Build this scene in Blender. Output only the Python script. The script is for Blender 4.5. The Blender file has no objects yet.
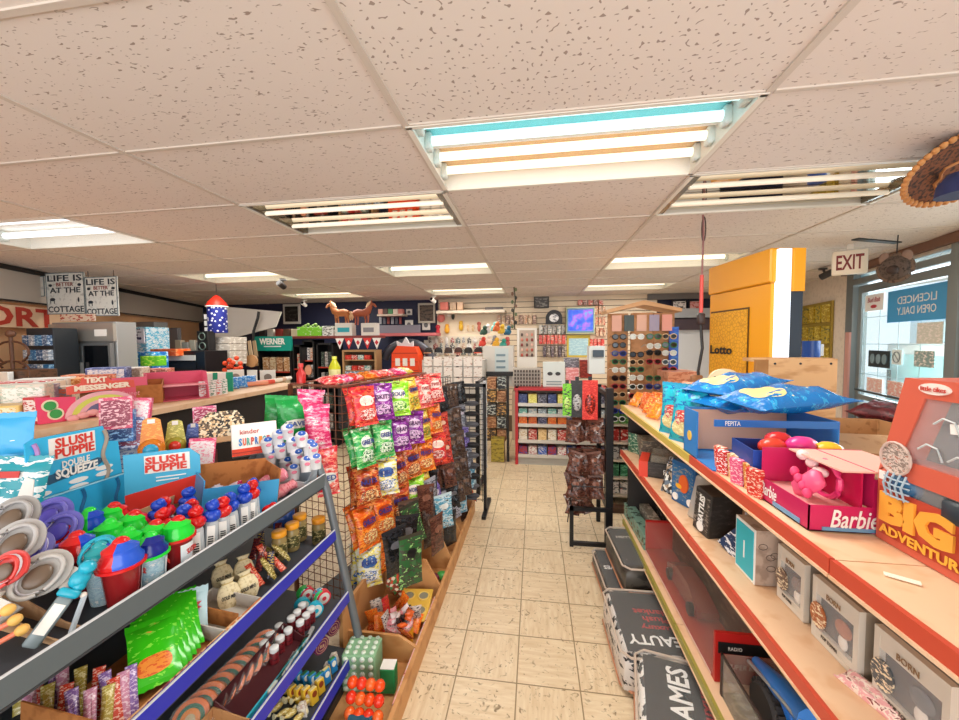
import bpy, math, random
from mathutils import Vector, Matrix, Euler
S = bpy.context.scene
COL = S.collection
PI = math.pi
random.seed(7)

# ------------------------------------------------------------ camera
F, YAW, PITCH, ROLL, CH = 377.5, .1458, -.0487, -.0084, 1.68
def ray(u, v):
    a = (u-479.5)/F; b = (v-360)/F
    cr, sr = math.cos(ROLL), math.sin(ROLL)
    X = cr*a+sr*b; Y = -sr*a+cr*b
    cp, sp = math.cos(PITCH), math.sin(PITCH)
    uu = -Y; yc = cp-sp*uu; z = sp+cp*uu
    c, s = math.cos(YAW), math.sin(YAW)
    return Vector((c*X-s*yc, s*X+c*yc, z))
def at(u, v, x=None, y=None, z=None):
    """world point seen at photograph pixel (u, v) on the plane x=, y= or z="""
    r = ray(u, v)
    t = x/r.x if x is not None else (y/r.y if y is not None else (z-CH)/r.z)
    return Vector((0, 0, CH))+r*t
cam = bpy.data.cameras.new('camera'); co = bpy.data.objects.new('camera', cam); COL.objects.link(co)
fw = ray(479.5, 360).normalized(); rt = (ray(480.5, 360)-ray(479.5, 360)).normalized(); up = rt.cross(fw)
co.matrix_world = Matrix(((rt.x, up.x, -fw.x, 0), (rt.y, up.y, -fw.y, 0), (rt.z, up.z, -fw.z, CH), (0, 0, 0, 1)))
cam.sensor_width = 36; cam.lens = F/959*36; cam.clip_start = .02
S.camera = co

# ------------------------------------------------------------ world, daylight, exposure
w = bpy.data.worlds.new('sky'); S.world = w; w.use_nodes = True
bg = w.node_tree.nodes['Background']; bg.inputs[0].default_value = (.80, .92, 1, 1); bg.inputs[1].default_value = 1.5
def area(name, loc, rot, sx, sy, power, col):
    l = bpy.data.lights.new(name, 'AREA'); l.shape = 'RECTANGLE'; l.size = sx; l.size_y = sy; l.energy = power; l.color = col
    o = bpy.data.objects.new(name, l); COL.objects.link(o); o.location = loc; o.rotation_euler = rot
    return o
area('added_front_fill', (0, -1.9, 1.5), (PI/2, 0, 0), 6.5, 2.2, 175, (1, .95, .92))  # unseen area lamp added behind the camera for flat frontal light; no storefront modelled
area('door_daylight', (4.9, 4.2, 1.6), (PI/2, 0, PI/2+.24), 3.4, 2.1, 260, (.78, .92, 1))
S.view_settings.view_transform = 'Standard'; S.view_settings.look = 'None'
S.view_settings.gamma = 1; S.view_settings.use_curve_mapping = False
S.view_settings.exposure = -0.25

# ------------------------------------------------------------ materials
MC = {}
def hexc(h):
    if not isinstance(h, str): return tuple(h)+(1,)
    c = [int(h[i:i+2], 16)/255 for i in (0, 2, 4)]
    return tuple((x/12.92 if x <= .04045 else ((x+.055)/1.055)**2.4) for x in c)+(1,)
def newmat(key):
    m = bpy.data.materials.new(key.split('|')[0]); m.use_nodes = True
    return m, m.node_tree, m.node_tree.nodes['Principled BSDF']
def flat(h, rough=.5, metal=0, spec=.5):
    k = f'paint_{h}|{rough}|{metal}|{spec}'
    if k in MC: return MC[k]
    m, t, b = newmat(k); b.inputs['Base Color'].default_value = hexc(h); b.inputs['Roughness'].default_value = rough
    b.inputs['Metallic'].default_value = metal; b.inputs['Specular IOR Level'].default_value = spec
    MC[k] = m; return m
def emit(h, s, key='lamp'):
    k = f'{key}_{h}|{s}'
    if k in MC: return MC[k]
    m, t, b = newmat(k); b.inputs['Base Color'].default_value = hexc(h)
    b.inputs['Emission Color'].default_value = hexc(h); b.inputs['Emission Strength'].default_value = s
    MC[k] = m; return m
def clear(h='ffffff', a=.25, rough=.08):
    k = f'clear_{h}|{a}|{rough}'
    if k in MC: return MC[k]
    m, t, b = newmat(k); b.inputs['Base Color'].default_value = hexc(h); b.inputs['Roughness'].default_value = rough
    b.inputs['Alpha'].default_value = a; MC[k] = m; return m
def ramp(t, fac, cols, const=True, pos=None):
    r = t.nodes.new('ShaderNodeValToRGB'); cr = r.color_ramp
    cr.interpolation = 'CONSTANT' if const else 'LINEAR'
    n = len(cols); pos = pos or [i/n if const else i/max(1, n-1) for i in range(n)]
    while len(cr.elements) < n: cr.elements.new(.5)
    for i in range(n): cr.elements[i].position = pos[i]
    for i in range(n): cr.elements[i].color = hexc(cols[i])
    t.links.new(fac, r.inputs[0]); return r.outputs[0]
def coords(t, scale, rnd=True, kind='Object'):
    tc = t.nodes.new('ShaderNodeTexCoord'); mp = t.nodes.new('ShaderNodeMapping')
    mp.inputs['Scale'].default_value = scale if isinstance(scale, tuple) else (scale,)*3
    t.links.new(tc.outputs[kind], mp.inputs[0])
    if rnd:
        oi = t.nodes.new('ShaderNodeObjectInfo'); ml = t.nodes.new('ShaderNodeMath'); ml.operation = 'MULTIPLY'; ml.inputs[1].default_value = 9
        t.links.new(oi.outputs['Random'], ml.inputs[0]); t.links.new(ml.outputs[0], mp.inputs['Location'])
    return mp.outputs[0]
def pr(cols, scale=22, rough=.35, rnd=False, seed=0, pos=None, bump=0, metal=0, aniso=True):
    """printed wrapper: patches of the printed colours"""
    k = f'print_{"_".join(cols)}|{scale}|{rough}|{rnd}|{seed}|{pos}|{bump}|{metal}'
    if k in MC: return MC[k]
    m, t, b = newmat(k); c = coords(t, (scale*1.5, scale*1.5, scale*3.4) if aniso else scale, rnd)
    n = t.nodes.new('ShaderNodeTexNoise'); n.noise_dimensions = '4D'; n.inputs['W'].default_value = seed*3.7
    n.inputs['Scale'].default_value = 1; n.inputs['Detail'].default_value = 3; n.inputs['Roughness'].default_value = .6; n.inputs['Distortion'].default_value = .5
    t.links.new(c, n.inputs['Vector'])
    nn = len(cols)
    pos = pos or [0]+[.54+(.30*(i/(nn-1) - .5) if nn > 1 else 0) for i in range(1, nn)]
    t.links.new(ramp(t, n.outputs['Fac'], cols, True, pos), b.inputs['Base Color'])
    b.inputs['Roughness'].default_value = rough; b.inputs['Metallic'].default_value = metal
    if bump:
        bp = t.nodes.new('ShaderNodeBump'); bp.inputs['Strength'].default_value = bump; bp.inputs['Distance'].default_value = .01
        n2 = t.nodes.new('ShaderNodeTexNoise'); n2.inputs['Scale'].default_value = 30; n2.inputs['Distortion'].default_value = 1.5
        t.links.new(coords(t, 1, rnd), n2.inputs['Vector']); t.links.new(n2.outputs['Fac'], bp.inputs['Height']); t.links.new(bp.outputs[0], b.inputs['Normal'])
    MC[k] = m; return m
def voro(cols, scale=40, rough=.5, rnd=True, metal=0):
    k = f'mix_{"_".join(cols)}|{scale}|{rough}|{rnd}|{metal}'
    if k in MC: return MC[k]
    m, t, b = newmat(k); c = coords(t, scale, rnd)
    v = t.nodes.new('ShaderNodeTexVoronoi'); v.inputs['Scale'].default_value = 1; t.links.new(c, v.inputs['Vector'])
    sp = t.nodes.new('ShaderNodeSeparateColor'); t.links.new(v.outputs['Color'], sp.inputs[0])
    t.links.new(ramp(t, sp.outputs[0], cols), b.inputs['Base Color']); b.inputs['Roughness'].default_value = rough; b.inputs['Metallic'].default_value = metal
    MC[k] = m; return m
def speck(base, dark, scale=60, amt=.5, rough=.8, kind='Object', stretch=(1, 1, 1)):
    k = f'speck_{base}_{dark}|{scale}|{amt}|{stretch}'
    if k in MC: return MC[k]
    m, t, b = newmat(k); c = coords(t, tuple(scale*s for s in stretch), False, kind)
    n = t.nodes.new('ShaderNodeTexNoise'); n.inputs['Scale'].default_value = 1; n.inputs['Detail'].default_value = 2; t.links.new(c, n.inputs['Vector'])
    t.links.new(ramp(t, n.outputs['Fac'], [base, base, dark], False, [0, amt, min(1, amt+.15)]), b.inputs['Base Color'])
    b.inputs['Roughness'].default_value = rough; MC[k] = m; return m

CARD = speck('b98a5a', '9c6f43', 35, .55); CARDL = speck('c9a27a', 'b58a60', 30, .55)
SHELFW = speck('ecc7a2', 'e3b78e', 14, .5, .55); RED = flat('c84c34', .4); BLUE = flat('2a31b0', .35); GREY = flat('5a6468', .45)
BLACK = flat('141416', .45); WHITE = flat('f2f0ea', .5); CHROME = flat('c8ccd0', .15, 1); PLAST = clear('ffffff', .22, .06)

# ------------------------------------------------------------ mesh builder
class MB:
    def __init__(s): s.v = []; s.f = []; s.T = Matrix()
    def at(s, x=0, y=0, z=0, rx=0, ry=0, rz=0, sc=1):
        s.T = Matrix.Translation((x, y, z)) @ Euler((rx, ry, rz)).to_matrix().to_4x4() @ Matrix.Scale(sc, 4); return s
    def add(s, vs, fs):
        n = len(s.v); s.v += [s.T @ Vector(p) for p in vs]; s.f += [tuple(i+n for i in f) for f in fs]; return s
    def box(s, cx, cy, cz, sx, sy, sz, ch=0):
        x, y, z = sx/2, sy/2, sz/2
        if not ch:
            vs = [(cx+a*x, cy+b*y, cz+c*z) for c in (-1, 1) for b in (-1, 1) for a in (-1, 1)]
            return s.add(vs, [(0, 2, 3, 1), (4, 5, 7, 6), (0, 1, 5, 4), (2, 6, 7, 3), (0, 4, 6, 2), (1, 3, 7, 5)])
        ring = lambda zz, i: [(cx+a, cy+b, zz) for a, b in ((-x+ch, -y+i), (x-ch, -y+i), (x-i, -y+ch), (x-i, y-ch), (x-ch, y-i), (-x+ch, y-i), (-x+i, y-ch), (-x+i, -y+ch))]
        return s.loft([ring(cz-z, ch), ring(cz-z+ch, 0), ring(cz+z-ch, 0), ring(cz+z, ch)])
    def bx(s, x0, x1, y0, y1, z0, z1, ch=0): return s.box((x0+x1)/2, (y0+y1)/2, (z0+z1)/2, abs(x1-x0), abs(y1-y0), abs(z1-z0), ch)
    def loft(s, rings, cap=True, close=True):
        n = len(rings[0]); vs = [p for r in rings for p in r]; fs = []
        for i in range(len(rings)-1):
            for j in range(n if close else n-1):
                a, b = i*n+j, i*n+(j+1) % n; fs.append((a, b, b+n, a+n))
        if cap: fs += [tuple(range(n-1, -1, -1)), tuple(range((len(rings)-1)*n, len(rings)*n))]
        return s.add(vs, fs)
    def lathe(s, prof, seg=16, sx=1, sy=1):
        return s.loft([[(r*sx*math.cos(2*PI*k/seg), r*sy*math.sin(2*PI*k/seg), z) for k in range(seg)] for r, z in prof])
    def cyl(s, x, y, z0, z1, r, seg=14, r2=None):
        r2 = r if r2 is None else r2
        return s.loft([[(x+q*math.cos(2*PI*k/seg), y+q*math.sin(2*PI*k/seg), z) for k in range(seg)] for q, z in ((r, z0), (r2, z1))])
    def ball(s, x, y, z, r, sx=1, sy=1, sz=1, seg=12, n=7):
        rings = []
        for i in range(n+1):
            a = -PI/2+PI*i/n; q = max(1e-4, r*math.cos(a))
            rings.append([(x+q*sx*math.cos(2*PI*k/seg), y+q*sy*math.sin(2*PI*k/seg), z+r*sz*math.sin(a)) for k in range(seg)])
        return s.loft(rings)
    def tube(s, pts, r, seg=6, closed=False):
        pts = [Vector(p) for p in pts]; rings = []; N = len(pts)
        for i, p in enumerate(pts):
            d = (pts[(i+1) % N if closed else min(i+1, N-1)]-pts[(i-1) % N if closed else max(i-1, 0)])
            d = d.normalized() if d.length > 1e-9 else Vector((0, 0, 1))
            a = Vector((0, 0, 1)) if abs(d.z) < .9 else Vector((1, 0, 0))
            u = d.cross(a).normalized(); w_ = d.cross(u)
            rr = r[i] if isinstance(r, (list, tuple)) else r
            rings.append([tuple(p+u*rr*math.cos(2*PI*k/seg)+w_*rr*math.sin(2*PI*k/seg)) for k in range(seg)])
        if closed: rings.append(rings[0])
        return s.loft(rings, cap=not closed)
    def ext(s, pts, y0, y1):
        """polygon in the x-z plane given thickness along y"""
        return s.loft([[(x, y0, z) for x, z in pts], [(x, y1, z) for x, z in pts]])
    def frame(s, x0, x1, z0, z1, wd, y0, y1):
        s.bx(x0, x1, y0, y1, z0, z0+wd); s.bx(x0, x1, y0, y1, z1-wd, z1); s.bx(x0, x0+wd, y0, y1, z0+wd, z1-wd); return s.bx(x1-wd, x1, y0, y1, z0+wd, z1-wd)
    def ell(s, cx, cz, rx, rz, y0, y1, seg=20): return s.ext([(cx+rx*math.cos(2*PI*k/seg), cz+rz*math.sin(2*PI*k/seg)) for k in range(seg)], y0, y1)
def mesh(name, mb, mat, smooth=False):
    me = bpy.data.meshes.new(name); me.from_pydata([tuple(p) for p in mb.v], [], mb.f); me.update()
    if smooth:
        me.polygons.foreach_set('use_smooth', [True]*len(me.polygons))
        try: me.set_sharp_from_angle(angle=.8)
        except Exception: pass
    if mat: me.materials.append(mat)
    return me
def part(name, mb, mat, parent=None, smooth=True, label=None, loc=None, rot=None):
    import bmesh
    me = mesh(name, mb, mat, smooth); bm = bmesh.new(); bm.from_mesh(me); bmesh.ops.recalc_face_normals(bm, faces=bm.faces); bm.to_mesh(me); bm.free()
    o = bpy.data.objects.new(name, me); COL.objects.link(o)
    if parent: o.parent = parent
    if loc is not None: o.location = loc
    if rot is not None: o.rotation_euler = rot
    if label: o['label'] = label
    return o
def tag(o, label, cat, group=None):
    o['label'] = label; o['category'] = cat
    if group: o['group'] = group
    return o
def thing(name, label, cat, loc=(0, 0, 0), rz=0, group=None, rot=None):
    o = bpy.data.objects.new(name, None); COL.objects.link(o); o.empty_display_size = .05
    o.location = loc; o.rotation_euler = rot if rot is not None else (0, 0, rz)
    return tag(o, label, cat, group)
def solo(name, mb, mat, label, cat, loc=(0, 0, 0), rz=0, group=None, smooth=True, rot=None):
    o = part(name, mb, mat, None, smooth); o.location = loc; o.rotation_euler = rot if rot is not None else (0, 0, rz)
    return tag(o, label, cat, group)
def struct(name, mb, mat, smooth=False, parent=None):
    o = part(name, mb, mat, parent, smooth)
    if not parent: o['kind'] = 'structure'
    return o
def move(o, loc=None, rz=None, rot=None, label=None, group=None, sc=None):
    if loc is not None: o.location = loc
    if rz is not None: o.rotation_euler = (0, 0, rz)
    if rot is not None: o.rotation_euler = rot
    if label: o['label'] = label
    if group: o['group'] = group
    if sc is not None: o.scale = (sc, sc, sc) if not isinstance(sc, tuple) else sc
    return o
def dup(root, **k):
    kids = [c for c in root.children]
    r = root.copy(); COL.objects.link(r); move(r, **k)
    for ch in kids:
        c = ch.copy(); COL.objects.link(c); c.parent = r
        for g_ in list(ch.children):
            d = g_.copy(); COL.objects.link(d); d.parent = c
    return r
TC = {}
def text(s, wd, ht, mat, parent, loc, rot=(PI/2, 0, 0), ext=.0006, name='lettering', shear=0, bold=0):
    """lettering facing local -y by default, centred on loc, fitted to wd x ht"""
    k = (s, round(wd, 4), round(ht, 4), ext, shear, bold, mat.name)
    if k not in TC:
        c = bpy.data.curves.new(name, 'FONT'); c.body = s; c.resolution_u = 2; c.align_x = 'CENTER'; c.shear = shear; c.offset = bold; c.space_line = .8
        o = bpy.data.objects.new(name, c); COL.objects.link(o); bpy.context.view_layer.update()
        me = bpy.data.meshes.new_from_object(o.evaluated_get(bpy.context.evaluated_depsgraph_get()))
        bpy.data.objects.remove(o)
        xs = [v.co.x for v in me.vertices] or [0, 1]; ys = [v.co.y for v in me.vertices] or [0, 1]
        x0, x1, y0, y1 = min(xs), max(xs), min(ys), max(ys)
        base = [((v.co.x-(x0+x1)/2)/(x1-x0)*wd, (v.co.y-(y0+y1)/2)/(y1-y0)*ht) for v in me.vertices]
        vs = [(x, y, ext) for x, y in base]; fs = [tuple(p.vertices) for p in me.polygons]
        ed = {}
        for p in me.polygons:
            for e in p.edge_keys: ed[e] = ed.get(e, 0)+1
        n = len(vs); vs += [(x, y, -ext) for x, y in base]
        fs += [(a, b, b+n, a+n) for (a, b), q in ed.items() if q == 1]
        m2 = bpy.data.meshes.new(name); m2.from_pydata(vs, [], fs); m2.update(); m2.materials.append(mat); bpy.data.meshes.remove(me)
        TC[k] = m2
    o = bpy.data.objects.new(name, TC[k]); COL.objects.link(o); o.location = loc; o.rotation_euler = rot
    if parent: o.parent = parent
    return o
ORD = ['first', 'second', 'third', 'fourth', 'fifth', 'sixth', 'seventh', 'eighth', 'ninth', 'tenth', 'eleventh', 'twelfth', 'thirteenth', 'fourteenth', 'fifteenth', 'sixteenth', 'seventeenth', 'eighteenth']
# ============================================================ THE ROOM
CZ = 2.48
GX, GY = -.4707, 1.3817        # ceiling grid origin, panels 1.2192 x .6096
LIGHTS = {(0, 0), (-1, 1), (1, 1), (-3, 1), (-1, 4), (1, 4), (-3, 4), (-1, 7), (1, 7), (-3, 7)}
# floor: twelve-inch vinyl tiles whose streaks alternate direction
m, t, b = newmat('vinyl_floor_tile'); L = t.links
tc = t.nodes.new('ShaderNodeTexCoord'); mp = t.nodes.new('ShaderNodeMapping'); mp.inputs['Location'].default_value = (.0904/.3048, -(1.7828/.3048), 0); mp.inputs['Scale'].default_value = (1/.3048, 1/.3048, 1)
L.new(tc.outputs['Object'], mp.inputs[0])
def streak(sc, seed):
    mm = t.nodes.new('ShaderNodeMapping'); mm.inputs['Scale'].default_value = sc; mm.inputs['Location'].default_value = (seed, seed, 0); L.new(mp.outputs[0], mm.inputs[0])
    n = t.nodes.new('ShaderNodeTexNoise'); n.inputs['Scale'].default_value = 1; n.inputs['Detail'].default_value = 3; n.inputs['Roughness'].default_value = .6; L.new(mm.outputs[0], n.inputs['Vector'])
    return n.outputs['Fac']
ck = t.nodes.new('ShaderNodeTexChecker'); ck.inputs['Scale'].default_value = 1; ck.inputs[1].default_value = (0, 0, 0, 1); ck.inputs[2].default_value = (1, 1, 1, 1); L.new(mp.outputs[0], ck.inputs[0])
mx = t.nodes.new('ShaderNodeMix'); L.new(ck.outputs['Fac'], mx.inputs[0]); L.new(streak((2, 14, 1), 3), mx.inputs[2]); L.new(streak((14, 2, 1), 9), mx.inputs[3])
colr = ramp(t, mx.outputs[0], ['d2b994', 'dfcaa8', 'e8d7b8'], False, [.28, .5, .7])
br = t.nodes.new('ShaderNodeTexBrick'); br.offset = 0; br.inputs['Scale'].default_value = 1; br.inputs['Mortar Size'].default_value = .011; br.inputs['Brick Width'].default_value = 1; br.inputs['Row Height'].default_value = 1
L.new(mp.outputs[0], br.inputs['Vector'])
wr_ = t.nodes.new('ShaderNodeTexNoise'); wr_.inputs['Scale'].default_value = 1.5; wr_.inputs['Detail'].default_value = 5; L.new(mp.outputs[0], wr_.inputs['Vector'])
sc_ = t.nodes.new('ShaderNodeTexNoise'); sc_.inputs['Scale'].default_value = 7; sc_.inputs['Detail'].default_value = 4; sc_.inputs['Distortion'].default_value = 2; L.new(mp.outputs[0], sc_.inputs['Vector'])
def mixc(fac, a, bcol):
    q = t.nodes.new('ShaderNodeMix'); q.data_type = 'RGBA'; L.new(fac, q.inputs[0]); L.new(a, q.inputs[6]); q.inputs[7].default_value = hexc(bcol); return q.outputs[2]
dirt = ramp(t, sc_.outputs['Fac'], ['000000', '000000', 'ffffff'], False, [0, .60, .70])
c1 = mixc(dirt, colr, '8a7556'); c2 = mixc(ramp(t, wr_.outputs['Fac'], ['000000', '666666'], False, [.45, .9]), c1, 'b59c74')
L.new(mixc(br.outputs['Fac'], c2, '8f7a58'), b.inputs['Base Color']); b.inputs['Roughness'].default_value = .38
FLOOR = m
struct('floor', MB().bx(-8, 5.2, -2.6, 8.4, -.1, 0), FLOOR)
# ceiling: fissured mineral fibre panels, open where the light fittings sit
m, t, b = newmat('fissured_ceiling_panel'); L = t.links
c = coords(t, (50, 105, 1), False); n = t.nodes.new('ShaderNodeTexNoise'); n.inputs['Scale'].default_value = 1; n.inputs['Detail'].default_value = 1; n.inputs['Distortion'].default_value = .6; L.new(c, n.inputs['Vector'])
L.new(ramp(t, n.outputs['Fac'], ['e2d8d0', 'e2d8d0', '9c8c80'], False, [0, .665, .71]), b.inputs['Base Color']); b.inputs['Roughness'].default_value = .9
CEIL = m
m, t, b = newmat('pinhole_ceiling_panel'); L = t.links
c = coords(t, 75, False); n = t.nodes.new('ShaderNodeTexNoise'); n.inputs['Scale'].default_value = 1; n.inputs['Detail'].default_value = 0; L.new(c, n.inputs['Vector'])
L.new(ramp(t, n.outputs['Fac'], ['e4dbd3', 'e4dbd3', 'a3948a'], False, [0, .70, .73]), b.inputs['Base Color']); b.inputs['Roughness'].default_value = .9
CEIL2 = m
mb, mb2 = MB(), MB()
for j in range(-7, 12):
    for k in range(-7, 5):
        if (k, j) in LIGHTS: continue
        x0, y0 = GX+1.2192*k, GY+.6096*j
        (mb2 if (k >= 0 and j <= 0) and k == 0 else mb).bx(x0+.004, x0+1.215, y0+.004, y0+.605, CZ, CZ+.015)
cl = struct('ceiling', mb, CEIL); struct('ceiling_panels', mb2, CEIL2, parent=cl)
mb = MB()
for k in range(-7, 6): mb.box(GX+1.2192*k, 2, CZ-.002, .024, 13.4, .008)
for j in range(-7, 13):
    for k in range(-7, 5): mb.box(GX+1.2192*(k+.5), GY+.6096*j, CZ-.002, 1.19, .018, .0072)
struct('trim_1', mb, flat('cfc4b8', .6))
# back wall: dark navy board on the left, cream slatwall on the right
mb = MB().bx(-8, -1.82, 7.0, 7.1, 0, 2.6)
mb.bx(-8, 5.2, 7.1, 7.2, 0, 2.7)
struct('wall_back', mb, flat('1c2140', .6))
mb = MB()
z = .3
while z < 2.47:
    mb.bx(-1.80, 2.1, 6.985, 7.0, z+.006, z+.094); z += .1
mb2 = MB().bx(-1.82, 2.12, 7.0, 7.1, 0, 2.55)
ws = struct('wall_slatted', mb, flat('e6d3b8', .55)); struct('backing', mb2, flat('6a5846', .7), parent=ws)
# skewed left wall, cream paint over peach
d = Vector((-.43, 1, 0)).normalized(); aL = math.atan2(-.43, 1)
def leftwall(s, z, off=0):        # s metres along the wall from its near end, off = out into the room
    p = Vector((-3.95, 0, z))+d*s; return p+Vector((d.y, -d.x, 0))*off
mb = MB(); mb.T = Matrix.Translation((-3.95, 0, 0)) @ Matrix.Rotation(-math.atan2(d.x, d.y), 4, 'Z')
mb.bx(-.12, 0, -1, 8.4, 0, 2.12); struct('wall_left', mb, flat('eeb98a', .8))
mb = MB(); mb.T = Matrix.Translation((-3.95, 0, 0)) @ Matrix.Rotation(-math.atan2(d.x, d.y), 4, 'Z')
mb.bx(-.12, .10, -1, 8.0, 2.12, 2.5); struct('wall_left_soffit', mb, flat('c9bcae', .8))['kind'] = 'structure'
mb = MB(); mb.T = Matrix.Translation((-3.95, 0, 0)) @ Matrix.Rotation(-math.atan2(d.x, d.y), 4, 'Z')
mb.bx(.10, .125, -1, 7.9, 2.43, 2.475); mb.bx(.10, .12, -1, 7.9, 2.12, 2.135); struct('trim_2', mb, flat('2b2622', .7))
# skewed right wall: plane through (3.19,3.40) and (3.90,6.29)
e = Vector((.71, 2.89, 0)).normalized(); W0 = Vector((3.19, 3.40, 0)); nR = Vector((-e.y, e.x, 0))
RW = Matrix.Translation(W0) @ Matrix.Rotation(math.atan2(e.y, e.x)-PI, 4, 'Z')   # local x runs towards the camera, local -y into the room... 
def rw(u, v, off=0):              # point seen at pixel on the right wall plane
    r = ray(u, v); o = Vector((0, 0, CH)); P0 = W0+nR*off
    t_ = (P0-o).dot(nR)/r.dot(nR); return o+r*t_
def rs(u, v):                     # same, as wall coordinates (s along wall away from camera, z)
    p = rw(u, v); return (p-W0).dot(e), p.z
def rwmb():
    q = MB(); q.T = Matrix(((e.x, -nR.x, 0, W0.x), (e.y, -nR.y, 0, W0.y), (0, 0, 1, 0), (0, 0, 0, 1))); return q   # x along wall, y outwards, z up
def rwbox(s0, s1, z0, z1, y0=-.0, y1=.12, q=None):
    q = q or rwmb(); return q.bx(s0, s1, y0, y1, z0, z1)
sd0 = rs(955, 300)[0]; sd1 = rs(852, 300)[0]     # door opening near and far edge
ztop = 2.2
q = rwmb(); rwbox(sd1+.05, 4.2, 0, 2.6, 0, .15, q); rwbox(sd0-.05, sd1+.05, 2.38, 2.6, 0, .15, q); rwbox(-2.6, sd0-.05, 2.38, 2.6, 0, .15, q); rwbox(-2.6, sd0-.05, 0, .6, 0, .15, q)
struct('wall_right', q, speck('e2d6c6', 'd8ccbc', 20, .5))
# ------------------------------------------------------------ glass door, transom, frame
ALU = flat('8d9594', .4, .6)
q = rwmb()
for s0, s1, z0, z1 in ((1.42, 1.56, 0, 2.45), (-.06, .03, 0, 2.45), (.03, 1.42, 2.27, 2.33), (-.06, 1.56, 2.42, 2.47)): rwbox(s0, s1, z0, z1, -.03, .1, q)
fr = struct('door_frame', q, ALU); fr.name = 'door_1'
q = rwmb()
for s0, s1, z0, z1 in ((1.33, 1.40, .02, 2.25), (.05, .12, .02, 2.25), (.12, 1.33, 2.17, 2.25), (.12, 1.33, .02, .55), (.12, 1.33, 1.02, 1.07)): rwbox(s0, s1, z0, z1, .01, .055, q)
dl = struct('door_leaf', q, ALU, parent=fr)
q = rwmb(); rwbox(.12, 1.33, 1.07, 2.17, .03, .036, q); rwbox(.12, 1.33, .55, 1.02, .03, .036, q); struct('glass', q, clear('d8f2f6', .18, .02), parent=fr)
q = rwmb(); rwbox(.03, 1.42, 2.33, 2.42, .03, .036, q); struct('transom_glass', q, clear('a8d4e6', .5, .05), parent=fr)
q = rwmb(); q.tube([(.2, -.05, 1.13), (1.25, -.05, 1.13)], .012); q.tube([(.2, -.05, 1.13), (.2, .02, 1.13)], .01); q.tube([(1.25, -.05, 1.13), (1.25, .02, 1.13)], .01)
struct('push_bar', q, flat('6f7a7c', .3, .8), parent=fr)
q = rwmb()
for k in range(5): q.tube([(.12+.3*(k+.0), .025, 1.07), (.12+.3*k, .025, 2.0)], .003, 4)
for zz in (1.3, 1.62, 1.9): q.tube([(.12, .025, zz), (1.33, .025, zz)], .003, 4)
struct('glazing_bars', q, flat('9db4b8', .4), parent=fr)
q = rwmb(); rwbox(1.42, 1.5, .3, 1.75, -.05, -.03, q); struct('door_edge_plate', q, flat('cf9a8e', .5), parent=fr)
# shop window nearer than the door, seen at the frame edge
q = rwmb()
for s0, s1, z0, z1 in ((-2.6, -.06, .6, .66), (-2.6, -.06, 2.32, 2.38), (-.14, -.06, .66, 2.32), (-1.4, -1.33, .66, 2.32)): rwbox(s0, s1, z0, z1, 0, .09, q)
wn = struct('window_1', q, ALU); q = rwmb(); rwbox(-2.6, -.14, .66, 2.32, .04, .046, q); struct('glass', q, clear('d8f2f6', .15, .02), parent=wn)
q = rwmb(); rwbox(-2.6, 1.62, 2.4, 2.475, -.06, -.02, q); struct('trim_3', q, flat('7d5a48', .6))
# outside: pale lot, low kerb, building opposite
q = MB().bx(3.2, 22, -12, 22, -.15, -.05); struct('ground_outside', q, speck('e4ecec', 'c2cccd', 3, .5))['kind'] = 'structure'
q = MB().bx(17, 17.6, -2, 20, 0, 3.4)
bo = thing('storefront_building', 'pale building across the lot seen through the glass door', 'building', (0, 0, 0)); part('wall', q, flat('c8d2d4', .8), bo, False)
for k in range(5): part('window', MB().bx(16.95, 17.02, 3+3*k, 4.9+3*k, 1, 2.6), flat('5b7f8c', .2), bo, False)
fz = thing('ice_freezer', 'white ice chest standing outside the glass door', 'freezer', (5.6, 5.9, -.05), -.3)
part('cabinet', MB().box(0, 0, .85, .8, 1.6, 1.6, .03), flat('eef6f6', .4), fz)
part('door', MB().box(-.42, 0, 1.1, .04, 1.3, .8, .01), flat('9fe0e8', .3), fz); part('door_handle', MB().box(-.46, .55, 1.1, .03, .04, .3), BLACK, fz)
# signs on the door glass
def rwtag(name, s, z, wd, ht, mat, label, cat, y=.02, th=.004):
    q = MB().box(0, 0, 0, wd, th, ht); o = part(name, q, mat, None, False)
    o.matrix_world = Matrix(((-e.x, -nR.x, 0, 0), (-e.y, -nR.y, 0, 0), (0, 0, 1, 0), (0, 0, 0, 1)))
    o.location = W0+e*s-nR*y+Vector((0, 0, z))
    return tag(o, label, cat)
o = rwtag('window_sign', .49, 1.98, .80, .30, flat('3f9fd8', .4), 'blue rectangular sign on the door glass, its white letters reversed', 'sign')
text('LICENCED', .5, .07, WHITE, o, (0, -.004, .05)).scale = (-1, 1, 1)
text('OPEN DAILY', .5, .07, WHITE, o, (0, -.004, -.05)).scale = (-1, 1, 1)
o = rwtag('paper_notice', 1.12, 2.05, .32, .17, flat('f4f4f2', .5), 'white notice with red writing high on the door glass', 'notice')
text('Bud Bait', .22, .05, flat('b03040'), o, (0, -.004, .03), (PI/2, 0, 0), shear=.2); part('emblem', MB().ell(0, -.04, .05, .018, -.006, -.002), flat('c02838'), o, False)
o = rwtag('sticker_panel', 1.0, 1.47, .36, .17, flat('16282c', .4), 'black sticker panel with three round dials on the door', 'sticker')
for k in (-1, 0, 1): part('dial', MB().ell(k*.1, .0, .038, .05, -.008, -.002), flat('7e98a0'), o, False)
o = rwtag('no_smoking_sticker', .72, 1.5, .14, .14, flat('e6f4f4', .5), 'small square no-entry sticker beside the black panel', 'sticker')
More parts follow.
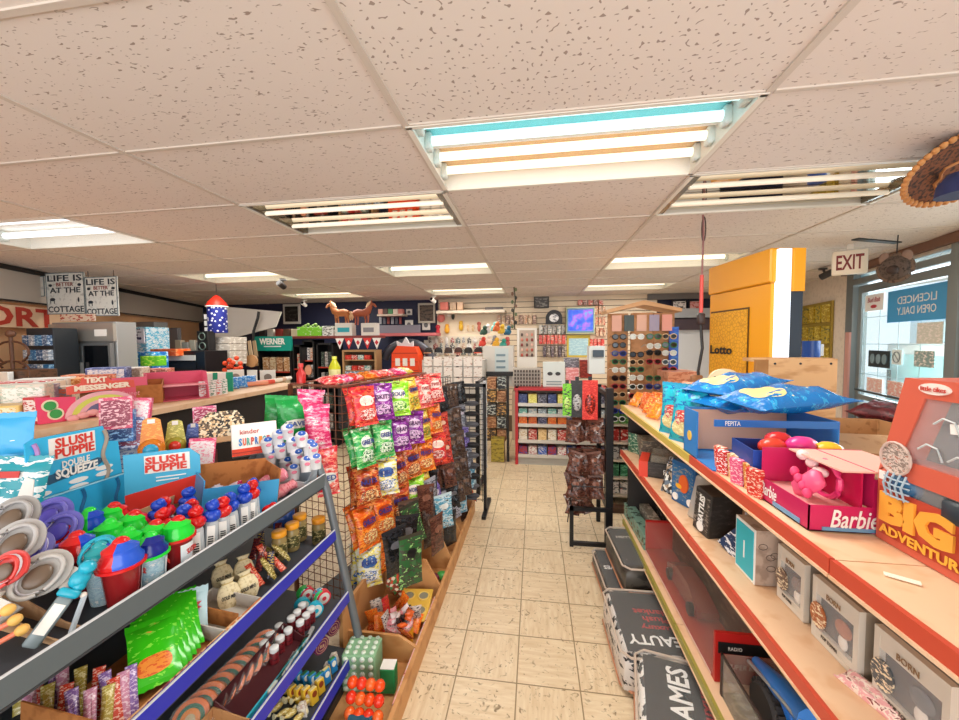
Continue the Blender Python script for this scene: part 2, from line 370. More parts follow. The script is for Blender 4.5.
q = MB(); q.tube([(.05*math.cos(a*PI/8), -.004, .05*math.sin(a*PI/8)) for a in range(16)], .005, 5, True); q.tube([(-.035, -.004, .035), (.035, -.004, -.035)], .005, 5); part('ring', q, flat('7d8d90'), o)
for k, (s_, z_, wd, ht, c_, lb) in enumerate([(1.05, 1.2, .26, .14, 'e8b7a8', 'pink paper sheet low on the door glass, left one'), (.72, 1.2, .22, .14, 'e7a99a', 'pink paper sheet low on the door glass, right one'), (.35, 1.5, .24, .14, '8ba5a0', 'grey green sticker on the right of the door glass'), (.3, 1.72, .3, .18, 'd9d9cc', 'pale printed sheet below the blue door sign')]):
    rwtag('paper_sheet', s_, z_, wd, ht, pr([c_, 'f3ece6', c_], 20, .6), lb, 'paper', .015)
# exit sign
p = at(850, 262, y=3.65)
ex = thing('exit_sign', 'cream exit sign with dark red capitals above the door corner', 'sign', p, -.28-.25)
hs = part('housing', MB().box(0, .03, 0, .22, .06, .20, .008), flat('efe4cf', .5), ex); text('EXIT', .17, .125, flat('7c2018'), hs, (0, -.002, 0), bold=.02)
part('bracket', MB().bx(-.02, .02, .02, .05, .11, 2.48-p.z), flat('d8d0c4'), ex)
def camthing(p, label, rz, dome='e8e4da'):
    t_ = thing('security_camera', label, 'camera', p, rz)
    part('mount', MB().cyl(0, 0, -.02, 0, .04), flat(dome), t_); part('arm', MB().tube([(0, 0, -.01), (0, -.02, -.06)], .012), flat(dome), t_)
    q = MB().at(0, -.03, -.08, rx=1.2).cyl(0, 0, -.05, .06, .035); part('camera_body', q, flat(dome), t_)
    q = MB().at(0, -.03, -.08, rx=1.2).cyl(0, 0, .055, .066, .026); part('lens', q, BLACK, t_); return t_
camthing(at(823, 268, z=2.46), 'dark security camera beside the exit sign', .5, '34302e')
camthing(at(305, 300, z=2.47), 'white security camera hanging before the navy wall near the framed picture', 0)
camthing(at(434, 296, z=2.47), 'white security camera at the corner of navy and cream walls', -.3)
camthing(at(283, 279, z=2.475), 'small dark security camera beside a far left ceiling light', 0, '25201e')
# carved animal mask above the door
p = at(895, 268, y=3.35)
mk = thing('carved_mask', 'brown carved animal mask mounted above the door', 'mask', p, -.9)
part('face', MB().ball(0, 0, 0, .09, 1, .6, 1.05, 16, 10), speck('5a4a40', '2c221c', 60, .5), mk)
for k in (-1, 1): part('ear', MB().ball(k*.06, 0, .08, .04, .8, .5, 1.2), flat('8a6f60', .8), mk)
part('ruff', MB().tube([(.085*math.cos(a*PI/10), .01, .095*math.sin(a*PI/10)) for a in range(20)], .022, 6, True), speck('6b5646', '3a2c22', 80, .5), mk)
part('muzzle', MB().ball(0, -.055, -.02, .035), flat('3a2a22', .7), mk)
part('hanger', MB().tube([(0, .02, .05), (0, .04, 2.47-p.z)], .004), BLACK, mk)
solo('air_vent', MB().box(0, 0, 0, .5, .05, .012), flat('2e3436'), 'thin dark slot vent in the ceiling near the exit sign', 'vent', at(877, 241, z=2.475), .4)

# ------------------------------------------------------------ ceiling light fittings
def troffer(k, j, kind, label):
    x, y = GX+1.2192*(k+.5), GY+.6096*(j+.5)
    t_ = thing('ceiling_light', label, 'ceiling light', (x, y, CZ), 0, 'ceiling light fittings')
    W_, D_ = .604, .3
    q = MB()
    top = .10
    q.bx(-W_, W_, -D_, D_, top, top+.01); q.bx(-W_, -W_+.006, -D_, D_, 0, top); q.bx(W_-.006, W_, -D_, D_, 0, top); q.bx(-W_, W_, -D_, -D_+.006, 0, top); q.bx(-W_, W_, D_-.006, D_, 0, top)
    part('housing', q, flat('f4f2ea', .5) if kind != 'mirror' else flat('d8d2c4', .4), t_, False)
    part('rim', MB().at(0, 0, 0, rx=0).frame(-W_-.004, W_+.004, -1, 1, 0, 0, 0) if 0 else MB().bx(-W_-.008, W_+.008, -D_-.006, -D_+.012, -.008, .004).bx(-W_-.008, W_+.008, D_-.012, D_+.006, -.008, .004).bx(-W_-.008, -W_+.014, -D_, D_, -.008, .004).bx(W_-.014, W_+.008, -D_, D_, -.008, .004), flat('e9e6dc', .4), t_, False)
    if kind == 'mirror':
        q = MB()
        for c_ in ():    # two parabolic mirror troughs
            n = 8; cx = c_*D_/2
            ring = [(cx+(i/n*2-1)*D_/2*.96, .012+.07*(1-(i/n*2-1)**2)) for i in range(n+1)]
            q.loft([[(-W_+.02, yy, zz) for yy, zz in ring], [(W_-.02, yy, zz) for yy, zz in ring]], cap=False, close=False)
        q = MB().bx(-W_+.02, W_-.02, -D_+.02, -.004, .020, .026).bx(-W_+.02, W_-.02, .004, D_-.02, .020, .026)
        part('reflector', q, flat('e6dccb', .035, 1), t_, False)
        ys = (-.14, .12); em = flat('f6f4ea', .3); r_ = .018; zt = .0
        for yy in ys:
            part('tube', MB().at(0, yy, zt, ry=PI/2).cyl(0, 0, -.56, .56, .014, 10), emit('fff6e2', .5 if k < 0 else .12), t_)
        part('louver', MB().bx(-W_+.01, -W_+.05, -D_+.01, D_-.01, -.002, .02), flat('8b8578', .2, .9), t_, False)
        part('louver', MB().bx(W_-.05, W_-.01, -D_+.01, D_-.01, -.002, .02), flat('8b8578', .2, .9), t_, False)
        return t_
    big = kind == 'main'
    ys = (-.21, -.08, .06, .2) if big else (-.15, .13)
    for i, yy in enumerate(ys):
        c_ = ('d6fbff' if i < 2 else 'fff0d8') if big else 'f4faff' if k == -3 and j == 1 else 'fff1d2'
        part('tube', MB().at(0, yy, .055, ry=PI/2).cyl(0, 0, -.57, .57, .019 if big else .022, 12), emit(c_, 1.5 if big else 2.0), t_)
        for s_ in (-1, 1): part('lamp_holder', MB().box(s_*.585, yy, .05, .03, .05, .07, .006), flat('dfe8e4'), t_)
    if big: part('ballast_cover', MB().loft([[(-.6, -.03, .099), (-.6, .03, .099), (-.6, .015, .07), (-.6, -.015, .07)], [(.6, -.03, .099), (.6, .03, .099), (.6, .015, .07), (.6, -.015, .07)]]), WHITE, t_, False)
    if big: part('lower_pan', MB().bx(-.59, .59, -.285, -.005, .088, .094), flat('6fc8cc', .4), t_, False); part('side_pan', MB().bx(-.59, .59, .005, .285, .088, .094), flat('c8a878', .5), t_, False)
    part('prismatic_lens', MB().bx(-W_+.012, W_-.012, -D_+.012, D_-.012, .004, .007), clear('f4fbfb', .05, .15), t_, False)
    l = bpy.data.lights.new('lamp_glow', 'AREA'); l.shape = 'RECTANGLE'; l.size = 1.1; l.size_y = .5; l.energy = LP[kind]; l.color = (1, .95, .88) if (k, j) != (-3, 1) else (.9, .97, 1)
    lo = bpy.data.objects.new('lamp_glow', l); COL.objects.link(lo); lo.parent = t_; lo.location = (0, 0, -.012)
    return t_
LP = {'main': 34, 'lit': 24}
troffer(0, 0, 'main', 'large four-tube ceiling light nearest the camera, cyan and warm tubes')
troffer(-1, 1, 'mirror', 'mirror-backed ceiling light left of the large lit one')
troffer(1, 1, 'mirror', 'mirror-backed ceiling light at right reflecting the yellow booth')
troffer(-3, 1, 'lit', 'bright ceiling light at the far left of the photo')
troffer(-1, 4, 'lit', 'ceiling light in the middle of its row, behind the left mirror-backed one')
troffer(1, 4, 'lit', 'ceiling light above the yellow booth, right end of its row')
troffer(-3, 4, 'lit', 'ceiling light above the blue rocket lantern, left end of its row')
troffer(-1, 7, 'lit', 'rearmost ceiling light at the corner of the navy wall')
troffer(1, 7, 'lit', 'rearmost ceiling light above the sunglasses display')
troffer(-3, 7, 'lit', 'rearmost ceiling light in front of the framed picture')

# hanging cord with hooks, straw hat, signs
p = at(703, 215, z=2.475)
cd = thing('hook_line', 'red and black line with hooks hanging from the ceiling by the yellow booth', 'cord', p)
part('cord', MB().tube([(0, 0, 0), (.005, 0, -.1), (0, 0, -.45)], .006), flat('8a5a56'), cd); part('loop', MB().tube([(.012*math.cos(a*PI/6)+.006, 0, -.09+.08*math.sin(a*PI/6)) for a in range(12)], .004, 5, True), flat('3a2a2a'), cd)
part('red_sleeve', MB().cyl(0, 0, -.62, -.38, .011), flat('d4504a'), cd); part('connector', MB().box(0, 0, -.66, .04, .04, .07, .006), flat('3a2e2c'), cd)
part('lower_cord', MB().tube([(0, 0, -.7), (.012, 0, -.85), (-.01, 0, -1.0), (0, 0, -1.22)], .009), BLACK, cd); part('wooden_tag', MB().box(-.02, 0, -1.06, .07, .03, .07, .006), flat('9a6a44'), cd)
p = at(925, 172, y=1.86)
ht = thing('straw_hat', 'brown straw hat with rope-twist brim hanging upside down from the ceiling', 'hat', (p.x+.15, p.y+.02, 2.40), 0, rot=(-.75, -.12, .1))
part('crown', MB().lathe([(.001, .10), (.10, .09), (.12, .06), (.14, 0)], 20, 1.2, .9), speck('6a3a20', '2e1a10', 80, .45), ht)
part('brim', MB().lathe([(.13, .0), (.21, -.02), (.215, -.025), (.13, -.012)], 24, 1.2, .9), speck('7a4526', '3a2214', 60, .45), ht)
q = MB()
for a in range(46):
    A = a*2*PI/46; q.ball(.215*1.2*math.cos(A), .215*.9*math.sin(A), -.024, .017, .9, 1.1, .8, 6, 4)
part('rope_trim', q, flat('c88a4e', .7), ht)
q = MB().tube([(.09*math.cos(a)*1.2+.02*math.sin(5*a), .09*math.sin(a)+.02, -.03+.01*math.sin(3*a)) for a in [i*.35 for i in range(40)]], .007, 5); part('tangled_rope', q, flat('b0713c', .8), ht)
part('cord', MB().tube([(0, 0, .09), (0, 0, .12)], .006), BLACK, ht); ht.scale = (.85, .85, .85)
p = at(966, 186, y=1.72); cp_ = thing('baseball_cap', 'navy blue cap hooked beside the straw hat', 'cap', p)
part('crown', MB().lathe([(.001, .06), (.05, .05), (.075, .015), (.08, -.03), (.001, -.03)], 16), flat('1d2450', .8), cp_); part('visor', MB().ext([(-.06, -.03), (.06, -.03), (.05, -.035), (-.05, -.035)], -.14, -.06), flat('1d2450', .8), cp_); part('string', MB().tube([(0, 0, .05), (0, 0, 2.47-p.z)], .003), BLACK, cp_)

def hungsign(u0, v0, u1, v1, y, rz, lines, label, name='hanging_sign', bgc='dfe2dc'):
    c_ = at((u0+u1)/2, (v0+v1)/2, y=y); a_ = at(u0, (v0+v1)/2, y=y); h = (at(u0, v0, y=y)-at(u0, v1, y=y)).length
    wd = (at(u1, (v0+v1)/2, y=y)-a_).length
    t_ = thing(name, label, 'sign', c_, rz)
    bd = part('board', MB().box(0, 0, 0, wd, .012, h), speck(bgc, 'b8bcb8', 25, .55), t_, False)
    part('border', MB().frame(-wd/2, wd/2, -h/2, h/2, .008, -.009, -.004), flat('6b7a80'), t_, False)
    part('wires', MB().tube([(-wd*.4, 0, h/2), (-wd*.4, 0, 2.46-c_.z)], .003).tube([(wd*.4, 0, h/2), (wd*.4, 0, 2.46-c_.z)], .003), BLACK, t_)
    for s_, wf, hf, dx, dz, col in lines: text(s_, wd*wf, h*hf, flat(col, .6), bd, (wd*dx, -.008, h*dz), bold=.02)
    return t_, wd, h
LN = [('LIFE IS', .9, .15, 0, .37, '20303c'), ('BETTER', .45, .09, 0, .22, '8a3a30'), ('AT THE', .8, .13, 0, .08, '20303c'), ('COTTAGE', .94, .15, 0, -.38, '20303c')]
for i, (u0, u1, v0, v1, lb) in enumerate([(47, 85, 273, 314, 'left one of two cottage slogan signs hanging from the ceiling'), (86, 118, 277, 316, 'right one of two cottage slogan signs hanging from the ceiling')]):
    t_, wd, h = hungsign(u0, v0, u1, v1, 3.4, 0, LN, lb)
    q = MB().ball(-wd*.34, -.008, -h*.14, h*.05, 1.6, .1, .8); q.bx(-wd*.4, -wd*.39, -.01, -.006, -h*.24, -h*.14); q.bx(-wd*.3, -wd*.29, -.01, -.006, -h*.24, -h*.14); q.ball(wd*.34, -.008, -h*.16, h*.035, .8, .1, 1.8); part('moose_picture', q, flat('20303c'), t_)
    for s_ in (-1, 1): part('canoe_picture', MB().ball(s_*wd*.38, -.008, h*.2, h*.035, 1.6, .1, 1), flat('20303c'), t_)
t_, wd, h = hungsign(7, 277, 45, 297, 3.4, 0, [('WE ARE OPEN', .6, .1, 0, .36, '5a5a5e')], 'white board with red fish pictures left of the cottage signs', bgc='d6d4cc')
for s_ in (-1, 1): part('fish_picture', MB().ball(s_*wd*.22, -.008, -h*.1, h*.13, 1.9, .1, 1).ext([(s_*wd*.22+.05, -h*.1), (s_*wd*.22+.09, 0), (s_*wd*.22+.09, -h*.2)], -.01, -.006), flat('a8483e'), t_)
solo('dark_placard', MB().box(0, 0, 0, .22, .02, .3), voro(['3a4448', '6d777a', 'c8ccc8'], 30), 'dark hanging placard cut by the left photo edge', 'sign', at(-3, 280, y=3.4), 0)
# ============================================================ PACKAGE BUILDERS
def bagmesh(w_, h, t_, crimp=.06, n=10, m_=12, wr=.2, seed=0, fold=0):
    rnd = random.Random(seed); q = MB(); F_, B_ = [], []
    ph = [rnd.uniform(0, 6) for _ in range(6)]
    for j in range(m_+1):
        v = j/m_; rf, rb = [], []
        e_ = max(0, 1-abs(2*v-1)**4); pin = 1-.07*e_
        for i in range(n+1):
            u = i/n*2-1; pf = max(0, 1-abs(u)**3)**.7*e_**.8
            x = u*w_/2*pin; z = v*h
            wv = wr*t_*(math.sin(9*u+ph[0]+5*v)*.4+math.sin(14*v+ph[1]+4*u)*.5+math.sin(23*u*v+ph[2])*.3)*(0.3+pf)
            d_ = t_/2*pf
            rf.append((x, -d_-.0006+wv*.5, z)); rb.append((x, d_+.0006+wv*.4, z))
        F_.append(rf); B_.append(rb)
    N = n+1; vs = [p for r in F_ for p in r]+[p for r in B_ for p in r]; o_ = N*(m_+1); fs = []
    for j in range(m_):
        for i in range(n):
            a = j*N+i; fs.append((a, a+1, a+N+1, a+N)); fs.append((o_+a, o_+a+N, o_+a+N+1, o_+a+1))
        for i in (0, n): a = j*N+i; fs.append((a, a+N, o_+a+N, o_+a) if i == 0 else (a, o_+a, o_+a+N, a+N))
    for i in range(n): fs.append((i, o_+i, o_+i+1, i+1)); a = m_*N+i; fs.append((a, a+1, o_+a+1, o_+a))
    q.add(vs, fs); q.front = F_; return q
def patch(F_, u0, u1, v0, v1, off=.0012):
    """a label lying on the front of a bag mesh"""
    N = len(F_[0])-1; M_ = len(F_)-1; K = 8; q = MB(); rows = []
    def smp(u, v):
        a, b_ = u*N, v*M_; i, j = min(N-1, int(a)), min(M_-1, int(b_)); fa, fb = a-i, b_-j
        P = lambda jj, ii: Vector(F_[jj][ii]); return P(j, i)*(1-fa)*(1-fb)+P(j, i+1)*fa*(1-fb)+P(j+1, i)*(1-fa)*fb+P(j+1, i+1)*fa*fb
    cu, cv, ru, rv = (u0+u1)/2, (v0+v1)/2, (u1-u0)/2, (v1-v0)/2
    for j in range(K+1):
        r = []
        for i in range(K+1):
            a, b_ = i/K*2-1, j/K*2-1
            x, y_ = a*math.sqrt(1-b_*b_/2*.8), b_*math.sqrt(1-a*a/2*.8)
            p = smp(cu+x*ru, cv+y_*rv); r.append((p.x, p.y-off, p.z))
        rows.append(r)
    vs = [p for r in rows for p in r]; q.add(vs, [(j*(K+1)+i, j*(K+1)+i+1, (j+1)*(K+1)+i+1, (j+1)*(K+1)+i) for j in range(K) for i in range(K)])
    return q
def bag(name, label, cat, w_, h, t_, mat, lab=None, txt=None, tcol='ffffff', loc=(0, 0, 0), rz=0, group=None, rot=None, seed=0, seal=None, labuv=(.18, .82, .45, .78), img=None, txh=.14, hole=False):
    """pillow pouch, origin at its bottom centre, front facing local -y"""
    r = thing(name, label, cat, loc, rz, group, rot)
    q = bagmesh(w_, h, t_, seed=seed); part('pouch', q, mat, r)
    s = seal or mat; n = 14
    for z0, z1 in ((h, h+.018), (-.014, 0)):
        zz = MB(); top = [(-w_/2+i*w_/n, z1-(.003 if i % 2 else 0) if z1 > h/2 else z0+(.003 if i % 2 else 0)) for i in range(n+1)]
        if z1 > h/2: zz.ext([(-w_/2, z0-.002), (w_/2, z0-.002)]+top[::-1], -.0012, .0012)
        else: zz.ext(top+[(w_/2, z1+.002), (-w_/2, z1+.002)], -.0012, .0012)
        part('crimped_seal', zz, s, r, False)
    fl = part('front_label', patch(q.front, *labuv), lab, r) if lab else r
    if img: part('picture_panel', patch(q.front, .15, .85, .1, .42), img, r)
    if txt:
        vv = (labuv[2]+labuv[3])/2; yy = min(p[1] for p in q.front[int(vv*12)])
        text(txt, w_*.6, h*txh, flat(tcol, .4), fl, (0, yy-.003, h*vv), ext=.001, bold=.02)
    return r
def carton(name, label, cat, sx, sy, sz, mat, loc=(0, 0, 0), rz=0, group=None, rot=None, face=None, txt=None, tcol='ffffff', fcol=None, side=None, txw=.8, txh=.25, tz=.5, top=None):
    """closed printed box, front facing local -y"""
    r = thing(name, label, cat, loc, rz, group, rot)
    fp = part('carton', MB().box(0, 0, sz/2, sx, sy, sz, min(sx, sy, sz)*.03), mat, r, False)
    if face: fp = part('front_panel', MB().bx(-sx*.44, sx*.44, -sy/2-.0012, -sy/2, sz*.1, sz*.9), face, r, False)
    if side: part('end_panel', MB().bx(sx/2, sx/2+.0012, -sy*.42, sy*.42, sz*.1, sz*.9).bx(-sx/2-.0012, -sx/2, -sy*.42, sy*.42, sz*.1, sz*.9), side, r, False)
    if top: part('lid_panel', MB().bx(-sx*.42, sx*.42, -sy*.42, sy*.42, sz, sz+.0012), top, r, False)
    if txt: text(txt, sx*txw, sz*txh, flat(tcol, .4), fp, (0, -sy/2-.0025, sz*tz), bold=.015)
    return r
def tray(name, label, sx, sy, h0, h1, mat, loc, rz=0, front=None, group=None, rot=None, inner=None, txt=None, tcol='ffffff', th=.004):
    """open display tray, front wall h0 high, back wall h1 high"""
    r = thing(name, label, 'box', loc, rz, group, rot); x, y = sx/2, sy/2
    q = MB().bx(-x, x, -y, y, 0, th); q.bx(-x, x, y-th, y, 0, h1)
    for s_ in (-1, 1): q.loft([[(s_*x, -y, 0), (s_*x, y, 0), (s_*x, y, h1), (s_*x, -y+.25*sy, h0), (s_*x, -y, h0)], [(s_*(x-th), -y, 0), (s_*(x-th), y, 0), (s_*(x-th), y, h1), (s_*(x-th), -y+.25*sy, h0), (s_*(x-th), -y, h0)]])
    part('tray_body', q, inner or mat, r, False)
    fl = part('front_lip', MB().bx(-x, x, -y-.002, -y+th, 0, h0), front or mat, r, False)
    if txt: text(txt, sx*.7, h0*.5, flat(tcol, .4), fl, (0, -y-.004, h0*.5))
    return r
def jar(name, label, cat, r_, h, body, lid, loc, group=None, rz=0, lidh=.018, band=None, rot=None):
    t_ = thing(name, label, cat, loc, rz, group, rot)
    part('container', MB().lathe([(r_*.9, 0), (r_, .006), (r_, h*.8), (r_*.85, h*.92), (r_*.85, h)]), body, t_)
    part('lid', MB().lathe([(r_*.98, h-.002), (r_, h), (r_, h+lidh), (r_*.9, h+lidh+.003), (.001, h+lidh+.003)]), lid, t_)
    if band: part('paper_band', MB().lathe([(r_+.0008, h*.2), (r_+.0008, h*.7)]), band, t_)
    return t_
# ============================================================ RIGHT GONDOLA
XR = .645
g = thing('gondola_shelving', 'peach-shelved gondola with red price rails along the right of the aisle', 'shelving', (0, 0, 0))
q = MB()
for y in (-.3, .81, 1.24, 1.66, 2.9): pass
part('back_panel', MB().bx(1.12, 1.16, -.4, 2.92, .05, 1.17), speck('c7a583', 'b8946f', 25, .5), g, False)
part('kick_plate', MB().bx(.9, 1.1, -.4, 2.92, 0, .26), flat('5b4a3c'), g, False)
def shelf(x0, x1, z, rail, yb, label=None):
    ys = [-.4]+yb+[2.92]
    for i in range(len(ys)-1):
        part('shelf_board', MB().bx(x0, x1, ys[i]+.002, ys[i+1]-.002, z-.02, z), SHELFW, g, False)
    c0, c1 = rail
    for i in range(len(ys)-1):
        col = c0 if ys[i+1] <= 1.7 else c1
        part('price_rail', MB().bx(x0-.012, x0, ys[i]+.002, ys[i+1]-.002, z-.032, z+.002), col, g, False)
        part('rail_lip', MB().bx(x0-.015, x0, ys[i]+.002, ys[i+1]-.002, z-.040, z-.0325), SHELFW, g, False)
YEL = flat('c9b052', .4)
shelf(XR, 1.115, 1.2, (RED, YEL), [1.0-.1, 1.655]); shelf(XR, 1.115, .86, (RED, RED), [.3, 1.65]); shelf(XR+.02, 1.115, .33, (YEL, flat('a59a45', .4)), [.6, 1.85])
for i in range(3): part('far_shelf_board', MB().bx(1.165, 1.64, -.4+.9*i, .495+.9*i, 1.18, 1.2), SHELFW, g, False)
part('gondola_end', MB().bx(XR+.05, 1.2, 2.92, 2.95, 0, 1.19), flat('2a2624'), g, False)
for y in (-.4, .7, 1.81, 2.9): part('upright', MB().bx(1.10, 1.18, y, y+.03, 0, 1.17), flat('8a7458'), g, False)

Z1, Z2, Z3 = 1.202, .862, .332
# ---- top shelf
# large orange toy set box, windowed, nearest the camera
t_ = thing('toy_set_box', 'big orange windowed toy set box at the right photo edge, yellow BIG lettering', 'toy box', (.815, .60, Z1))
OR = flat('cf6049', .4); D_ = .22; Y0, Y1, Y2 = -.40, .42, .365; TH = .39
def face(pts, x0, x1): return MB().loft([[(x0, y, z) for y, z in pts], [(x1, y, z) for y, z in pts]])
part('back_carton', face([(Y0, 0), (Y1, 0), (Y1, .165), (Y2, TH), (Y0, TH)], .06, D_), OR, t_, False)
q = MB()
def fbar(pts): q.loft([[(0, y, z) for y, z in pts], [(.06, y, z) for y, z in pts]])
fbar([(Y0, 0), (Y1, 0), (Y1, .02), (Y0, .02)]); fbar([(Y1, .02), (Y1, .165), (Y1-.02, .165), (Y1-.02, .02)])
fbar([(Y1, .165), (Y2, TH), (Y2-.045, TH-.04), (Y1-.05, .205)]); fbar([(Y2, TH), (Y0, TH), (Y0, TH-.04), (Y2-.045, TH-.04)]); fbar([(Y1-.0, .16), (Y1-.05, .205), (Y0, .205), (Y0, .155)])
part('front_frame', q, OR, t_, False)
up_ = ((Y0, .205), (Y1-.05, .205), (Y2-.045, TH-.04), (Y0, TH-.04))
part('window', MB().bx(.004, .006, Y0, Y1-.02, .02, .16).loft([[(.004, y, z) for y, z in up_], [(.006, y, z) for y, z in up_]]), clear('ffffff', .12, .05), t_, False)
part('inner_tray', face([(Y0+.02, .02), (Y1-.02, .02), (Y1-.02, .17), (Y2-.03, TH-.03), (Y0+.02, TH-.03)], .052, .058), flat('66757a', .6), t_, False)
RY = (PI/2, 0, -PI/2)
text('BIG', .16, .07, flat('f0a83c'), t_, (-.004, .325, .085), RY, .004, bold=.06); part('letter_panel', MB().bx(-.003, .0, .235, .41, .018, .13), flat('b8442e'), t_, False)
text('ADVENTURES!', .21, .022, flat('f0b23c'), t_, (-.006, .30, .033), RY, bold=.03)
part('logo_oval', MB().at(0, 0, 0, rz=-PI/2).ell(-.30, .372, .032, .012, -.003, .001), flat('f4e4da'), t_, False); text('little tikes', .05, .010, flat('c8382a'), t_, (-.005, .30, .372), RY)
q = MB(); q.tube([(-.004, .375+.036*math.cos(a*PI/10), .205+.036*math.sin(a*PI/10)) for a in range(20)], .003, 5, True); part('badge_ring', q, flat('c8b0a4'), t_)
part('badge_picture', MB().at(0, 0, 0, rz=-PI/2).ell(-.375, .205, .034, .034, -.003, .001), pr(['8a7a70', 'd8c8bc', 'a8604a', '6a4038'], 60), t_, False)
part('small_label', MB().bx(-.002, 0, .400, .416, .145, .165), WHITE, t_, False)
part('toy_helmet', MB().ball(.012, .365, .145, .034, .6, 1, .9), pr(['2a5f86', '2a5f86', 'a8c2cc'], 50), t_)
q = MB()
for k in range(4): q.tube([(-.008, .345+.014*k, .115), (-.016, .345+.014*k, .145), (-.006, .345+.014*k, .172)], .002, 5); q.tube([(-.008, .335, .12+.013*k), (-.016, .365, .12+.013*k), (-.008, .395, .12+.013*k)], .002, 5)
part('toy_cage', q, flat('a8bcc8', .3), t_)
part('toy_barrel', MB().at(.02, .0, .095, rx=PI/2).cyl(0, 0, -.21, .25, .03, 14), flat('5d6b72', .35), t_); part('toy_wheel', MB().at(.02, .19, .09, rx=PI/2).cyl(0, 0, -.02, .02, .045, 16), flat('4c6472', .35), t_); part('toy_box_dark', MB().box(.02, .255, .13, .05, .05, .05, .008), flat('26323a'), t_)
part('white_card', MB().at(.002, .20, .145, rx=-.1).box(0, 0, 0, .002, .08, .016), WHITE, t_, False); part('white_card', MB().at(.002, .235, .30, rx=-.1).box(0, 0, 0, .002, .07, .02), WHITE, t_, False)
part('toy_stair', MB().bx(.01, .05, .10, .15, .21, .235).bx(.01, .05, .08, .14, .235, .26).bx(.01, .05, .06, .13, .26, .285).bx(.01, .05, .04, .12, .285, .31), flat('8f8a78'), t_, False)
part('toy_dish', MB().ball(.045, .24, .27, .045, .3, 1, .9), flat('7d9094', .3), t_); part('toy_figure', MB().ball(.03, .13, .325, .025, .6, 1.4, .8).ball(.03, .03, .25, .05, .5, 1, 1), flat('a8a08c'), t_)
q = MB()
for k, (y, z) in enumerate([(.33, .24), (.27, .23), (.20, .33), (.30, .30)]): q.tube([(0, y, z), (-.002, y-.02, z+.015), (0, y-.04, z+.01), (0, y-.05, z-.015)], .002, 5)
part('twist_tie', q, flat('c8d0d0'), t_)
# pink doll accessory display
PK = flat('c4205a', .35); PKI = flat('e7a9a4', .5)
t_ = thing('doll_accessory_display', 'hot pink open display box with white script lettering', 'toy box', (.745, 1.13, Z1))
X, Yd = .07, .10
part('tray', MB().bx(-X, X, -Yd, -Yd+.003, 0, .065).bx(-X, -X+.003, -Yd, Yd, 0, .065).bx(-X, X, -Yd, Yd, 0, .003), PK, t_, False)
part('inner_floor', MB().bx(-X+.003, X, -Yd+.003, Yd, .05, .054), PKI, t_, False)
part('hood', MB().bx(-X+.0, X+.12, Yd-.003, Yd, 0, .155).bx(X, X+.12, -Yd, -Yd+.003, 0, .135).bx(X, X+.003, -Yd+.003, Yd, .06, .155), PK, t_, False)
part('hood_top', MB().bx(.0, X+.12, -Yd+.0, Yd, .15, .154), flat('efb6a6'), t_, False)
part('inner_side', MB().bx(X-.02, X-.016, -Yd+.01, Yd, .05, .15), pr(['c2184c', 'c2184c', 'e0507e'], 30), t_, False)
text('Barbie', .105, .045, WHITE, t_, (.03+.0, -Yd-.002, .034), shear=.25, bold=.01); text('Barbie', .07, .035, WHITE, t_, (-X-.002, .06, .036), RY, shear=.25)
part('blue_strip', MB().bx(-.04, .12, -Yd-.002, -Yd, .003, .012), flat('6c9cc0'), t_, False); part('blue_strip', MB().bx(-X-.002, -X, -.07, .04, .004, .016), flat('6c9cc0'), t_, False)
RX = .065
hp = thing('toy_headset', 'pink toy headphones standing inside the pink display box', 'toy', (.765, 1.13, Z1+.054)); hp.scale = (1.05, 1.05, 1.05)
part('headband', MB().tube([(.01, .05*math.cos(a*PI/12), .045+.045*math.sin(a*PI/12)) for a in range(24)], .007, 6, True), flat('e23a78', .3), hp)
part('hand_grip', MB().at(-.04, -.02, .035, rx=.8, ry=.2).box(0, 0, 0, .035, .05, .09, .012), flat('ee5c86', .35), hp)
for k in range(4): part('finger_ridge', MB().at(-.058, -.045+.016*k, .02+.013*k).ball(0, 0, 0, .011, 1, .7, 1.2), flat('e84a7a'), hp)
part('white_bow', MB().ball(0, .0, .06, .016, 1, 1.3, .8).ball(0, .03, .075, .014).ball(-.01, .05, .09, .014), flat('f3d9d6'), hp)
# small printed packs with candy in blue counter displays
BL = flat('1d5fb8', .35)
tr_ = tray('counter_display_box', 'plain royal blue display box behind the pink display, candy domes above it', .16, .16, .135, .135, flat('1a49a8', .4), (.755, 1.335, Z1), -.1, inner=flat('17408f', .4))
for i, (x, y, c) in enumerate([(.76, 1.33, 'e0402c'), (.83, 1.31, 'e83a8c'), (.90, 1.30, 'f0c030'), (.80, 1.37, 'c02828'), (.87, 1.36, 'f06aa0')]):
    q = MB().ball(0, 0, .10, .042, 1, .8, .7).cyl(0, 0, 0, .1, .03); solo('candy_pot', q, flat(c, .25), f'{["red", "pink", "yellow", "dark red", "light pink"][i]} domed candy pot in the blue display box', 'candy', (x, y, Z1+.03+.012*(i % 2)))
q = None
for i in range(6):
    o = carton('novelty_candy_pack', f'{["red", "orange", "pink", "tan", "red and white", "coral"][i]} novelty candy pack leaning at the mouth of the blue chip carton', 'candy', .045, .02, .085, pr([['d83a2c', 'f4d8c0', 'a02020'], ['e89040', 'f6e0b0', 'c05a20'], ['e85a88', 'ffd8dc', 'c02050'], ['dca870', 'f6e8c8', 'a87038'], ['d02828', 'ffffff', '802020'], ['e87058', 'fff0d8', 'c03828']][i], 60), (.668+.017*(i % 2), 1.24+.05*i, Z1+.0), -1.2, rot=(.1, 0, -1.2))
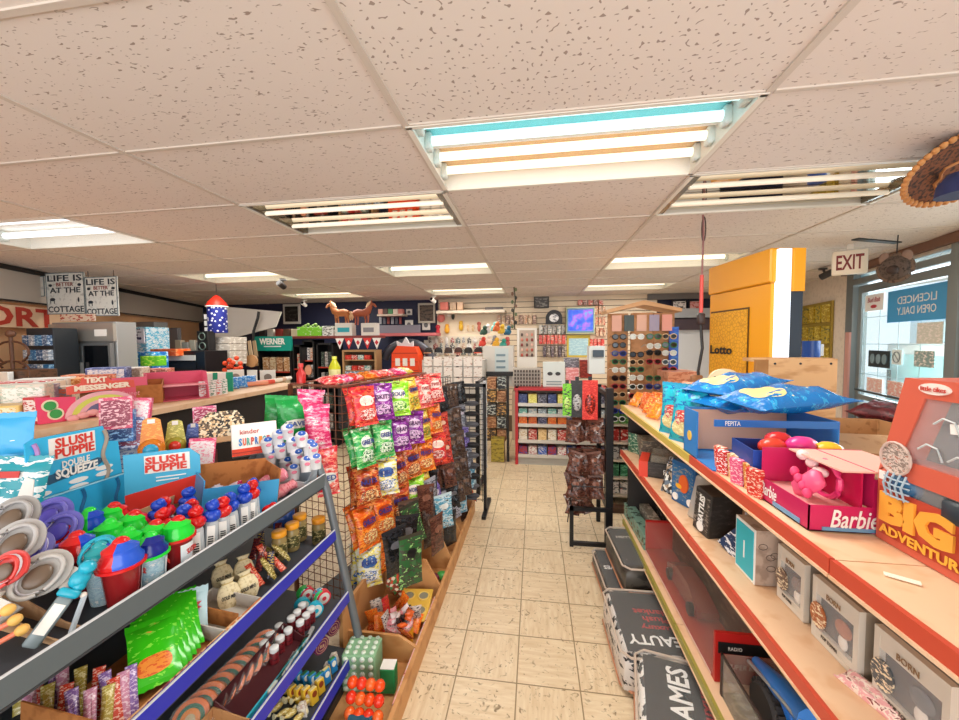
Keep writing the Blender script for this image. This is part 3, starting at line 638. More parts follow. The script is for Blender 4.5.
# chip carton: blue with cut away side and bags on top
t_ = thing('chip_carton', 'blue cut-open carton with yellow lettering under the snack bags', 'box', (.84, 1.62, Z1))
part('carton_wall', MB().bx(-.20, .2, .11, .114, 0, .19).bx(-.20, -.196, -.02, .114, 0, .19).bx(.2, .204, -.16, .114, 0, .19).bx(-.2, .2, -.16, .114, 0, .004), flat('2a7cc4', .4), t_, False)
part('carton_rim', MB().bx(-.2, .2, -.165, -.16, .165, .19), flat('1c6ab8', .4), t_, False); part('carton_inside', MB().bx(-.19, .195, .104, .108, .01, .18), flat('d9a98e', .6), t_, False)
part('round_emblem', MB().at(-.2, .05, .08, rz=-PI/2).ell(0, 0, .02, .02, -.003, 0), flat('e8b84a'), t_, False); text('PEPITA', .05, .016, WHITE, t_, (-.17+.03, -.167, .178))
CHP = pr(['1670b8', '1670b8', '2a9ad0', 'e8d8a0'], 14, .22, pos=[0, .35, .56, .66], bump=.5)
CH2 = pr(['18b0c4', '18b0c4', '1468a8', 'bfeaf0'], 16, .2, pos=[0, .3, .55, .68], bump=.5)
b0 = bag('snack_bag', 'upper blue snack bag lying across the carton, toward the booth', 'snack bag', .24, .36, .085, CHP, None, loc=(.74, 1.80, Z1+.25), rot=(-1.45, 0, -1.15), seal=flat('1a78bc', .25), img=flat('e8d48c', .4))
dup(b0, loc=(.77, 1.56, Z1+.235), rot=(-1.5, .06, -1.35), label='front blue snack bag with a cream spot lying on the blue carton')
dup(b0, loc=(.74, 1.72, Z1+.20), rot=(-1.5, .0, -1.25), label='lowest blue snack bag squeezed under the other two on the carton')
b1 = bag('snack_bag', 'turquoise snack bag standing at the shelf front, red burst on it', 'snack bag', .17, .24, .06, CH2, pr(['c83a3a', 'e8e0c8', 'b8a060'], 40), loc=(.69, 1.86, Z1+.005), rot=(-.15, 0, -1.0), seal=flat('2a9ac0', .3), labuv=(.2, .8, .3, .6), img=pr(['cdbb80', 'e8dca8', '7c9a60'], 40))
dup(b1, loc=(.70, 2.02, Z1+.005), rot=(-.1, 0, -.9), label='blue and tan snack bag behind the turquoise one on the top shelf')
dup(b1, loc=(.85, 1.98, Z1+.005), rot=(-.05, 0, -.7), label='turquoise snack bag standing furthest back against the booth side')
solo('peach_bag', bagmesh(.2, .24, .07, seed=9), pr(['e0a080', 'e8b898', 'c07858'], 20, .3, bump=.3), 'salmon coloured bag standing beyond the turquoise snack bags', 'snack bag', (.92, 2.25, Z1), -.6)
for i in range(9):
    q = bagmesh(.10, .12, .035, seed=20+i); solo('orange_snack_pouch', q, pr([['e07820', 'f0b030', '803010'], ['e06018', 'f8d060', '50300c'], ['d85a20', 'e8a060', '302010']][i % 3], 40, .3), f'{ORD[i]} small orange snack pouch from the far end of the top shelf row', 'snack', (.70+.10*(i % 2)+.02*(i % 3), 2.85-.075*i, Z1+.005), rot=(-.7+.2*(i % 3), 0, -1.1+.2*(i % 2)), group='orange snack pouches on the top shelf')
# brown cartons behind
t_ = tray('brown_carton', 'open brown cardboard carton behind the pink display box', .42, .34, .12, .12, CARD, (1.28, 1.75, Z1), -.1)
part('flap', MB().at(0, -.17, .12, rx=.5).box(0, -.05, 0, .4, .1, .003), CARDL, t_, False)
# plywood box
t_ = thing('plywood_box', 'plain plywood box standing on the gondola in front of the yellow booth', 'box', (1.36, 2.20, Z1)); PLY = speck('d0a473', 'b98a58', 9, .5, .6, stretch=(1, 1, 3))
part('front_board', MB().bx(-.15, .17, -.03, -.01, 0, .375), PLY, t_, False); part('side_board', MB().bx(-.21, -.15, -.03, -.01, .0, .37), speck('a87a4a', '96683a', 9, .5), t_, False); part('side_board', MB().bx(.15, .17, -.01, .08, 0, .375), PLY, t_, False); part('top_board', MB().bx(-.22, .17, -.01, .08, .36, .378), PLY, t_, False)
for x in (-.12, 0, .14): part('screw', MB().at(x, -.03, .35, rx=PI/2).cyl(0, 0, 0, .002, .006, 8), BLACK, t_)
# lottery booth
YB = flat('f0a417', .35)
L0, L1, L2 = at(711, 268, z=2.2), at(772, 248, z=2.2), at(806, 247, z=2.2)
dv = (L1-L0).normalized(); ang = math.atan2(dv.y, dv.x); LW = (L1-L0).length
t_ = thing('lottery_booth', 'tall yellow booth with an honeycomb panel and lit white strip', 'booth', (L0.x, L0.y, 0), ang)
part('body', MB().bx(0, LW, 0, .16, 0, 2.0), YB, t_, False); part('canopy', MB().bx(-.01, LW+.01, -.012, .16, 2.004, 2.2, .008), YB, t_, False)
m, t, b = newmat('honeycomb_panel'); v = t.nodes.new('ShaderNodeTexVoronoi'); v.feature = 'DISTANCE_TO_EDGE'; v.inputs['Scale'].default_value = 40; t.links.new(coords(t, 1, False), v.inputs['Vector']); t.links.new(ramp(t, v.outputs['Distance'], ['d09018', 'eeae22'], False, [.02, .15]), b.inputs['Base Color'])
part('recess_edge', MB().bx(.02, LW-.17, -.006, .0, .9, 1.88), flat('5a3c0c'), t_, False); part('honeycomb_panel', MB().bx(.028, LW-.178, -.010, -.004, .9, 1.868), m, t_, False)
ro = at(800, 300, y=2.42)
part('light_strip', MB().bx(LW+.0, LW+.03, .02, .09, 1.2, 2.19).bx(LW, LW+.032, .02, .09, .2, 1.2), emit('e8f2ff', .9, 'lit strip'), t_, False)
part('dark_side', MB().bx(LW, LW+.028, .09, .16, .2, 1.95), flat('2c3440', .4), t_, False); part('yellow_side', MB().bx(LW, LW+.04, .10, .16, 1.95, 2.19), YB, t_, False)
text('Lotto', .24, .06, flat('1c1c1c'), t_, (.16, -.016, 1.61), bold=.03)
p = at(724, 381, y=2.3); t_ = thing('lottery_ball_sign', 'round cream sign with face-like marks at the foot of the booth', 'sign', (p.x, p.y, Z1+.0)); h_ = p.z-Z1
part('disc', MB().ell(0, h_, .085, .07, -.01, .01), flat('f0ddb4'), t_); part('stand', MB().bx(-.01, .01, .01, .02, 0, h_), BLACK, t_)
q = MB()
for k in range(5): q.ball(-.05+.025*k, -.011, h_+.02-.008*(k % 2), .010, 1, .3, .8)
q.box(0, -.011, h_-.03, .06, .004, .012); part('printed_marks', q, BLACK, t_)
# ---- middle shelf
def popbox(label, y, c1, c2, x=.80, sx=.13, sz=.17, rz=-PI/2, dx=0):
    """windowed vinyl figure box, front faces the aisle"""
    t_ = thing('figure_box', label, 'toy box', (x, y, Z2), rz)
    h = sz; part('carton', MB().bx(-sx/2, sx/2, -.02, .10, 0, h), pr([c1, c1, '8c8274'], 18), t_, False)
    part('front_frame', MB().frame(-sx/2, sx/2, 0, h, .014, -.035, -.02).bx(-sx/2+.014, sx/2-.014, -.034, -.021, h-.045, h-.014).bx(-sx/2+.014, sx/2-.014, -.034, -.021, .014, .03), flat('d6cdbe'), t_, False)
    part('window_backing', MB().bx(-sx/2+.014, sx/2-.014, -.022, -.019, .03, h-.045), flat('3a3732', .3), t_, False)
    part('window', MB().bx(-sx/2+.014, sx/2-.014, -.034, -.033, .03, h-.045), clear('ffffff', .12, .05), t_, False)
    part('figure_head', MB().ball(.02, -.026, .085, .024, 1.1, .3, .9), flat(c2), t_); part('figure_body', MB().ball(.02, -.026, .05, .015, 1, .3, 1.3), flat('e8e0d4'), t_)
    part('side_picture', MB().ell(-sx/2+.025, .07, .028, .034, -.038, -.035), pr([c2, 'f4e2c0', '4a3828'], 50), t_, False)
    text('POP TOWN', sx*.35, .009, flat('4a3c30'), t_, (-.01, -.037, .022)); text('BORN', sx*.3, .014, flat('8a6a48'), t_, (0, -.037, h-.03)); return t_
popbox('figure box with a tan hooded character, left of two windowed boxes', 1.235, '8c8478', '6a5040', .80, .12, .17)
popbox('larger figure box with an orange-brown animal figure on the middle shelf', 1.06, '9a8c7a', 'a85a28', .795, .15, .17)
t_ = popbox('grey figure box cut by the lower right photo edge', .87, '8a8a86', '50565a', .80, .16, .17)
# teal ended white box
t_ = thing('appliance_box', 'white box with a bright teal end, alone on the middle shelf', 'box', (.80, 1.40, Z2), -.0)
part('carton', MB().bx(-.075, .075, -.06, .06, 0, .185), speck('b9a392', '9c8676', 30, .5), t_, False); part('teal_end', MB().bx(-.078, -.075, -.06, .06, .0, .185), WHITE, t_, False); part('teal_panel', MB().bx(-.080, -.078, -.053, .053, .01, .175), flat('12b4c4', .4), t_, False)
part('white_line', MB().bx(-.0815, -.08, -.003, .003, .06, .12), WHITE, t_, False)
q = MB(); rnd = random.Random(3)
for i in range(7): x = rnd.uniform(-.055, .05); z = rnd.uniform(.03, .15); q.tube([(x+.014*math.cos(a), -.0605, z+.01*math.sin(a)) for a in [k*PI/4 for k in range(8)]], .001, 4, True)
part('line_drawing', q, flat('5c4c42'), t_)
solo('striped_pennant', MB().ext([(-.05, 0), (.05, 0), (.0, .16)], -.01, .01), pr(['24385c', 'e8e8e8', '3a5a8a'], 25), 'navy and white wedge-shaped pack leaning beyond the teal-ended box', 'pack', (.74, 1.545, Z2), rot=(-.3, .3, -1.3))
solo('striped_pennant', MB().ext([(-.05, 0), (.05, 0), (-.02, .15)], -.01, .01), pr(['e8e8e8', '24385c', '9ab0c8'], 25), 'white and navy wedge-shaped pack behind the leaning wedge', 'pack', (.82, 1.55, Z2), rot=(-.2, -.2, -1.3))
t_ = carton('board_game_box', 'dark upright game box with BATTLES on its spine', 'game', .10, .14, .19, pr(['2a2826', '3a3634', '6a6258'], 20), (.76, 1.70, Z2), -1.3, face=pr(['3a3632', '8a8278', '24201e'], 30), rot=(0, .12, -1.35))
text('BATTLES', .12, .03, WHITE, t_, (0, -.074, .11), (PI/2, -PI/2, 0), bold=.03); part('white_disc', MB().ell(0, .03, .02, .02, -.074, -.071), WHITE, t_, False)
solo('clear_blister_pack', MB().box(0, 0, .1, .09, .03, .2, .01), clear('cfcac0', .55, .1), 'clear plastic blister pack leaning against the dark game box', 'pack', (.72, 1.80, Z2), rot=(-.25, 0, -1.2))
t_ = carton('bird_puzzle_box', 'blue box with an orange bird picture on the middle shelf', 'toy box', .15, .06, .21, flat('1c5a90'), (.75, 1.97, Z2), -1.2, face=pr(['2a6a9c', '8a8a8a', 'dcdce0'], 25))
part('bird_picture', MB().ell(.01, .11, .03, .045, -.036, -.031), flat('e06428'), t_, False); part('bird_beak', MB().ell(-.02, .09, .02, .012, -.037, -.033), flat('f0b030'), t_, False); part('white_badge', MB().ell(.05, .03, .018, .018, -.036, -.031).ell(-.045, .03, .018, .018, -.036, -.031), WHITE, t_, False)
for i in range(3): solo('patterned_sachet', bagmesh(.1, .15, .03, seed=31+i), voro(['2a2a2a', 'e8e8e0', '6a7a8a', 'b09a80'], 70), f'{["nearest", "middle", "farthest"][i]} black and white patterned sachet beside the bird box', 'pack', (.70+.03*i, 2.10+.07*i, Z2), rot=(-.3, 0, -1.1))
t_ = carton('toy_vehicle_box', 'long black toy box with a red corner at the far end of the middle shelf', 'toy box', .34, .20, .09, flat('221f1e', .3), (.82, 2.40, Z2), -.35, face=pr(['2a2624', '3c3834', '585048'], 20)); part('red_corner', MB().box(-.15, -.001, .045, .05, .205, .094), flat('d8402a'), t_, False); part('window', MB().bx(-.11, .15, -.09, .09, .09, .13), clear('b8ae9c', .4, .08), t_, False); text('RACER', .12, .03, WHITE, t_, (.02, -.103, .04))
for i in range(3): carton('toy_vehicle_box', f'{["lowest", "middle", "top"][i]} of three grey windowed toy boxes stacked behind the black one', 'toy box', .30, .17, .05, pr(['6c6458', 'a89c88', '3c362e'], 22), (.86, 2.68, Z2+.051*i), -.25+.1*i)
solo('green_carded_toy', MB().box(0, 0, .07, .12, .02, .14, .004), pr(['2c6a50', 'b8c8b0', '284838'], 30), 'green carded toy standing at the far end of the middle shelf', 'toy', (.72, 2.84, Z2), -1.0)
solo('silver_packet', bagmesh(.10, .10, .03, seed=5), pr(['c8d0c8', '7a8a80', 'f0f4f0'], 40, .2), 'silver and green packet on top of the grey toy boxes', 'pack', (.84, 2.68, Z2+.155), rot=(-.4, 0, -.6))
# ---- bottom shelf
t_ = thing('remote_control_car_box', 'long red windowed car box lying along the bottom shelf', 'toy box', (.80, 2.02, Z3), 0)
part('carton_back', MB().bx(.06, .18, -.46, .46, 0, .19), pr(['4a3c34', '6a5a4c', '2c2420'], 9), t_, False); part('red_base', MB().bx(-.10, .18, -.46, .46, 0, .022), flat('a83028'), t_, False)
part('red_end', MB().bx(-.1, .18, -.475, -.46, 0, .2), flat('b8201c', .35), t_, False); part('far_end', MB().bx(-.1, .18, .46, .475, 0, .2), flat('b8201c', .35), t_, False); part('black_band', MB().bx(-.09, .17, -.478, -.475, .12, .165), BLACK, t_, False)
text('SUPER RACING', .17, .02, flat('f2c8c0'), t_, (.03, -.478, .07), shear=.2); text('RADIO', .05, .014, WHITE, t_, (-.03, -.48, .143))
part('window', MB().bx(-.102, -.10, -.46, .46, .022, .19).bx(-.10, .06, -.46, .46, .19, .192), clear('d8cfc4', .10, .06), t_, False)
part('toy_car', MB().loft([[(-.05, -.18, .04), (.05, -.18, .04), (.05, -.18, .07), (-.05, -.18, .07)], [(-.06, -.05, .04), (.06, -.05, .04), (.04, -.05, .12), (-.04, -.05, .12)], [(-.06, .1, .04), (.06, .1, .04), (.04, .1, .12), (-.04, .1, .12)], [(-.05, .22, .04), (.05, .22, .04), (.05, .22, .08), (-.05, .22, .08)]]), flat('7a2a20', .25), t_)
for y in (-.13, .15): part('wheel', MB().at(-.055, y, .05, ry=PI/2).cyl(0, 0, -.015, .015, .03), BLACK, t_)
part('dotted_trim', MB().bx(-.104, -.102, -.45, .45, .009, .014), flat('f0d8c8'), t_, False)
t_ = thing('toy_truck_box', 'open-fronted box holding a big black knobbly tyre, bottom shelf', 'toy box', (.82, 1.33, Z3)); part('carton', MB().bx(.08, .2, -.16, .16, 0, .16).bx(-.12, .2, -.16, .16, 0, .01), pr(['6a5c4c', '9a8870', '3c342a'], 20), t_, False)
part('window', MB().bx(-.122, -.12, -.16, .16, 0, .16).bx(-.12, .08, .158, .16, 0, .16), clear('b0a898', .3, .06), t_, False); part('carton_edge', MB().bx(-.124, -.118, -.16, .16, .155, .165).bx(-.124, -.118, .15, .163, 0, .165), flat('3a2c28'), t_, False)
q = MB().at(-.01, .03, .085, ry=PI/2).lathe([(.035, -.045), (.07, -.045), (.078, -.03), (.078, .03), (.07, .045), (.035, .045)], 22)
for k in range(22):
    for s_ in (-1, 1): q.at(-.01, .03, .085, ry=PI/2); q.T = q.T @ Matrix.Rotation(k*2*PI/22+s_*.07, 4, 'Z'); q.box(.08, 0, s_*.02, .014, .012, .03)
part('tyre', q, flat('302c2a', .7), t_, False); part('wheel_hub', MB().at(-.01, .03, .085, ry=PI/2).cyl(0, 0, -.035, .035, .037), flat('9aa0a0', .3, .7), t_)
A_, B_, C_ = at(757, 662, x=.81), at(783, 690, x=.79), at(812, 724, x=.77); t_ = thing('toy_blaster', 'bright blue plastic toy blaster beside the boxed tyre', 'toy', (B_.x, B_.y, Z3)); o_ = Vector((B_.x, B_.y, Z3))
part('barrel', MB().tube([tuple(p_-o_) for p_ in (A_, A_.lerp(B_, .5), B_, B_.lerp(C_, .5), C_)], [.018, .026, .034, .030, .036], 10), flat('1f78d0', .3), t_); part('grip', MB().tube([tuple(B_-o_), (.03, -.02, .12), (.03, -.03, .0)], [.022, .022, .026], 8), flat('1a6ac0', .3), t_)
part('silver_trim', MB().tube([tuple(p_-o_+Vector((-.028, 0, .0))) for p_ in (A_, B_, C_)], .007, 6), flat('c0c4c4', .3, .6), t_); part('trigger_guard', MB().tube([(0, -.03, .20), (.0, -.06, .15), (.02, -.03, .12)], .006), flat('1a6ac0'), t_)
for i in range(3): carton('toy_vehicle_box', f'{["green-windowed", "grey-windowed", "dark lidded"][i]} narrow box on the bottom shelf beyond the red car box', 'toy box', .07, .5-.1*i, .10+.03*i, pr([['7aa090', '4a5c54', 'c8d8d0'], ['8a8478', 'c0b8a8', '4c463c'], ['3a3430', '6a6258', '241f1c']][i], 14, .2), (.72+.09*i, 2.72-.03*i+.02, Z3), .02)
solo('picture_pack', bagmesh(.16, .05, .03, seed=44), pr(['e8a8a8', 'f4ded0', '8a3a3a', 'c87878'], 40), 'pink floral packet lying on the middle shelf front at the photo bottom', 'pack', (.74, .92, Z2), rot=(-1.3, 0, -1.3))
solo('small_tag', MB().box(0, 0, .002, .05, .012, .003), flat('fff6e4'), 'tiny white tag lying on the bare top shelf', 'tag', (.72, .84, Z1), -.6)

# ---- blankets on the floor
def blanket(label, loc, rz, sx, sy, sz, lines, pat, rot=None, edge='c88a68', turn=False):
    t_ = thing('blanket_pack', label, 'blanket', loc, rz, None, rot)
    q = MB()
    rings = []
    for z, i_ in ((0, .03), (.03, 0), (sz*.6, 0), (sz-.02, .012), (sz, .035)):
        x, y, c_ = sx/2-i_, sy/2-i_, .05
        rings.append([(-x+c_, -y, z), (x-c_, -y, z), (x-.01, -y+.01, z), (x, -y+c_, z), (x, y-c_, z), (x-.01, y-.01, z), (x-c_, y, z), (-x+c_, y, z), (-x+.01, y-.01, z), (-x, y-c_, z), (-x, -y+c_, z), (-x+.01, -y+.01, z)])
    q.loft(rings); part('folded_blanket', q, pat, t_)
    pi_ = part('paper_insert', MB().box(0, 0, sz+.003, sx*.84, sy*.86, .003), flat('35312e', .4), t_, False)
    x, y = sx/2, sy/2
    for z, nm in ((sz-.004, 'top_piping'), (.03, 'bottom_piping')):
        part(nm, MB().tube([(-x+.04, -y, z), (x-.04, -y, z), (x, -y+.04, z), (x, y-.04, z), (x-.04, y, z), (-x+.04, y, z), (-x, y-.04, z), (-x, -y+.04, z)], .006, 6, True), flat('c9b8a8', .4) if nm[0] == 't' else flat(edge), t_)
    part('clear_cover', MB().box(0, 0, sz+.008, sx*.93, sy*.93, .002), clear('e8eef0', .06, .1), t_, False)
    for s_, wf, hf, px, py, c_ in lines:
        if turn: text(s_, sy*.8*wf, sx*.8*hf, flat(c_, .4), pi_, (px*sx, py*sy, sz+.006), (0, 0, PI/2), bold=.02)
        else: text(s_, sx*.8*wf, sy*.8*hf, flat(c_, .4), pi_, (px*sx, py*sy, sz+.006), (0, 0, PI), bold=.02)
    return t_
LX = [('Luxury', .5, .11, .05, -.10, 'b8302c'), ('Plush', .42, .10, .08, .01, 'b8302c'), ('Blanket', .6, .10, .06, .12, 'b8302c')]
PB = pr(['d8d0c8', '2c2a2a', '8a8078'], 9)
blanket('blanket pack reading BEAUTY upside down, middle of the floor pile', (.60, 2.03, 0), .02, .40, .50, .20, [('BEAUTY', .92, .16, .0, -.28, 'f2f0ec')]+LX, PB)
blanket('nearest blanket pack reading FLAMES with black and white animal print', (.625, 1.55, .0), -.22, .42, .48, .21, [('FLAMES', .9, .26, -.10, .0, 'f0eeea'), ('Luxury', .55, .18, .13, .05, 'b8302c'), ('Plush', .45, .16, .30, .12, 'b8302c')], pr(['f0ece6', '1c1a1a', 'c86a4a'], 10), turn=True)
blanket('dark blanket pack with white block lettering lying furthest left', (.56, 2.62, 0), .05, .26, .50, .12, [('WOLVES', .9, .1, 0, 0, 'f0ece6')], pr(['3a3430', '6a5a4c', 'b08060'], 9))
blanket('strapped blanket pack raised on its pile beside the bottom shelf', (.62, 2.58, .125), .05, .20, .52, .18, [('PLUSH', .7, .08, 0, .2, 'c8c0b4')], pr(['4a443c', '2c2824', 'a89880'], 9))
# ============================================================ LEFT CANDY RACK
def xf(z): return -.84-.2*z
rk = thing('candy_rack', 'sloping metal candy rack with one grey and three blue front rails', 'rack', (0, 0, 0))
YE, YN = 1.72, -.35
for zz, hh, mt, nm in ((1.0, .055, GREY, 'grey_rail'), (.73, .045, BLUE, 'blue_rail'), (.42, .045, BLUE, 'blue_rail'), (.17, .045, BLUE, 'blue_rail')):
    part(nm, MB().loft([[(xf(zz)+a, y, zz+b_) for a, b_ in ((0, -hh/2), (.012, -hh/2), (.006, hh/2), (-.006, hh/2))] for y in (YN, YE)]), mt, rk, False)
    part('rail_edge', MB().tube([(xf(zz)+.002, YN, zz+hh/2), (xf(zz)+.002, YE, zz+hh/2)], .004, 6), flat('c8ccd0', .3), rk)
for z0, dz in ((.965, .10), (.70, .08), (.39, .08), (.14, .08)):
    part('shelf_tray', MB().loft([[(xf(z0)-.004, y, z0), (-1.74, y, z0+dz), (-1.74, y, z0+dz-.006), (xf(z0)-.004, y, z0-.006)] for y in (YN, YE-.015)]), flat('3a3f46', .5), rk, False)
for y, nm in ((YE, 'side_post'), (YN, 'side_post')):
    part(nm, MB().tube([(xf(0)+.0, y, .01), (xf(.6), y, .6), (xf(.95), y, .95), (xf(1.05)-.02, y, 1.07), (xf(1.05)-.07, y, 1.14), (-1.3, y, 1.17), (-1.74, y, 1.2)], .02, 10), flat('6d7479', .4, .3), rk)
    part('rear_post', MB().bx(-1.77, -1.74, y-.02, y+.02, 0, 1.2), flat('5a6066', .4), rk, False)
part('back_panel', MB().bx(-1.755, -1.745, YN, YE, .1, 1.12), flat('2c3036', .6), rk, False)
part('base', MB().bx(-1.74, -.90, YN+.02, YE-.02, .0, .06), flat('26282c'), rk, False)
def sz(x, lev):        # height of shelf surface under x
    z0, dz = ((.965, .10), (.70, .08), (.39, .08), (.14, .08))[lev]; x0 = xf(z0); return z0+dz*(x0-x)/(x0+1.74)+.002
def on(u, v, lev, h=0):  # point on shelf level for something of height h whose top shows at the pixel
    x = -1.2; lim = xf((1.0, .73, .42, .17)[lev])-.055
    for _ in range(6): p = at(u, v, z=sz(x, lev)+h); x = max(-1.7, min(lim, p.x))
    if abs(x-lim) < .001: p = at(u, v, x=x)
    p.y = min(p.y, 1.66)
    p.z = sz(p.x, lev); return p
# ---- top shelf: slush cups in cardboard trays
CUPW = pr(['b8d8e4', '9cc4d8', 'e8eef0', 'c83a34'], 45)
def cup(label, u, v, c1, c2, sc=1, lean=0, rz=0):
    sc *= 1.2; h = .155*sc; p = on(u, v+4, 0, h)
    t_ = thing('slush_candy_cup', label, 'candy', p, rz, 'slush cup candies', (lean, 0, rz))
    part('cup_body', MB().lathe([(.026*sc, 0), (.036*sc, h*.62), (.038*sc, h*.64)]), CUPW if c1 != 'd01c1c' else flat('8e1f22', .2), t_)
    part('rim', MB().lathe([(.038*sc, h*.62), (.045*sc, h*.635), (.045*sc, h*.67), (.038*sc, h*.68)]), flat(c1, .25), t_)
    q, q2 = MB(), MB()
    def dome(q, a0, a1):
        rings = []
        for i in range(7):
            f_ = i/6; rr = .040*sc*math.cos(f_*PI/2*.93)*(1+.10*math.sin(i*2.6)); rings.append([(rr*math.cos(a0+(a1-a0)*k/10), rr*math.sin(a0+(a1-a0)*k/10), h*.67+.05*sc*math.sin(f_*PI/2)) for k in range(11)])
        q.loft(rings, cap=False, close=abs(a1-a0) > 6)
    dome(q, 0, 2*PI*.999 if c1 == c2 else PI); q.ball(.004, .0, h*.67+.044*sc, .017*sc, 1, 1, .9, 10, 6); part('frosty_lid', q, flat(c1, .18), t_)
    if c1 != c2: dome(q2, PI, 2*PI); part('frosty_lid_half', q2, flat(c2, .18), t_, label='other coloured half of the lid')
    part('wrap_label', MB().at(0, 0, 0, rz=.9).loft([[(r_*math.sin(a), -r_*math.cos(a), z) for a in [(-.8+1.6*k/8) for k in range(9)]] for r_, z in ((.0305*sc, h*.14), (.0365*sc, h*.56))], cap=False, close=False), flat('dfeaf0', .4), t_)
    text('SLUSH', .035*sc, .014*sc, flat('c83028'), t_, (.0365*sc*math.sin(.9), -.0365*sc*math.cos(.9), h*.42), (PI/2-.13, 0, .9), ext=.0008)
    return t_
G_, R_, B_ = '1fd43a', 'd01c1c', '1c48c0'
for k, (u, v, a, b_, s, l) in enumerate([
    (113, 500, R_, G_, .85, 'red and green lidded slush cup in the back row beside the blue display card'),
    (133, 508, R_, G_, .85, 'red and green lidded slush cup, second of the diagonal row'),
    (154, 518, R_, G_, .85, 'red and green lidded slush cup, third of the diagonal row'),
    (177, 526, R_, G_, .9, 'red and green lidded slush cup nearest the grey rail'),
    (108, 517, G_, G_, .85, 'all-green lidded slush cup left of the green group'),
    (127, 526, G_, G_, .85, 'all-green lidded slush cup in the middle of the green group'),
    (150, 538, G_, '1a2a86', .85, 'green lidded slush cup with a navy edge near the grey rail'),
    (121, 553, R_, '2a5cd0', .98, 'large red lidded slush cup in front, nearest the camera'),
    (89, 506, G_, B_, .85, 'green and blue lidded slush cup under the blue display card'),
    (77, 530, R_, B_, .9, 'red and blue lidded slush cup beside the purple toilet candies'),
    (62, 516, R_, R_, .8, 'red lidded slush cup hidden behind the purple toilet candies'),
    (101, 540, '2aa0a8', B_, .85, 'teal lidded slush cup between the green cups and the large red one')]):
    cup(l, u, v, a, b_, s, 0, .3*k)
# tubes with two bulbs on top
tp = None
for k, (u, v, c, l) in enumerate([(183, 491, B_, 'blue'), (170, 497, R_, 'red'), (152, 505, B_, 'blue'), (168, 511, R_, 'red'), (180, 506, B_, 'blue'), (195, 503, R_, 'red'), (209, 514, B_, 'blue'), (233, 506, B_, 'blue'), (251, 509, R_, 'red'), (254, 493, B_, 'blue'), (222, 500, R_, 'red'), (245, 517, B_, 'blue'), (196, 520, R_, 'red')]):
    p = on(u, v, 0, .16)
    where = ['at the back left under the red card', 'left of the back blue bulb', 'leftmost, by the diagonal cups', 'second row under the red card', 'in front of the back blue one', 'right of the second row', 'standing tallest in the middle front', 'beside the cartoned lollies', 'in the right corner by the grey rail', 'furthest right behind the red one', 'between the two middle blue ones', 'lowest at the right by the rail', 'front one by the white labels'][k]
    t_ = thing('squeeze_candy_tube', f'{l} twin-bulb squeeze candy tube, {where}', 'candy', p, .7, 'twin-bulb squeeze tubes', (.12*math.sin(k*2), .1*math.cos(k*3), .7)); t_.scale = (1.25, 1.25, 1.25)
    part('tube_body', MB().lathe([(.014, 0), (.016, .01), (.016, .075), (.011, .085)], 10), clear('dfe8ee', .6, .15), t_)
    part('label_strip', MB().box(0, -.0175, .042, .018, .002, .06), WHITE, t_, False); part('barcode', (lambda q: [q.box(0, -.019, .02+.006*i, .012, .001, .003) for i in range(5)] and q)(MB()), BLACK, t_, False)
    part('lower_bulb', MB().ball(0, 0, .095, .023, 1, 1, .8, 10, 6).ball(.009, -.01, .10, .012, seg=8, n=5).ball(-.01, -.008, .10, .012, seg=8, n=5), flat(c, .15), t_); part('upper_bulb', MB().ball(0, 0, .122, .018, 1, 1, .8, 10, 6).ball(.004, -.007, .13, .011, seg=8, n=5), flat(c, .15), t_)
# cardboard trays + header cards
CY = flat('35b6e6', .4)
a_, b_ = at(24, 442, x=-1.62), at(108, 424, x=-1.62); dv = b_-a_; wd = dv.length; hz = a_.z-1.11
cc = (a_+b_)/2; ang = math.atan2(dv.y, dv.x)
t_ = thing('header_card_display', 'large sky blue display card with red and white DOUBLE SQUEEZE lettering', 'display', (cc.x, cc.y, 1.06), ang, None)
hh = cc.z-1.06
part('header_card', MB().ext([(-wd/2, .10), (-wd/2, hh-.01), (-wd/2+.02, hh), (wd*.42, hh), (wd*.46, hh-.06), (wd*.62, hh-.07), (wd*.66, .10)], -.003, .003), CY, t_, False)
part('lower_front', MB().ext([(-wd*.62, .0), (-wd*.58, .12), (wd*.68, .12), (wd*.72, 0)], -.03, -.026), flat('2aa8dc', .4), t_, False); part('fold_line', MB().bx(-wd*.58, wd*.68, -.032, -.026, .115, .12), flat('9adcf2'), t_, False)
part('tray_body', MB().bx(-wd*.6, wd*.7, -.026, .06, 0, .004).bx(-wd*.6, -wd*.597, -.026, .06, 0, .1), CARDL, t_, False)
text('SLUSH\nPUPPIE', wd*.48, hh*.22, flat('d83a2c'), t_, (.01, -.006, hh*.85), bold=.03); part('lettering_back', MB().bx(-wd*.26, wd*.30, -.0045, -.003, hh*.73, hh*.97), WHITE, t_, False)
text('DOUBLE', wd*.34, hh*.08, WHITE, t_, (.01, -.006, hh*.66), bold=.03); part('dark_banner', MB().ext([(-wd*.36, hh*.52), (-wd*.28, hh*.48), (wd*.34, hh*.55), (wd*.42, hh*.60), (wd*.32, hh*.64), (-wd*.28, hh*.58)], -.0045, -.003), flat('2c5a78'), t_, False)
text('SQUEEZE', wd*.52, hh*.12, WHITE, t_, (.012, -.007, hh*.56), bold=.04)
for k, (x, c) in enumerate([(-.42, 'b48ac8'), (.42, 'a89a8a')]): part('squiggle', MB().tube([(wd*x+.008*math.sin(i*.8), -.005, hh*.95-i*hh*.05) for i in range(14)], .007, 5), flat(c), t_)
for k, x in enumerate((-.4, .02, .48)): part('squiggle', MB().tube([(wd*x+.007*math.sin(i*.9), -.03, .11-i*.015) for i in range(7)], .006, 5), flat('1a6a9c'), t_)
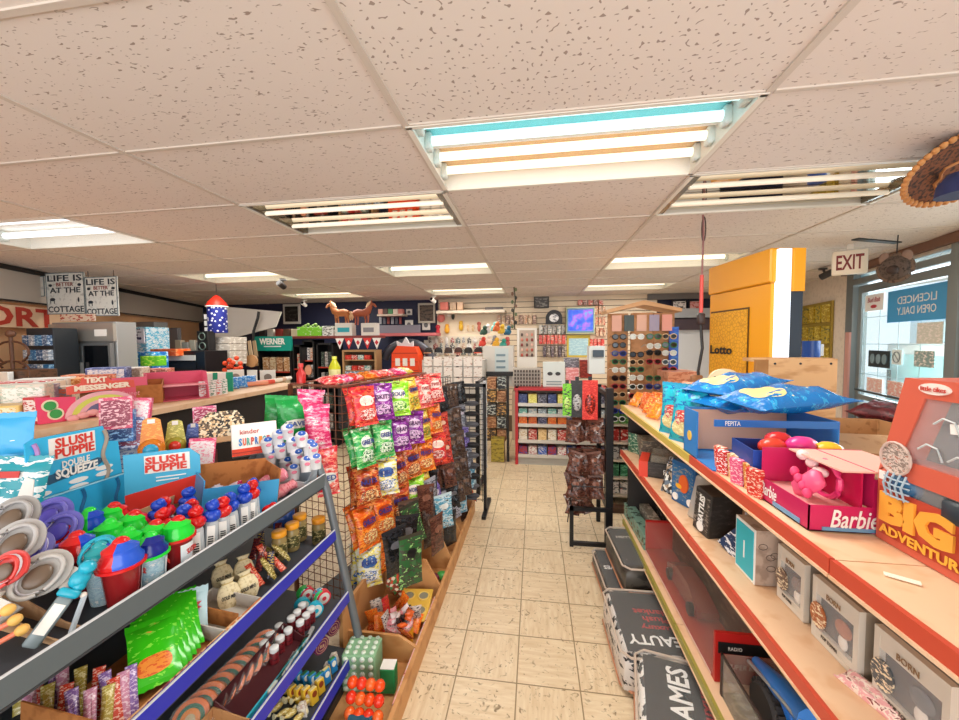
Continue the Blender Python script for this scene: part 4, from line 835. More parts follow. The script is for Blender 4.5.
for x, z in ((-.38, .40), (-.38, .33), (.06, .44), (.06, .37), (.4, .50), (.4, .43)): part('candy_picture', MB().ell(wd*x, hh*z, wd*.12, hh*.028, -.006, -.003), flat('f0f0ee'), t_, False)
a_, b_ = at(147, 485, x=-1.36), at(186, 452, x=-1.42)
def card(name, label, u, v, uw, vh, x, ang, mt, z0=None, th=.005, cut=0, lean=0):
    """upright printed card whose centre shows at (u, v)"""
    c_ = at(u, v, x=x); s_ = (c_-Vector((0, 0, CH))).length/F*.93; w_, h = uw*s_, vh*s_
    t_ = thing(name, label, 'display card', (c_.x, c_.y, c_.z-h/2), ang, None, (lean, 0, ang))
    part('card', MB().ext([(-w_/2, 0), (w_/2, 0), (w_/2, h-cut*h), (w_/2-cut*h, h), (-w_/2, h)] if cut else [(-w_/2, 0), (w_/2, 0), (w_/2, h), (-w_/2, h)], -th/2, th/2), mt, t_, False); return t_, w_, h
A_ = .62
t_, w_, h = card('header_card_display', 'smaller sky blue card with a red lower half over the twin-bulb tubes', 164, 478, 48, 44, -1.42, A_, flat('4ab4dc', .4), cut=.15)
part('red_half', MB().ext([(-w_/2, 0), (w_/2, 0), (w_/2, h*.5), (-w_/2, h*.28)], -.005, -.002), flat('e03020'), t_, False); text('SLUSH\nPUPPIE', w_*.55, h*.28, flat('d83a2c'), t_, (.01, -.006, h*.78), bold=.04); part('white_ground', MB().bx(-w_*.24, w_*.36, -.0045, -.003, h*.62, h*.94), WHITE, t_, False); part('white_caption', MB().bx(-w_*.1, w_*.3, -.0045, -.002, h*.52, h*.54).bx(-w_*.1, w_*.2, -.0045, -.002, h*.46, h*.48), WHITE, t_, False)
part('support_leg', MB().bx(-.01, .01, .003, .012, 0, h), CARDL, t_, False)
# low cardboard trays with printed fronts along the grey rail
for i, (y0, y1, l, c, tx) in enumerate([(.36, .70, 'empty brown display tray behind the grey rail at the photo left', 'cdb898', ''), (.74, 1.08, 'display tray of slush cups with a pale scalloped front', 'cfe0e6', 'DOUBLE SQUEEZE'), (1.10, 1.36, 'display tray of twin-bulb tubes with a pale front', 'dfe4e0', 'SQUEEZE')]):
    t_ = tray('display_tray', l, y1-y0, .34, .032, .09, CARD, (-1.24, (y0+y1)/2, sz(-1.08, 0)+.004), PI/2, front=flat(c, .5), rot=(.145, 0, PI/2), txt=tx or None, tcol='9a5048', inner=CARDL)
# blue tray box with brown inside
t_ = thing('candy_carton', 'open cardboard carton, brown inside and blue outside, right of the lollies', 'box', Vector((-1.22, 1.37, sz(-1.2, 0)+.004)), .95, None, (0, .12, .95))
part('rear_wall', MB().bx(-.14, .12, .09, .094, 0, .18).bx(.12, .124, -.09, .094, 0, .17).bx(-.14, .12, -.09, .09, 0, .004), speck('b4713a', '9a5a28', 30, .5), t_, False)
part('blue_wall', MB().bx(-.14, .12, -.094, -.09, 0, .13), flat('3a96c8', .4), t_, False); part('left_wall', MB().bx(-.144, -.14, -.094, .094, 0, .16), flat('3a96c8', .4), t_, False)
solo('pink_candy_bottle', MB().lathe([(.001, 0), (.03, .004), (.034, .03), (.022, .06), (.030, .085), (.024, .105), (.001, .112)], 16), pr(['f08aa0', 'f6b0bc', 'd84a6c'], 40, .25), 'pink peanut-shaped candy bottle lying inside the brown carton', 'candy', at(262, 481, x=-1.20)-Vector((0, 0, .02)), rot=(1.1, .3, 1.9))
solo('pink_candy_bottle', MB().lathe([(.001, 0), (.028, .004), (.03, .03), (.02, .06), (.024, .09), (.001, .10)], 16), pr(['f4a0a8', 'e87888', 'fadadc'], 40, .25), 'pink candy bottle half out of the carton toward the grey rail', 'candy', at(275, 490, x=-1.17)-Vector((0, 0, .02)), rot=(1.2, .2, 2.3))
# cartoned lollies: mixed wrapped candy between bulbs and carton
for i, (u, v, c, l) in enumerate([(197, 480, ['e87030', 'f8c080', 'c84020'], 'orange striped'), (207, 473, ['2a8a50', 'e8e040', '1a5a8a'], 'green and yellow'), (217, 478, ['d8c890', 'f0e8c8', 'a87850'], 'cream'), (225, 486, ['c8c0c8', 'e8e0e8', '988898'], 'silver pink'), (210, 490, ['f0a090', 'f8d0c0', 'd86a5a'], 'salmon'), (235, 478, ['b02858', 'e85a8a', 'f0c8d8'], 'magenta'), (199, 468, ['28a0d0', '3ac060', 'f0f0e0'], 'cyan and green'), (243, 484, ['2a48b0', '4a7ad8', 'd8e0f0'], 'blue')]):
    p = on(u, v, 0, .10); t_ = thing('wrapped_lolly', f'{l} wrapped lolly in the mixed lot between the bulb tubes and the carton', 'candy', p, .5, None, (-.5+.15*(i % 3), .3-.2*(i % 4), .8))
    part('wrapper', bagmesh(.045, .09, .026, seed=60+i), pr(c, 55, .2), t_); part('stick', MB().cyl(0, 0, -.03, .0, .003, 6), WHITE, t_); part('twisted_end', MB().ext([(-.004, .088), (.004, .088), (.016, .112), (-.016, .112)], -.001, .001), clear('f0e8f0', .6, .1), t_)
# hang-card spinner toys
for i, (u, v, c1, c2, c3, l) in enumerate([(151, 442, 'f08a20', 'f6b040', '2aa8d8', 'orange whistle candy pack with a round blue centre'), (175, 436, 'b8b040', 'e8e070', 'e03828', 'yellow-green whistle candy pack with a red pop'), (193, 432, '3a5ac0', '6a8ae0', 'e03860', 'blue whistle candy pack with a pink ball')]):
    c_ = at(u, v, x=-1.60); t_ = thing('whistle_candy_pack', l, 'candy', (c_.x, c_.y, c_.z-.10), .72, None, (-.15, 0, .72)); k = 1-.15*i
    part('backing_card', MB().ext([(-.035*k, .0), (.035*k, 0), (.045*k, .07), (.03*k, .19*k), (.012*k, .20*k), (-.012*k, .20*k), (-.03*k, .19*k), (-.045*k, .07)], -.002, .002), pr([c1, c2, 'f0e0c0'], 40), t_, False)
    part('blister', MB().ball(0, -.01, .065*k, .046*k, 1, .45, 1), clear(c1, .6, .1), t_); part('candy_centre', MB().ball(0, -.028, .065*k, .026*k, 1, .3, 1), flat(c3, .2), t_); part('white_tab', MB().box(0, -.004, .185*k, .025*k, .004, .018), WHITE, t_, False)
t_ = tray('display_tray', 'crimson display tray under the whistle candy packs', .24, .09, .045, .09, flat('a02848', .4), (-1.62, 1.52, 1.075), .55, txt='SOUR', tcol='f0d0d8')
# white surprise-egg carton, patterned bag, egg tubs
t_ = thing('surprise_egg_carton', 'white carton with colourful lettering and a red bottom band', 'box', at(255, 438, y=1.62), .85, None, (-.35, .0, .75))
part('carton', MB().box(0, .03, 0, .19, .06, .15, .003), flat('f6f4ee', .4), t_, False); part('red_band', MB().bx(-.095, .095, -.002, .0, -.075, -.042), flat('e0401c', .4), t_, False); part('red_band_edge', MB().bx(-.095, .095, -.0035, -.002, -.062, -.058), flat('a82010'), t_, False)
text('kinder', .08, .022, flat('c83020'), t_, (-.02, -.003, .035), (PI/2, .0, 0)); 
for i, (ch, c) in enumerate(zip('SURPRISE', ['2a8ad0', 'e86030', '58b0a0', 'd04838', '3a78c0', 'e08830', '48a8b0', 'c84858'])): text(ch, .013, .036, flat(c), t_, (-.06+.0165*i, -.003, -.012), bold=.04)
t_ = thing('patterned_box', 'arched tan box printed with dense dark line drawings', 'box', at(222, 426, y=1.58), .8, None, (-.25, 0, .7))
part('box_body', MB().ext([(-.09, -.075), (.09, -.075), (.09, .03), (.06, .07), (-.05, .07), (-.09, .03)], 0, .07), voro(['d8b88a', '2a2420', 'e8d8b8', '6a5640'], 120, .5, False), t_, False); part('bottom_band', MB().bx(-.09, .09, -.003, 0, -.075, -.05), flat('c8a070'), t_, False)
EGB = None
for i, (u, v) in enumerate([(268, 447), (278, 439), (288, 433), (270, 459), (281, 452), (292, 446), (302, 441), (312, 452), (297, 458), (306, 466), (316, 463), (285, 466), (294, 474), (309, 449)]):
    p = at(u, v, y=1.61+.025*(i % 3)); lb = f'white and blue egg tub, {ORD[i]} counted from the white carton towards the rack post'
    if EGB is None:
        EGB = thing('egg_candy_tub', lb, 'candy', p-Vector((0, 0, .03)), .9, 'white and blue egg tubs', (-.3, 0, .9)); EGB.scale = (1.2, 1.2, 1.2)
        part('tub', MB().lathe([(.018, 0), (.024, .04), (.026, .042)], 12), flat('d8dce0', .3), EGB); part('foil_top', MB().ball(0, 0, .045, .024, 1, 1, .8, 12, 6), flat('eceef2', .25), EGB)
        part('blue_print', MB().at(0, -.018, .052, rx=-.55).ell(0, 0, .014, .010, -.003, .003), flat('1a58b8'), EGB); part('pink_print', MB().at(0, -.022, .030, rx=-.2).ell(0, 0, .010, .006, -.003, .003), flat('d0708a'), EGB)
    else: dup(EGB, loc=p-Vector((0, 0, .03)), rot=(-.3+.1*(i % 3), .1*(i % 2), .7+.2*(i % 3)), label=lb)
t_ = tray('display_tray', 'white stepped tray holding the egg tubs behind the grey rail end', .34, .10, .06, .16, flat('c8ccd0', .4), (-1.24, 1.645, sz(-1.2, 0)+.004), 0, rot=(0, .145, 0), inner=flat('a8b4c0'))
solo('price_card', MB().box(0, 0, 0, .07, .002, .05), pr(['f0e8e4', 'f0e8e4', 'd0506a'], 40), 'white and pink price card clipped inside the rack end', 'card', Vector((-1.14, 1.45, 1.01)), rot=(-.3, 0, 1.2))
for i, (u, v) in enumerate([(268, 512), (262, 505)]): solo('red_gel_candy', MB().ball(0, 0, .02, .022, 1.3, 1, .8, 12, 7).ball(.02, 0, .03, .016).ball(-.02, .01, .028, .016), flat('e01a14', .12), f'glossy red lumpy gel candy {["in front at", "just behind the front one at"][i]} the grey rail', 'candy', on(u, v, 0, .02), .4)
# toilet shaped candies
def toilet(label, u, v, x, c, rot, sc=1):
    p = at(u, v, x=x); t_ = thing('toilet_candy', label, 'candy', p, 0, 'toilet-shaped candies', rot)
    q = MB(); q.tube([(.034*sc*math.cos(a), -.008, .048*sc*math.sin(a)) for a in [k*PI/10 for k in range(20)]], .0055*sc, 8, True); part('seat_ring', q, flat(c, .3), t_)
    part('lid', MB().ext([(.05*sc*math.cos(a), .065*sc*math.sin(a)+(.02*sc if math.sin(a) < 0 else 0)) for a in [k*PI/14 for k in range(28)]], .006, .014), flat(c, .3), t_); q = MB(); q.tube([(.032*sc*math.cos(a), .004, .044*sc*math.sin(a)+.005) for a in [k*PI/10 for k in range(20)]], .003*sc, 6, True); part('lid_rim', q, flat('e8e8f0', .3), t_)
    part('bowl', MB().lathe([(.03*sc, -.055*sc), (.022*sc, -.09*sc), (.03*sc, -.12*sc), (.034*sc, -.12*sc)], 12), flat('d8d4cc', .35), t_); part('lollipop', MB().ball(0, -.004, 0, .022*sc, 1, .3, 1.3), flat('5048b0' if c in (PU, '8482cc') else '6a5848', .3), t_); return t_
PU, GR = '6c68c8', 'a4a2a0'
for u, v, x, c, rot, s_, l in [(48, 518, -1.44, PU, (-.5, .5, .6), 1.1, 'purple toilet candy at the back under the blue card'), (58, 532, -1.36, PU, (-.5, .5, .5), 1.05, 'purple toilet candy in front of the back purple one'), (30, 552, -1.30, '8482cc', (-.6, .3, .5), .9, 'pale purple toilet candy between the grey ones'),
    (10, 520, -1.36, GR, (-.5, .4, .5), 1.1, 'grey toilet candy at the left photo edge, topmost'), (14, 545, -1.28, 'b0aeac', (-.5, .5, .6), 1.1, 'grey toilet candy with a dark spot below the topmost one'), (38, 577, -1.20, 'b8b6b2', (-.7, .7, .4), 1.15, 'large grey toilet candy with an open brown middle'), (96, 553, -1.17, '22b0cc', (-.7, .6, .4), .85, 'bright teal toilet candy beside the large red cup'), (4, 572, -1.22, 'd8403a', (-.4, .3, .4), .8, 'red toilet candy cut by the left photo edge')]: toilet(l, u, v, x, c, rot, s_*.88)
t_ = thing('candy_dispenser', 'teal flip-top candy dispenser leaning over the empty tray', 'candy', at(70, 592, x=-1.12), 0, None, (-.5, .55, .6)); TE = flat('1fa8c4', .25)
part('tube_body', MB().box(0, 0, -.06, .03, .022, .10, .004), flat('8a9aa0', .3), t_); part('white_label', MB().box(0, -.012, -.055, .022, .002, .06), WHITE, t_, False); part('collar', MB().box(0, 0, -.002, .042, .032, .018, .004), TE, t_)
part('cap_figure', MB().ball(0, 0, .03, .02, 1, .9, 1.2, 12, 7).ball(0, -.012, .055, .016, 1.1, .8, 1).ball(.008, .0, .015, .014), TE, t_); part('side_leg', MB().tube([(.03, 0, 0), (.06, .02, -.10)], .006), flat('b8c4cc'), t_); part('button', MB().ball(.028, 0, .0, .007), flat('e8dcd0'), t_)
for i in range(3):
    t_ = thing('orange_stick_candy', f'orange stick candy with a yellow knob, {["upper", "middle", "lower"][i]} of three at the left edge', 'candy', at(4+7*i, 612+10*i, x=-1.13), 0, None, (0, 1.25, .9)); part('stick', MB().cyl(0, 0, -.10, 0, .006, 8), pr(['e88060', 'f8d0b0'], 60), t_); part('knob', MB().ball(0, 0, .006, .012), flat('e8b860'), t_)
# tall pouches at far left
b0 = bag('teal_candy_pouch', 'white and teal wavy candy pouch at the left photo edge with a red tab', 'candy', .13, .18, .03, pr(['1c98a8', 'e8f0f0', '9ad8dc'], 14, .3), loc=at(14, 520, x=-1.62)-Vector((0, 0, .0)), rot=(-.2, .1, .5), seed=3); part('red_tab', MB().bx(-.06, .0, -.022, -.018, .13, .15), flat('c83028'), b0, False)
bag('blue_candy_pouch', 'sky blue pouch with white swirls above the teal one', 'candy', .14, .12, .02, pr(['38a8e0', '38a8e0', 'f0f4f4'], 14, .3), loc=at(6, 455, x=-1.70), rot=(-.15, 0, .5), seed=4)
solo('white_spoon_card', MB().ext([(-.02, -.06), (.03, -.06), (.02, .07), (.0, .08)], -.002, .002), flat('e6e2dc'), 'narrow white card wedged between the pouch and the blue display', 'card', at(20, 505, x=-1.5), rot=(-.2, .1, .6))
# ---- second shelf
def packs(name, label, items, lev, group, size, mats, h=.03):
    pass
t_ = thing('candy_carton', 'brown carton divider on the second shelf holding the green bags', 'box', (0, 0, 0)); p0 = on(60, 690, 1); 
t_.location = (-1.12, .90, sz(-1.12, 1)+.002); t_.rotation_euler = (.1, 0, PI/2)
part('side_wall', MB().bx(-.20, -.196, -.12, .12, 0, .09).bx(.20, .204, -.12, .12, 0, .06).bx(-.2, .2, -.12, .12, 0, .003), speck('b07038', '965a28', 30, .5), t_, False); part('printed_front', MB().bx(-.2, .2, -.124, -.12, 0, .05), pr(['d8a878', '8a4a4a', 'e8d8c8'], 30), t_, False); text('crunch & dip', .11, .02, flat('e8e0d8'), t_, (.05, -.126, .025), shear=.2)
for i in range(6):
    u, v = 168-7*i, 628+3*i; p = on(160-4*i, 640-3*i, 1, .0)
    b0 = bag('green_gummy_bag', f'bright green gummy bag, {["top", "second", "third", "fourth", "fifth", "lowest"][i]} of the fanned stack in the brown carton', 'candy', .12, .17, .022, pr(['36c018', '36c018', '7ee040', 'e8a040'], 18, .2), loc=(-1.04-.006*i, .86+.020*i, sz(-1.06, 1)+.035+.002*i), rot=(-1.05, .0, .9), seed=70+i, img=pr(['e89038', 'd85a28', 'f0d8a0'], 40) if i == 0 else None, group='green gummy bags')
b0 = bag('fizz_candy_pouch', 'pale blue pouch with a red star burst standing in the white tray', 'candy', .11, .13, .02, flat('bfe0ea', .3), None, loc=on(205, 645, 1)+Vector((-.06, 0, .012)), rot=(-.55, 0, .75), seed=8)
q = MB().ext([((.04 if k % 2 else .026)*math.cos(k*PI/8), .09+(.024 if k % 2 else .016)*math.sin(k*PI/8)) for k in range(16)], -.018, -.013); part('star_burst', q, flat('c83a44'), b0, False); part('candy_drawing', MB().ell(.01, .04, .016, .012, -.017, -.012).ell(-.02, .035, .008, .008, -.017, -.012), flat('e890a8'), b0); text('POP\nROCKS', .045, .026, WHITE, b0, (0, -.02, .09))
tray('display_tray', 'white-lined tray around the star burst pouch on the second shelf', .16, .2, .05, .05, flat('c8c4bc', .5), (-1.09, 1.12, sz(-1.09, 1)+.004), PI/2, rot=(.1, 0, PI/2), front=pr(['c87848', 'e8c8a0', '6a3a5a'], 30))
GB = None
for i, (u, v, l) in enumerate([(228, 592, 'front left'), (248, 582, 'front right'), (222, 572, 'rear left'), (243, 566, 'rear right')]):
    p = on(u+2, v+16, 1)+Vector((0, 0, .0)); lb = f'cream cloth nugget pouch with black lettering, {l} of four'
    if GB is None:
        GB = thing('nugget_gum_pouch', lb, 'candy', p, .9, 'cream cloth pouches', (-.35, 0, .9)); part('cloth_pouch', MB().loft([[((.034+a*.0)*s_*math.cos(k*PI/8)*(1+.05*math.sin(3*k)), .018*s_*math.sin(k*PI/8), z) for k in range(16)] for a, s_, z in ((0, .7, 0), (0, 1.05, .02), (0, 1.1, .05), (0, .85, .075), (0, .45, .085), (0, .7, .10))]), speck('e6dab4', 'c8b88c', 90, .5), GB)
        part('neck_tie', MB().tube([(.017*math.cos(k*PI/5), .009*math.sin(k*PI/5), .085) for k in range(10)], .002, 5, True), flat('c8b070'), GB); text('GOLD MINE', .05, .013, flat('2c2820'), GB, (0, -.0215, .04), bold=.03)
    else: dup(GB, loc=p, rot=(-.35, .1*(i-2), .8+.1*i), label=lb)
for i, (u, v) in enumerate([(252, 560), (262, 553), (270, 566), (280, 556), (258, 572), (271, 578), (284, 570), (290, 560), (276, 546), (285, 545), (262, 585), (276, 590)]):
    c = [['5a2430', 'a04030', '2a1a1a'], ['2a2c48', 'c8a850', '4a2030'], ['c83a28', 'e8a080', '801c14'], ['8a7a30', 'e8d890', '4a3a18']][i % 4]
    p = on(u, v, 1, .02); solo('foil_candy_bar', bagmesh(.03, .10, .016, seed=90+i, m_=8), pr(c, 60, .2), f'{["maroon", "navy and gold", "bright red", "olive"][i % 4]} foil candy bar, {["farthest", "middle", "nearest"][i//4]} of its colour beyond the cream pouches', 'candy', p+Vector((.0, 0, .02)), rot=(-1.0+.2*(i % 3), .2*(i % 2), .4+.5*(i % 4)), group='foil candy bars heaped on the second shelf')
J0 = None
for i, (u, v) in enumerate([(279, 532), (292, 524), (300, 515), (321, 531), (330, 523)]):
    p = on(u, v, 1, .12); lb = f'spice jar with an orange-yellow lid, {["nearest", "second", "third", "fourth, past the gap", "farthest, at the rack post"][i]} along the blue rail'
    if not J0: J0 = jar('spice_jar', lb, 'jar', .031, .105, clear('a89460', .8, .1), flat('f0a428', .35), p, 'jars with orange-yellow lids', band=pr(['4a4a2a', 'c8b880', '8a3a28'], 50))
    else: dup(J0, loc=p, label=lb)
t_ = bag('blue_pouch', 'royal blue pouch with a white top behind the orange-lidded jars', 'candy', .11, .15, .04, pr(['1c58b8', '1c58b8', 'e8eef4'], 14, .3), loc=on(318, 520, 1)+Vector((-.05, 0, 0)), rot=(-.3, 0, .9), seed=11)
# gel pens / candy sticks bottom-left
k = 0
for row in range(2):
    for i in range(8):
        c = [['c88aa8', 'e8d0e0', '8a5a80'], ['b0a04a', 'e0d8a0', '6a5a28'], ['d04838', 'f0c8b8', '8a2a20'], ['8a6ab0', 'd8c8e8', '4a3a6a']][(i+row) % 4]
        p = on(28+15*i-10*row, 708+1.5*i-24*row, 1, .08); solo('wrapped_candy_stick', bagmesh(.026, .12, .018, seed=120+k, m_=8), pr(c, 60, .25), f'{["pink-lilac", "olive", "red", "purple"][(i+row) % 4]} wrapped candy stick, {["front", "rear"][row]} row, {ORD[i]} from the left', 'candy', p, rot=(-.75, .1*(i % 3), 1.0), group='wrapped candy sticks on the second shelf'); k += 1
# ---- third shelf: striped discs, white-capped bottles, tape rolls
D0 = None
for i in range(9):
    u, v = 190+9.5*i, 714-9.2*i
    p = on(u-2, v, 2, .06); lb = f'orange, green and cream swirled lollipop disc, {ORD[i]} of the leaning row from the camera'
    if not D0:
        D0 = thing('swirl_lollipop', lb, 'candy', p, 0, 'leaning swirl lollipops', (-.6, .0, .45)); 
        for a, (r0, r1, c) in enumerate([(0, .016, 'c8b48a'), (.016, .03, 'e88a30'), (.03, .042, '1c6a50'), (.042, .055, 'e0702c')]):
            q = MB(); n = 22; rings = [[(r_*math.cos(k2*2*PI/n), yy, .03+r_*math.sin(k2*2*PI/n)) for k2 in range(n)] for r_, yy in ((max(r0, .0005), -.012+.006*a/3), (r1, -.010+.006*(a+1)/3), (r1, .008), (max(r0, .0005), .008))]; q.loft(rings, cap=False); part('colour_ring', q, pr([c, c, ['f0e8c0', '2a8a50', 'f0c060', '3a8a8a'][a]], 16, .2, True), D0)
        part('clear_wrap', MB().at(0, 0, .03, rx=PI/2).cyl(0, 0, -.014, .018, .058, 22), clear('f0f4ee', .12, .05), D0)
    else: dup(D0, loc=p, rot=(-.6+.05*(i % 3), .0, .45), label=lb)
C0 = None
for i, (u, v) in enumerate([(264, 641), (274, 646), (270, 632), (280, 636), (279, 624), (288, 628), (291, 616), (300, 620), (297, 610), (306, 613), (302, 603), (311, 607)]):
    p = on(u, v, 2, .07); lb = f'small dark bottle with a white cap, {["front", "rear"][i % 2]} of pair {ORD[i//2]} from the camera'
    if not C0:
        C0 = thing('candy_bottle', lb, 'candy', p, 0, 'white-capped candy bottles'); part('bottle_body', MB().lathe([(.017, 0), (.018, .045), (.012, .055)], 12), pr(['7a2028', '3a1018', 'c8b8b0'], 50), C0); part('cap', MB().lathe([(.0165, .05), (.0175, .054), (.0175, .066), (.013, .07), (.001, .07)], 14), flat('e8ecec', .25), C0)
    else: dup(C0, loc=p, label=lb)
for i, (u, v, c) in enumerate([(307, 585, '28b048'), (320, 592, '3ad070'), (318, 576, 'd83848'), (332, 581, 'e8404c'), (302, 600, '20a8c0'), (315, 604, '18b8d8'), (330, 563, '2a3a6a'), (337, 570, 'c8d0e0')]):
    p = on(u, v, 2, .06); t_ = thing('gum_tape_roll', f'{["green", "bright green", "crimson", "red", "teal", "cyan", "navy dotted", "pale blue"][i]} gum tape roll standing on edge near the rack post', 'candy', p, .9, None, (0, 0, .9))
    part('roll_case', MB().at(0, 0, .034, rx=PI/2).cyl(0, 0, -.014, .014, .034, 18), pr([c, c, 'f0f0e8'], 40) if i < 6 else voro([c, 'f0f0f0', 'd04050', '3aa0c0'], 90), t_); part('white_side', MB().at(0, 0, .034, rx=PI/2).cyl(0, 0, .014, .016, .026, 16), flat('e8ece4'), t_); part('hub_spiral', MB().at(0, 0, .034, rx=PI/2).cyl(0, 0, .016, .018, .010, 12), flat(c), t_)
tray('display_tray', 'cyan-edged tray holding the white-capped bottles', .36, .12, .03, .07, flat('38b8d0', .4), (-1.02, 1.25, sz(-1.0, 2)+.003), PI/2, rot=(.1, 0, PI/2), inner=flat('4a1a20'))
for i in range(6): solo('gum_stick_pack', MB().box(0, 0, .006, .016, .09, .012, .002), pr([['c8ccc0', '8a8a80'], ['2a5a38', 'd8e0d0'], ['b0b4b4', 'e8e8e8']][i % 3], 40), f'thin gum pack lying along the rail, {ORD[i]} from the disc lollipops', 'gum', (xf(.43)-.03-.002*i, 1.22+.045*i, .415), rz=.1*(i % 3), group='thin gum packs on the third shelf')
tray('display_tray', 'brown tray under the swirl lollipops', .42, .14, .04, .05, CARD, (-1.01, .86, sz(-1.0, 2)+.003), PI/2, rot=(.1, 0, PI/2))
# ---- fourth shelf: purple tins, blue and yellow boxes, twists
for i, (u, v, l) in enumerate([(334, 628, 'upper'), (322, 646, 'front'), (312, 640, 'rear left')]):
    p = on(u, v, 3, .09) if 0 else at(u, v, x=-.985); t_ = thing('bubblegum_tin', f'round plum tin with gold rings, {l} one of three', 'tin', p, 0, 'plum gum tins', (0, .2, 1.15)); part('tin', MB().at(rx=PI/2).cyl(0, 0, -.03, .0, .037, 24), flat('7a2a5a', .3), t_); q = MB()
    for r_ in (.030, .020): q.tube([(r_*math.cos(k*PI/12), -.001, r_*math.sin(k*PI/12)) for k in range(24)], .0015, 5, True)
    part('gold_ring', q, flat('d8b890', .3, .5), t_); text('BUB', .022, .014, flat('d8b890'), t_, (0, -.002, 0))
tray('display_tray', 'plum cardboard tray holding the round tins', .26, .13, .035, .08, flat('4a1c40', .4), (-1.0, 1.50, .36), PI/2, rot=(.1, 0, PI/2)) if 0 else None
k = 0
for c, u0, v0, nm in (('2a88c8', 299, 673, 'blue'), ('e0b838', 293, 687, 'yellow')):
    for i in range(6):
        p = on(u0+7*i, v0-1*i+1.8*i, 3, .06); t_ = thing('collectible_candy_box', f'small {nm} candy box with white marks, {ORD[i]} in its row above the lowest blue rail', 'candy', p, 1.2, f'small {nm} candy boxes', (-.2, 0, 1.2)); part('carton', MB().box(0, 0, .03, .034, .022, .06, .002), flat(c, .35), t_, False); part('white_mark', MB().ell(0, .04, .011, .012, -.0125, -.011), flat('f0f0e0') if nm == 'blue' else flat('8a3a18'), t_); part('top_panel', MB().box(0, 0, .0605, .028, .018, .001), flat('3a9a60' if nm == 'blue' else 'f0e0a0'), t_, False); k += 1
for i in range(12):
    p = on(262+7*(i % 6)+9*(i//6), 700+3*(i % 6)-17*(i//6)+2*(i % 2), 3, .03); t_ = thing('twisted_taffy', f'gold-wrapped twisted taffy, {ORD[i % 6]} of the {["front", "rear"][i//6]} row in front of the yellow boxes', 'candy', p, 1.1, 'gold-wrapped taffies', (0, .3, 1.0+.2*(i % 3))); part('taffy', MB().tube([(-.03, 0, .02), (-.015, 0, .02), (0, 0, .021), (.015, 0, .02), (.03, 0, .02)], [.004, .011, .013, .011, .004], 8), pr(['d8c070', 'f0e8b0', 'a87838'], 60, .2), t_); [part('wrapper_end', MB().at(s_*.03, 0, .02, ry=s_*PI/2).cyl(0, 0, 0, .014, .003, 8, .012), flat('f0e8c0', .2), t_) for s_ in (-1, 1)]
# ---- lowest: strip packs
for i in range(6):
    t_ = thing('sour_strip_pack', f'long white and pink sour strip pack, {ORD[i]} from the rack post', 'candy', (-.93-.0*i, 1.62-.05*i, .075), 0, 'sour strip packs', (0, -.25, .12)); part('pack', MB().box(0, 0, .055, .03, .03, .13, .004), pr(['e8e4d8', 'c8b0a0', 'b05a58'], 30), t_); part('white_edge', MB().box(.016, -.012, .055, .004, .005, .13), WHITE, t_, False)

# packs standing between the header cards and the counter
for i, (u, v, c, l) in enumerate([(118, 425, ['2a6ab0', '8ab8e0', '183a70'], 'blue pack right of the large blue display card'), (125, 432, ['3a4a8a', 'c8d0e8', '8a3050'], 'navy pack with pale print right of the large blue card'), (205, 418, ['e86a98', 'f8d0dc', 'b02858'], 'pink pack left of the patterned arched box'), (133, 412, ['e0507a', 'f0a0b8', 'fff0f0'], 'pink pack behind the orange whistle candy'), (116, 412, ['d04068', 'f0b8c0', '8a1c40'], 'crimson flat pack above the blue packs'), (128, 455, ['e8e8ec', '3a5a9a', 'a0a8b8'], 'white and navy small box left of the red-bottomed card'), (134, 470, ['a82848', 'd86080', '60142c'], 'maroon small box left of the red-bottomed card'), (200, 452, ['e83870', 'f8a0b8', 'fff0f4'], 'hot pink oval pack right of the pink ball candy')]):
    p = at(u, v, x=-1.68 if i != 7 else -1.5); carton('candy_pack', l, 'candy', .10, .03, .13, pr(c, 30), (p.x, p.y, p.z-.07), .6, rot=(-.15, .1*(i % 2), .6+.1*(i % 3)), face=pr(c[::-1], 45))
# ============================================================ PEACH COUNTER behind the rack
ct = thing('display_counter', 'long peach-topped counter behind the candy rack', 'counter', (0, 0, 0))
part('counter_top', MB().bx(-2.62, -2.02, -.5, 3.05, 1.30, 1.33), SHELFW, ct, False); part('front_board', MB().bx(-2.60, -2.06, -.45, 3.0, .0, 1.29), flat('241f1e', .6), ct, False)
part('upper_shelf', MB().bx(-3.1, -2.64, -.5, 3.05, 1.40, 1.425), SHELFW, ct, False); part('upper_support', MB().bx(-3.1, -2.66, -.45, 3.0, 0, 1.39), flat('8a5a38', .6), ct, False)
ZC = 1.332
def onc(u, v, x): return at(u, v, x=x)
def cbox(name, label, cat, u, x, sx, sy, h, mt, rz=.5, **k):
    p = at(u, 420, x=x); return carton(name, label, cat, sx, sy, h, mt, (x, p.y, ZC if x > -2.63 else 1.427), rz, **k)
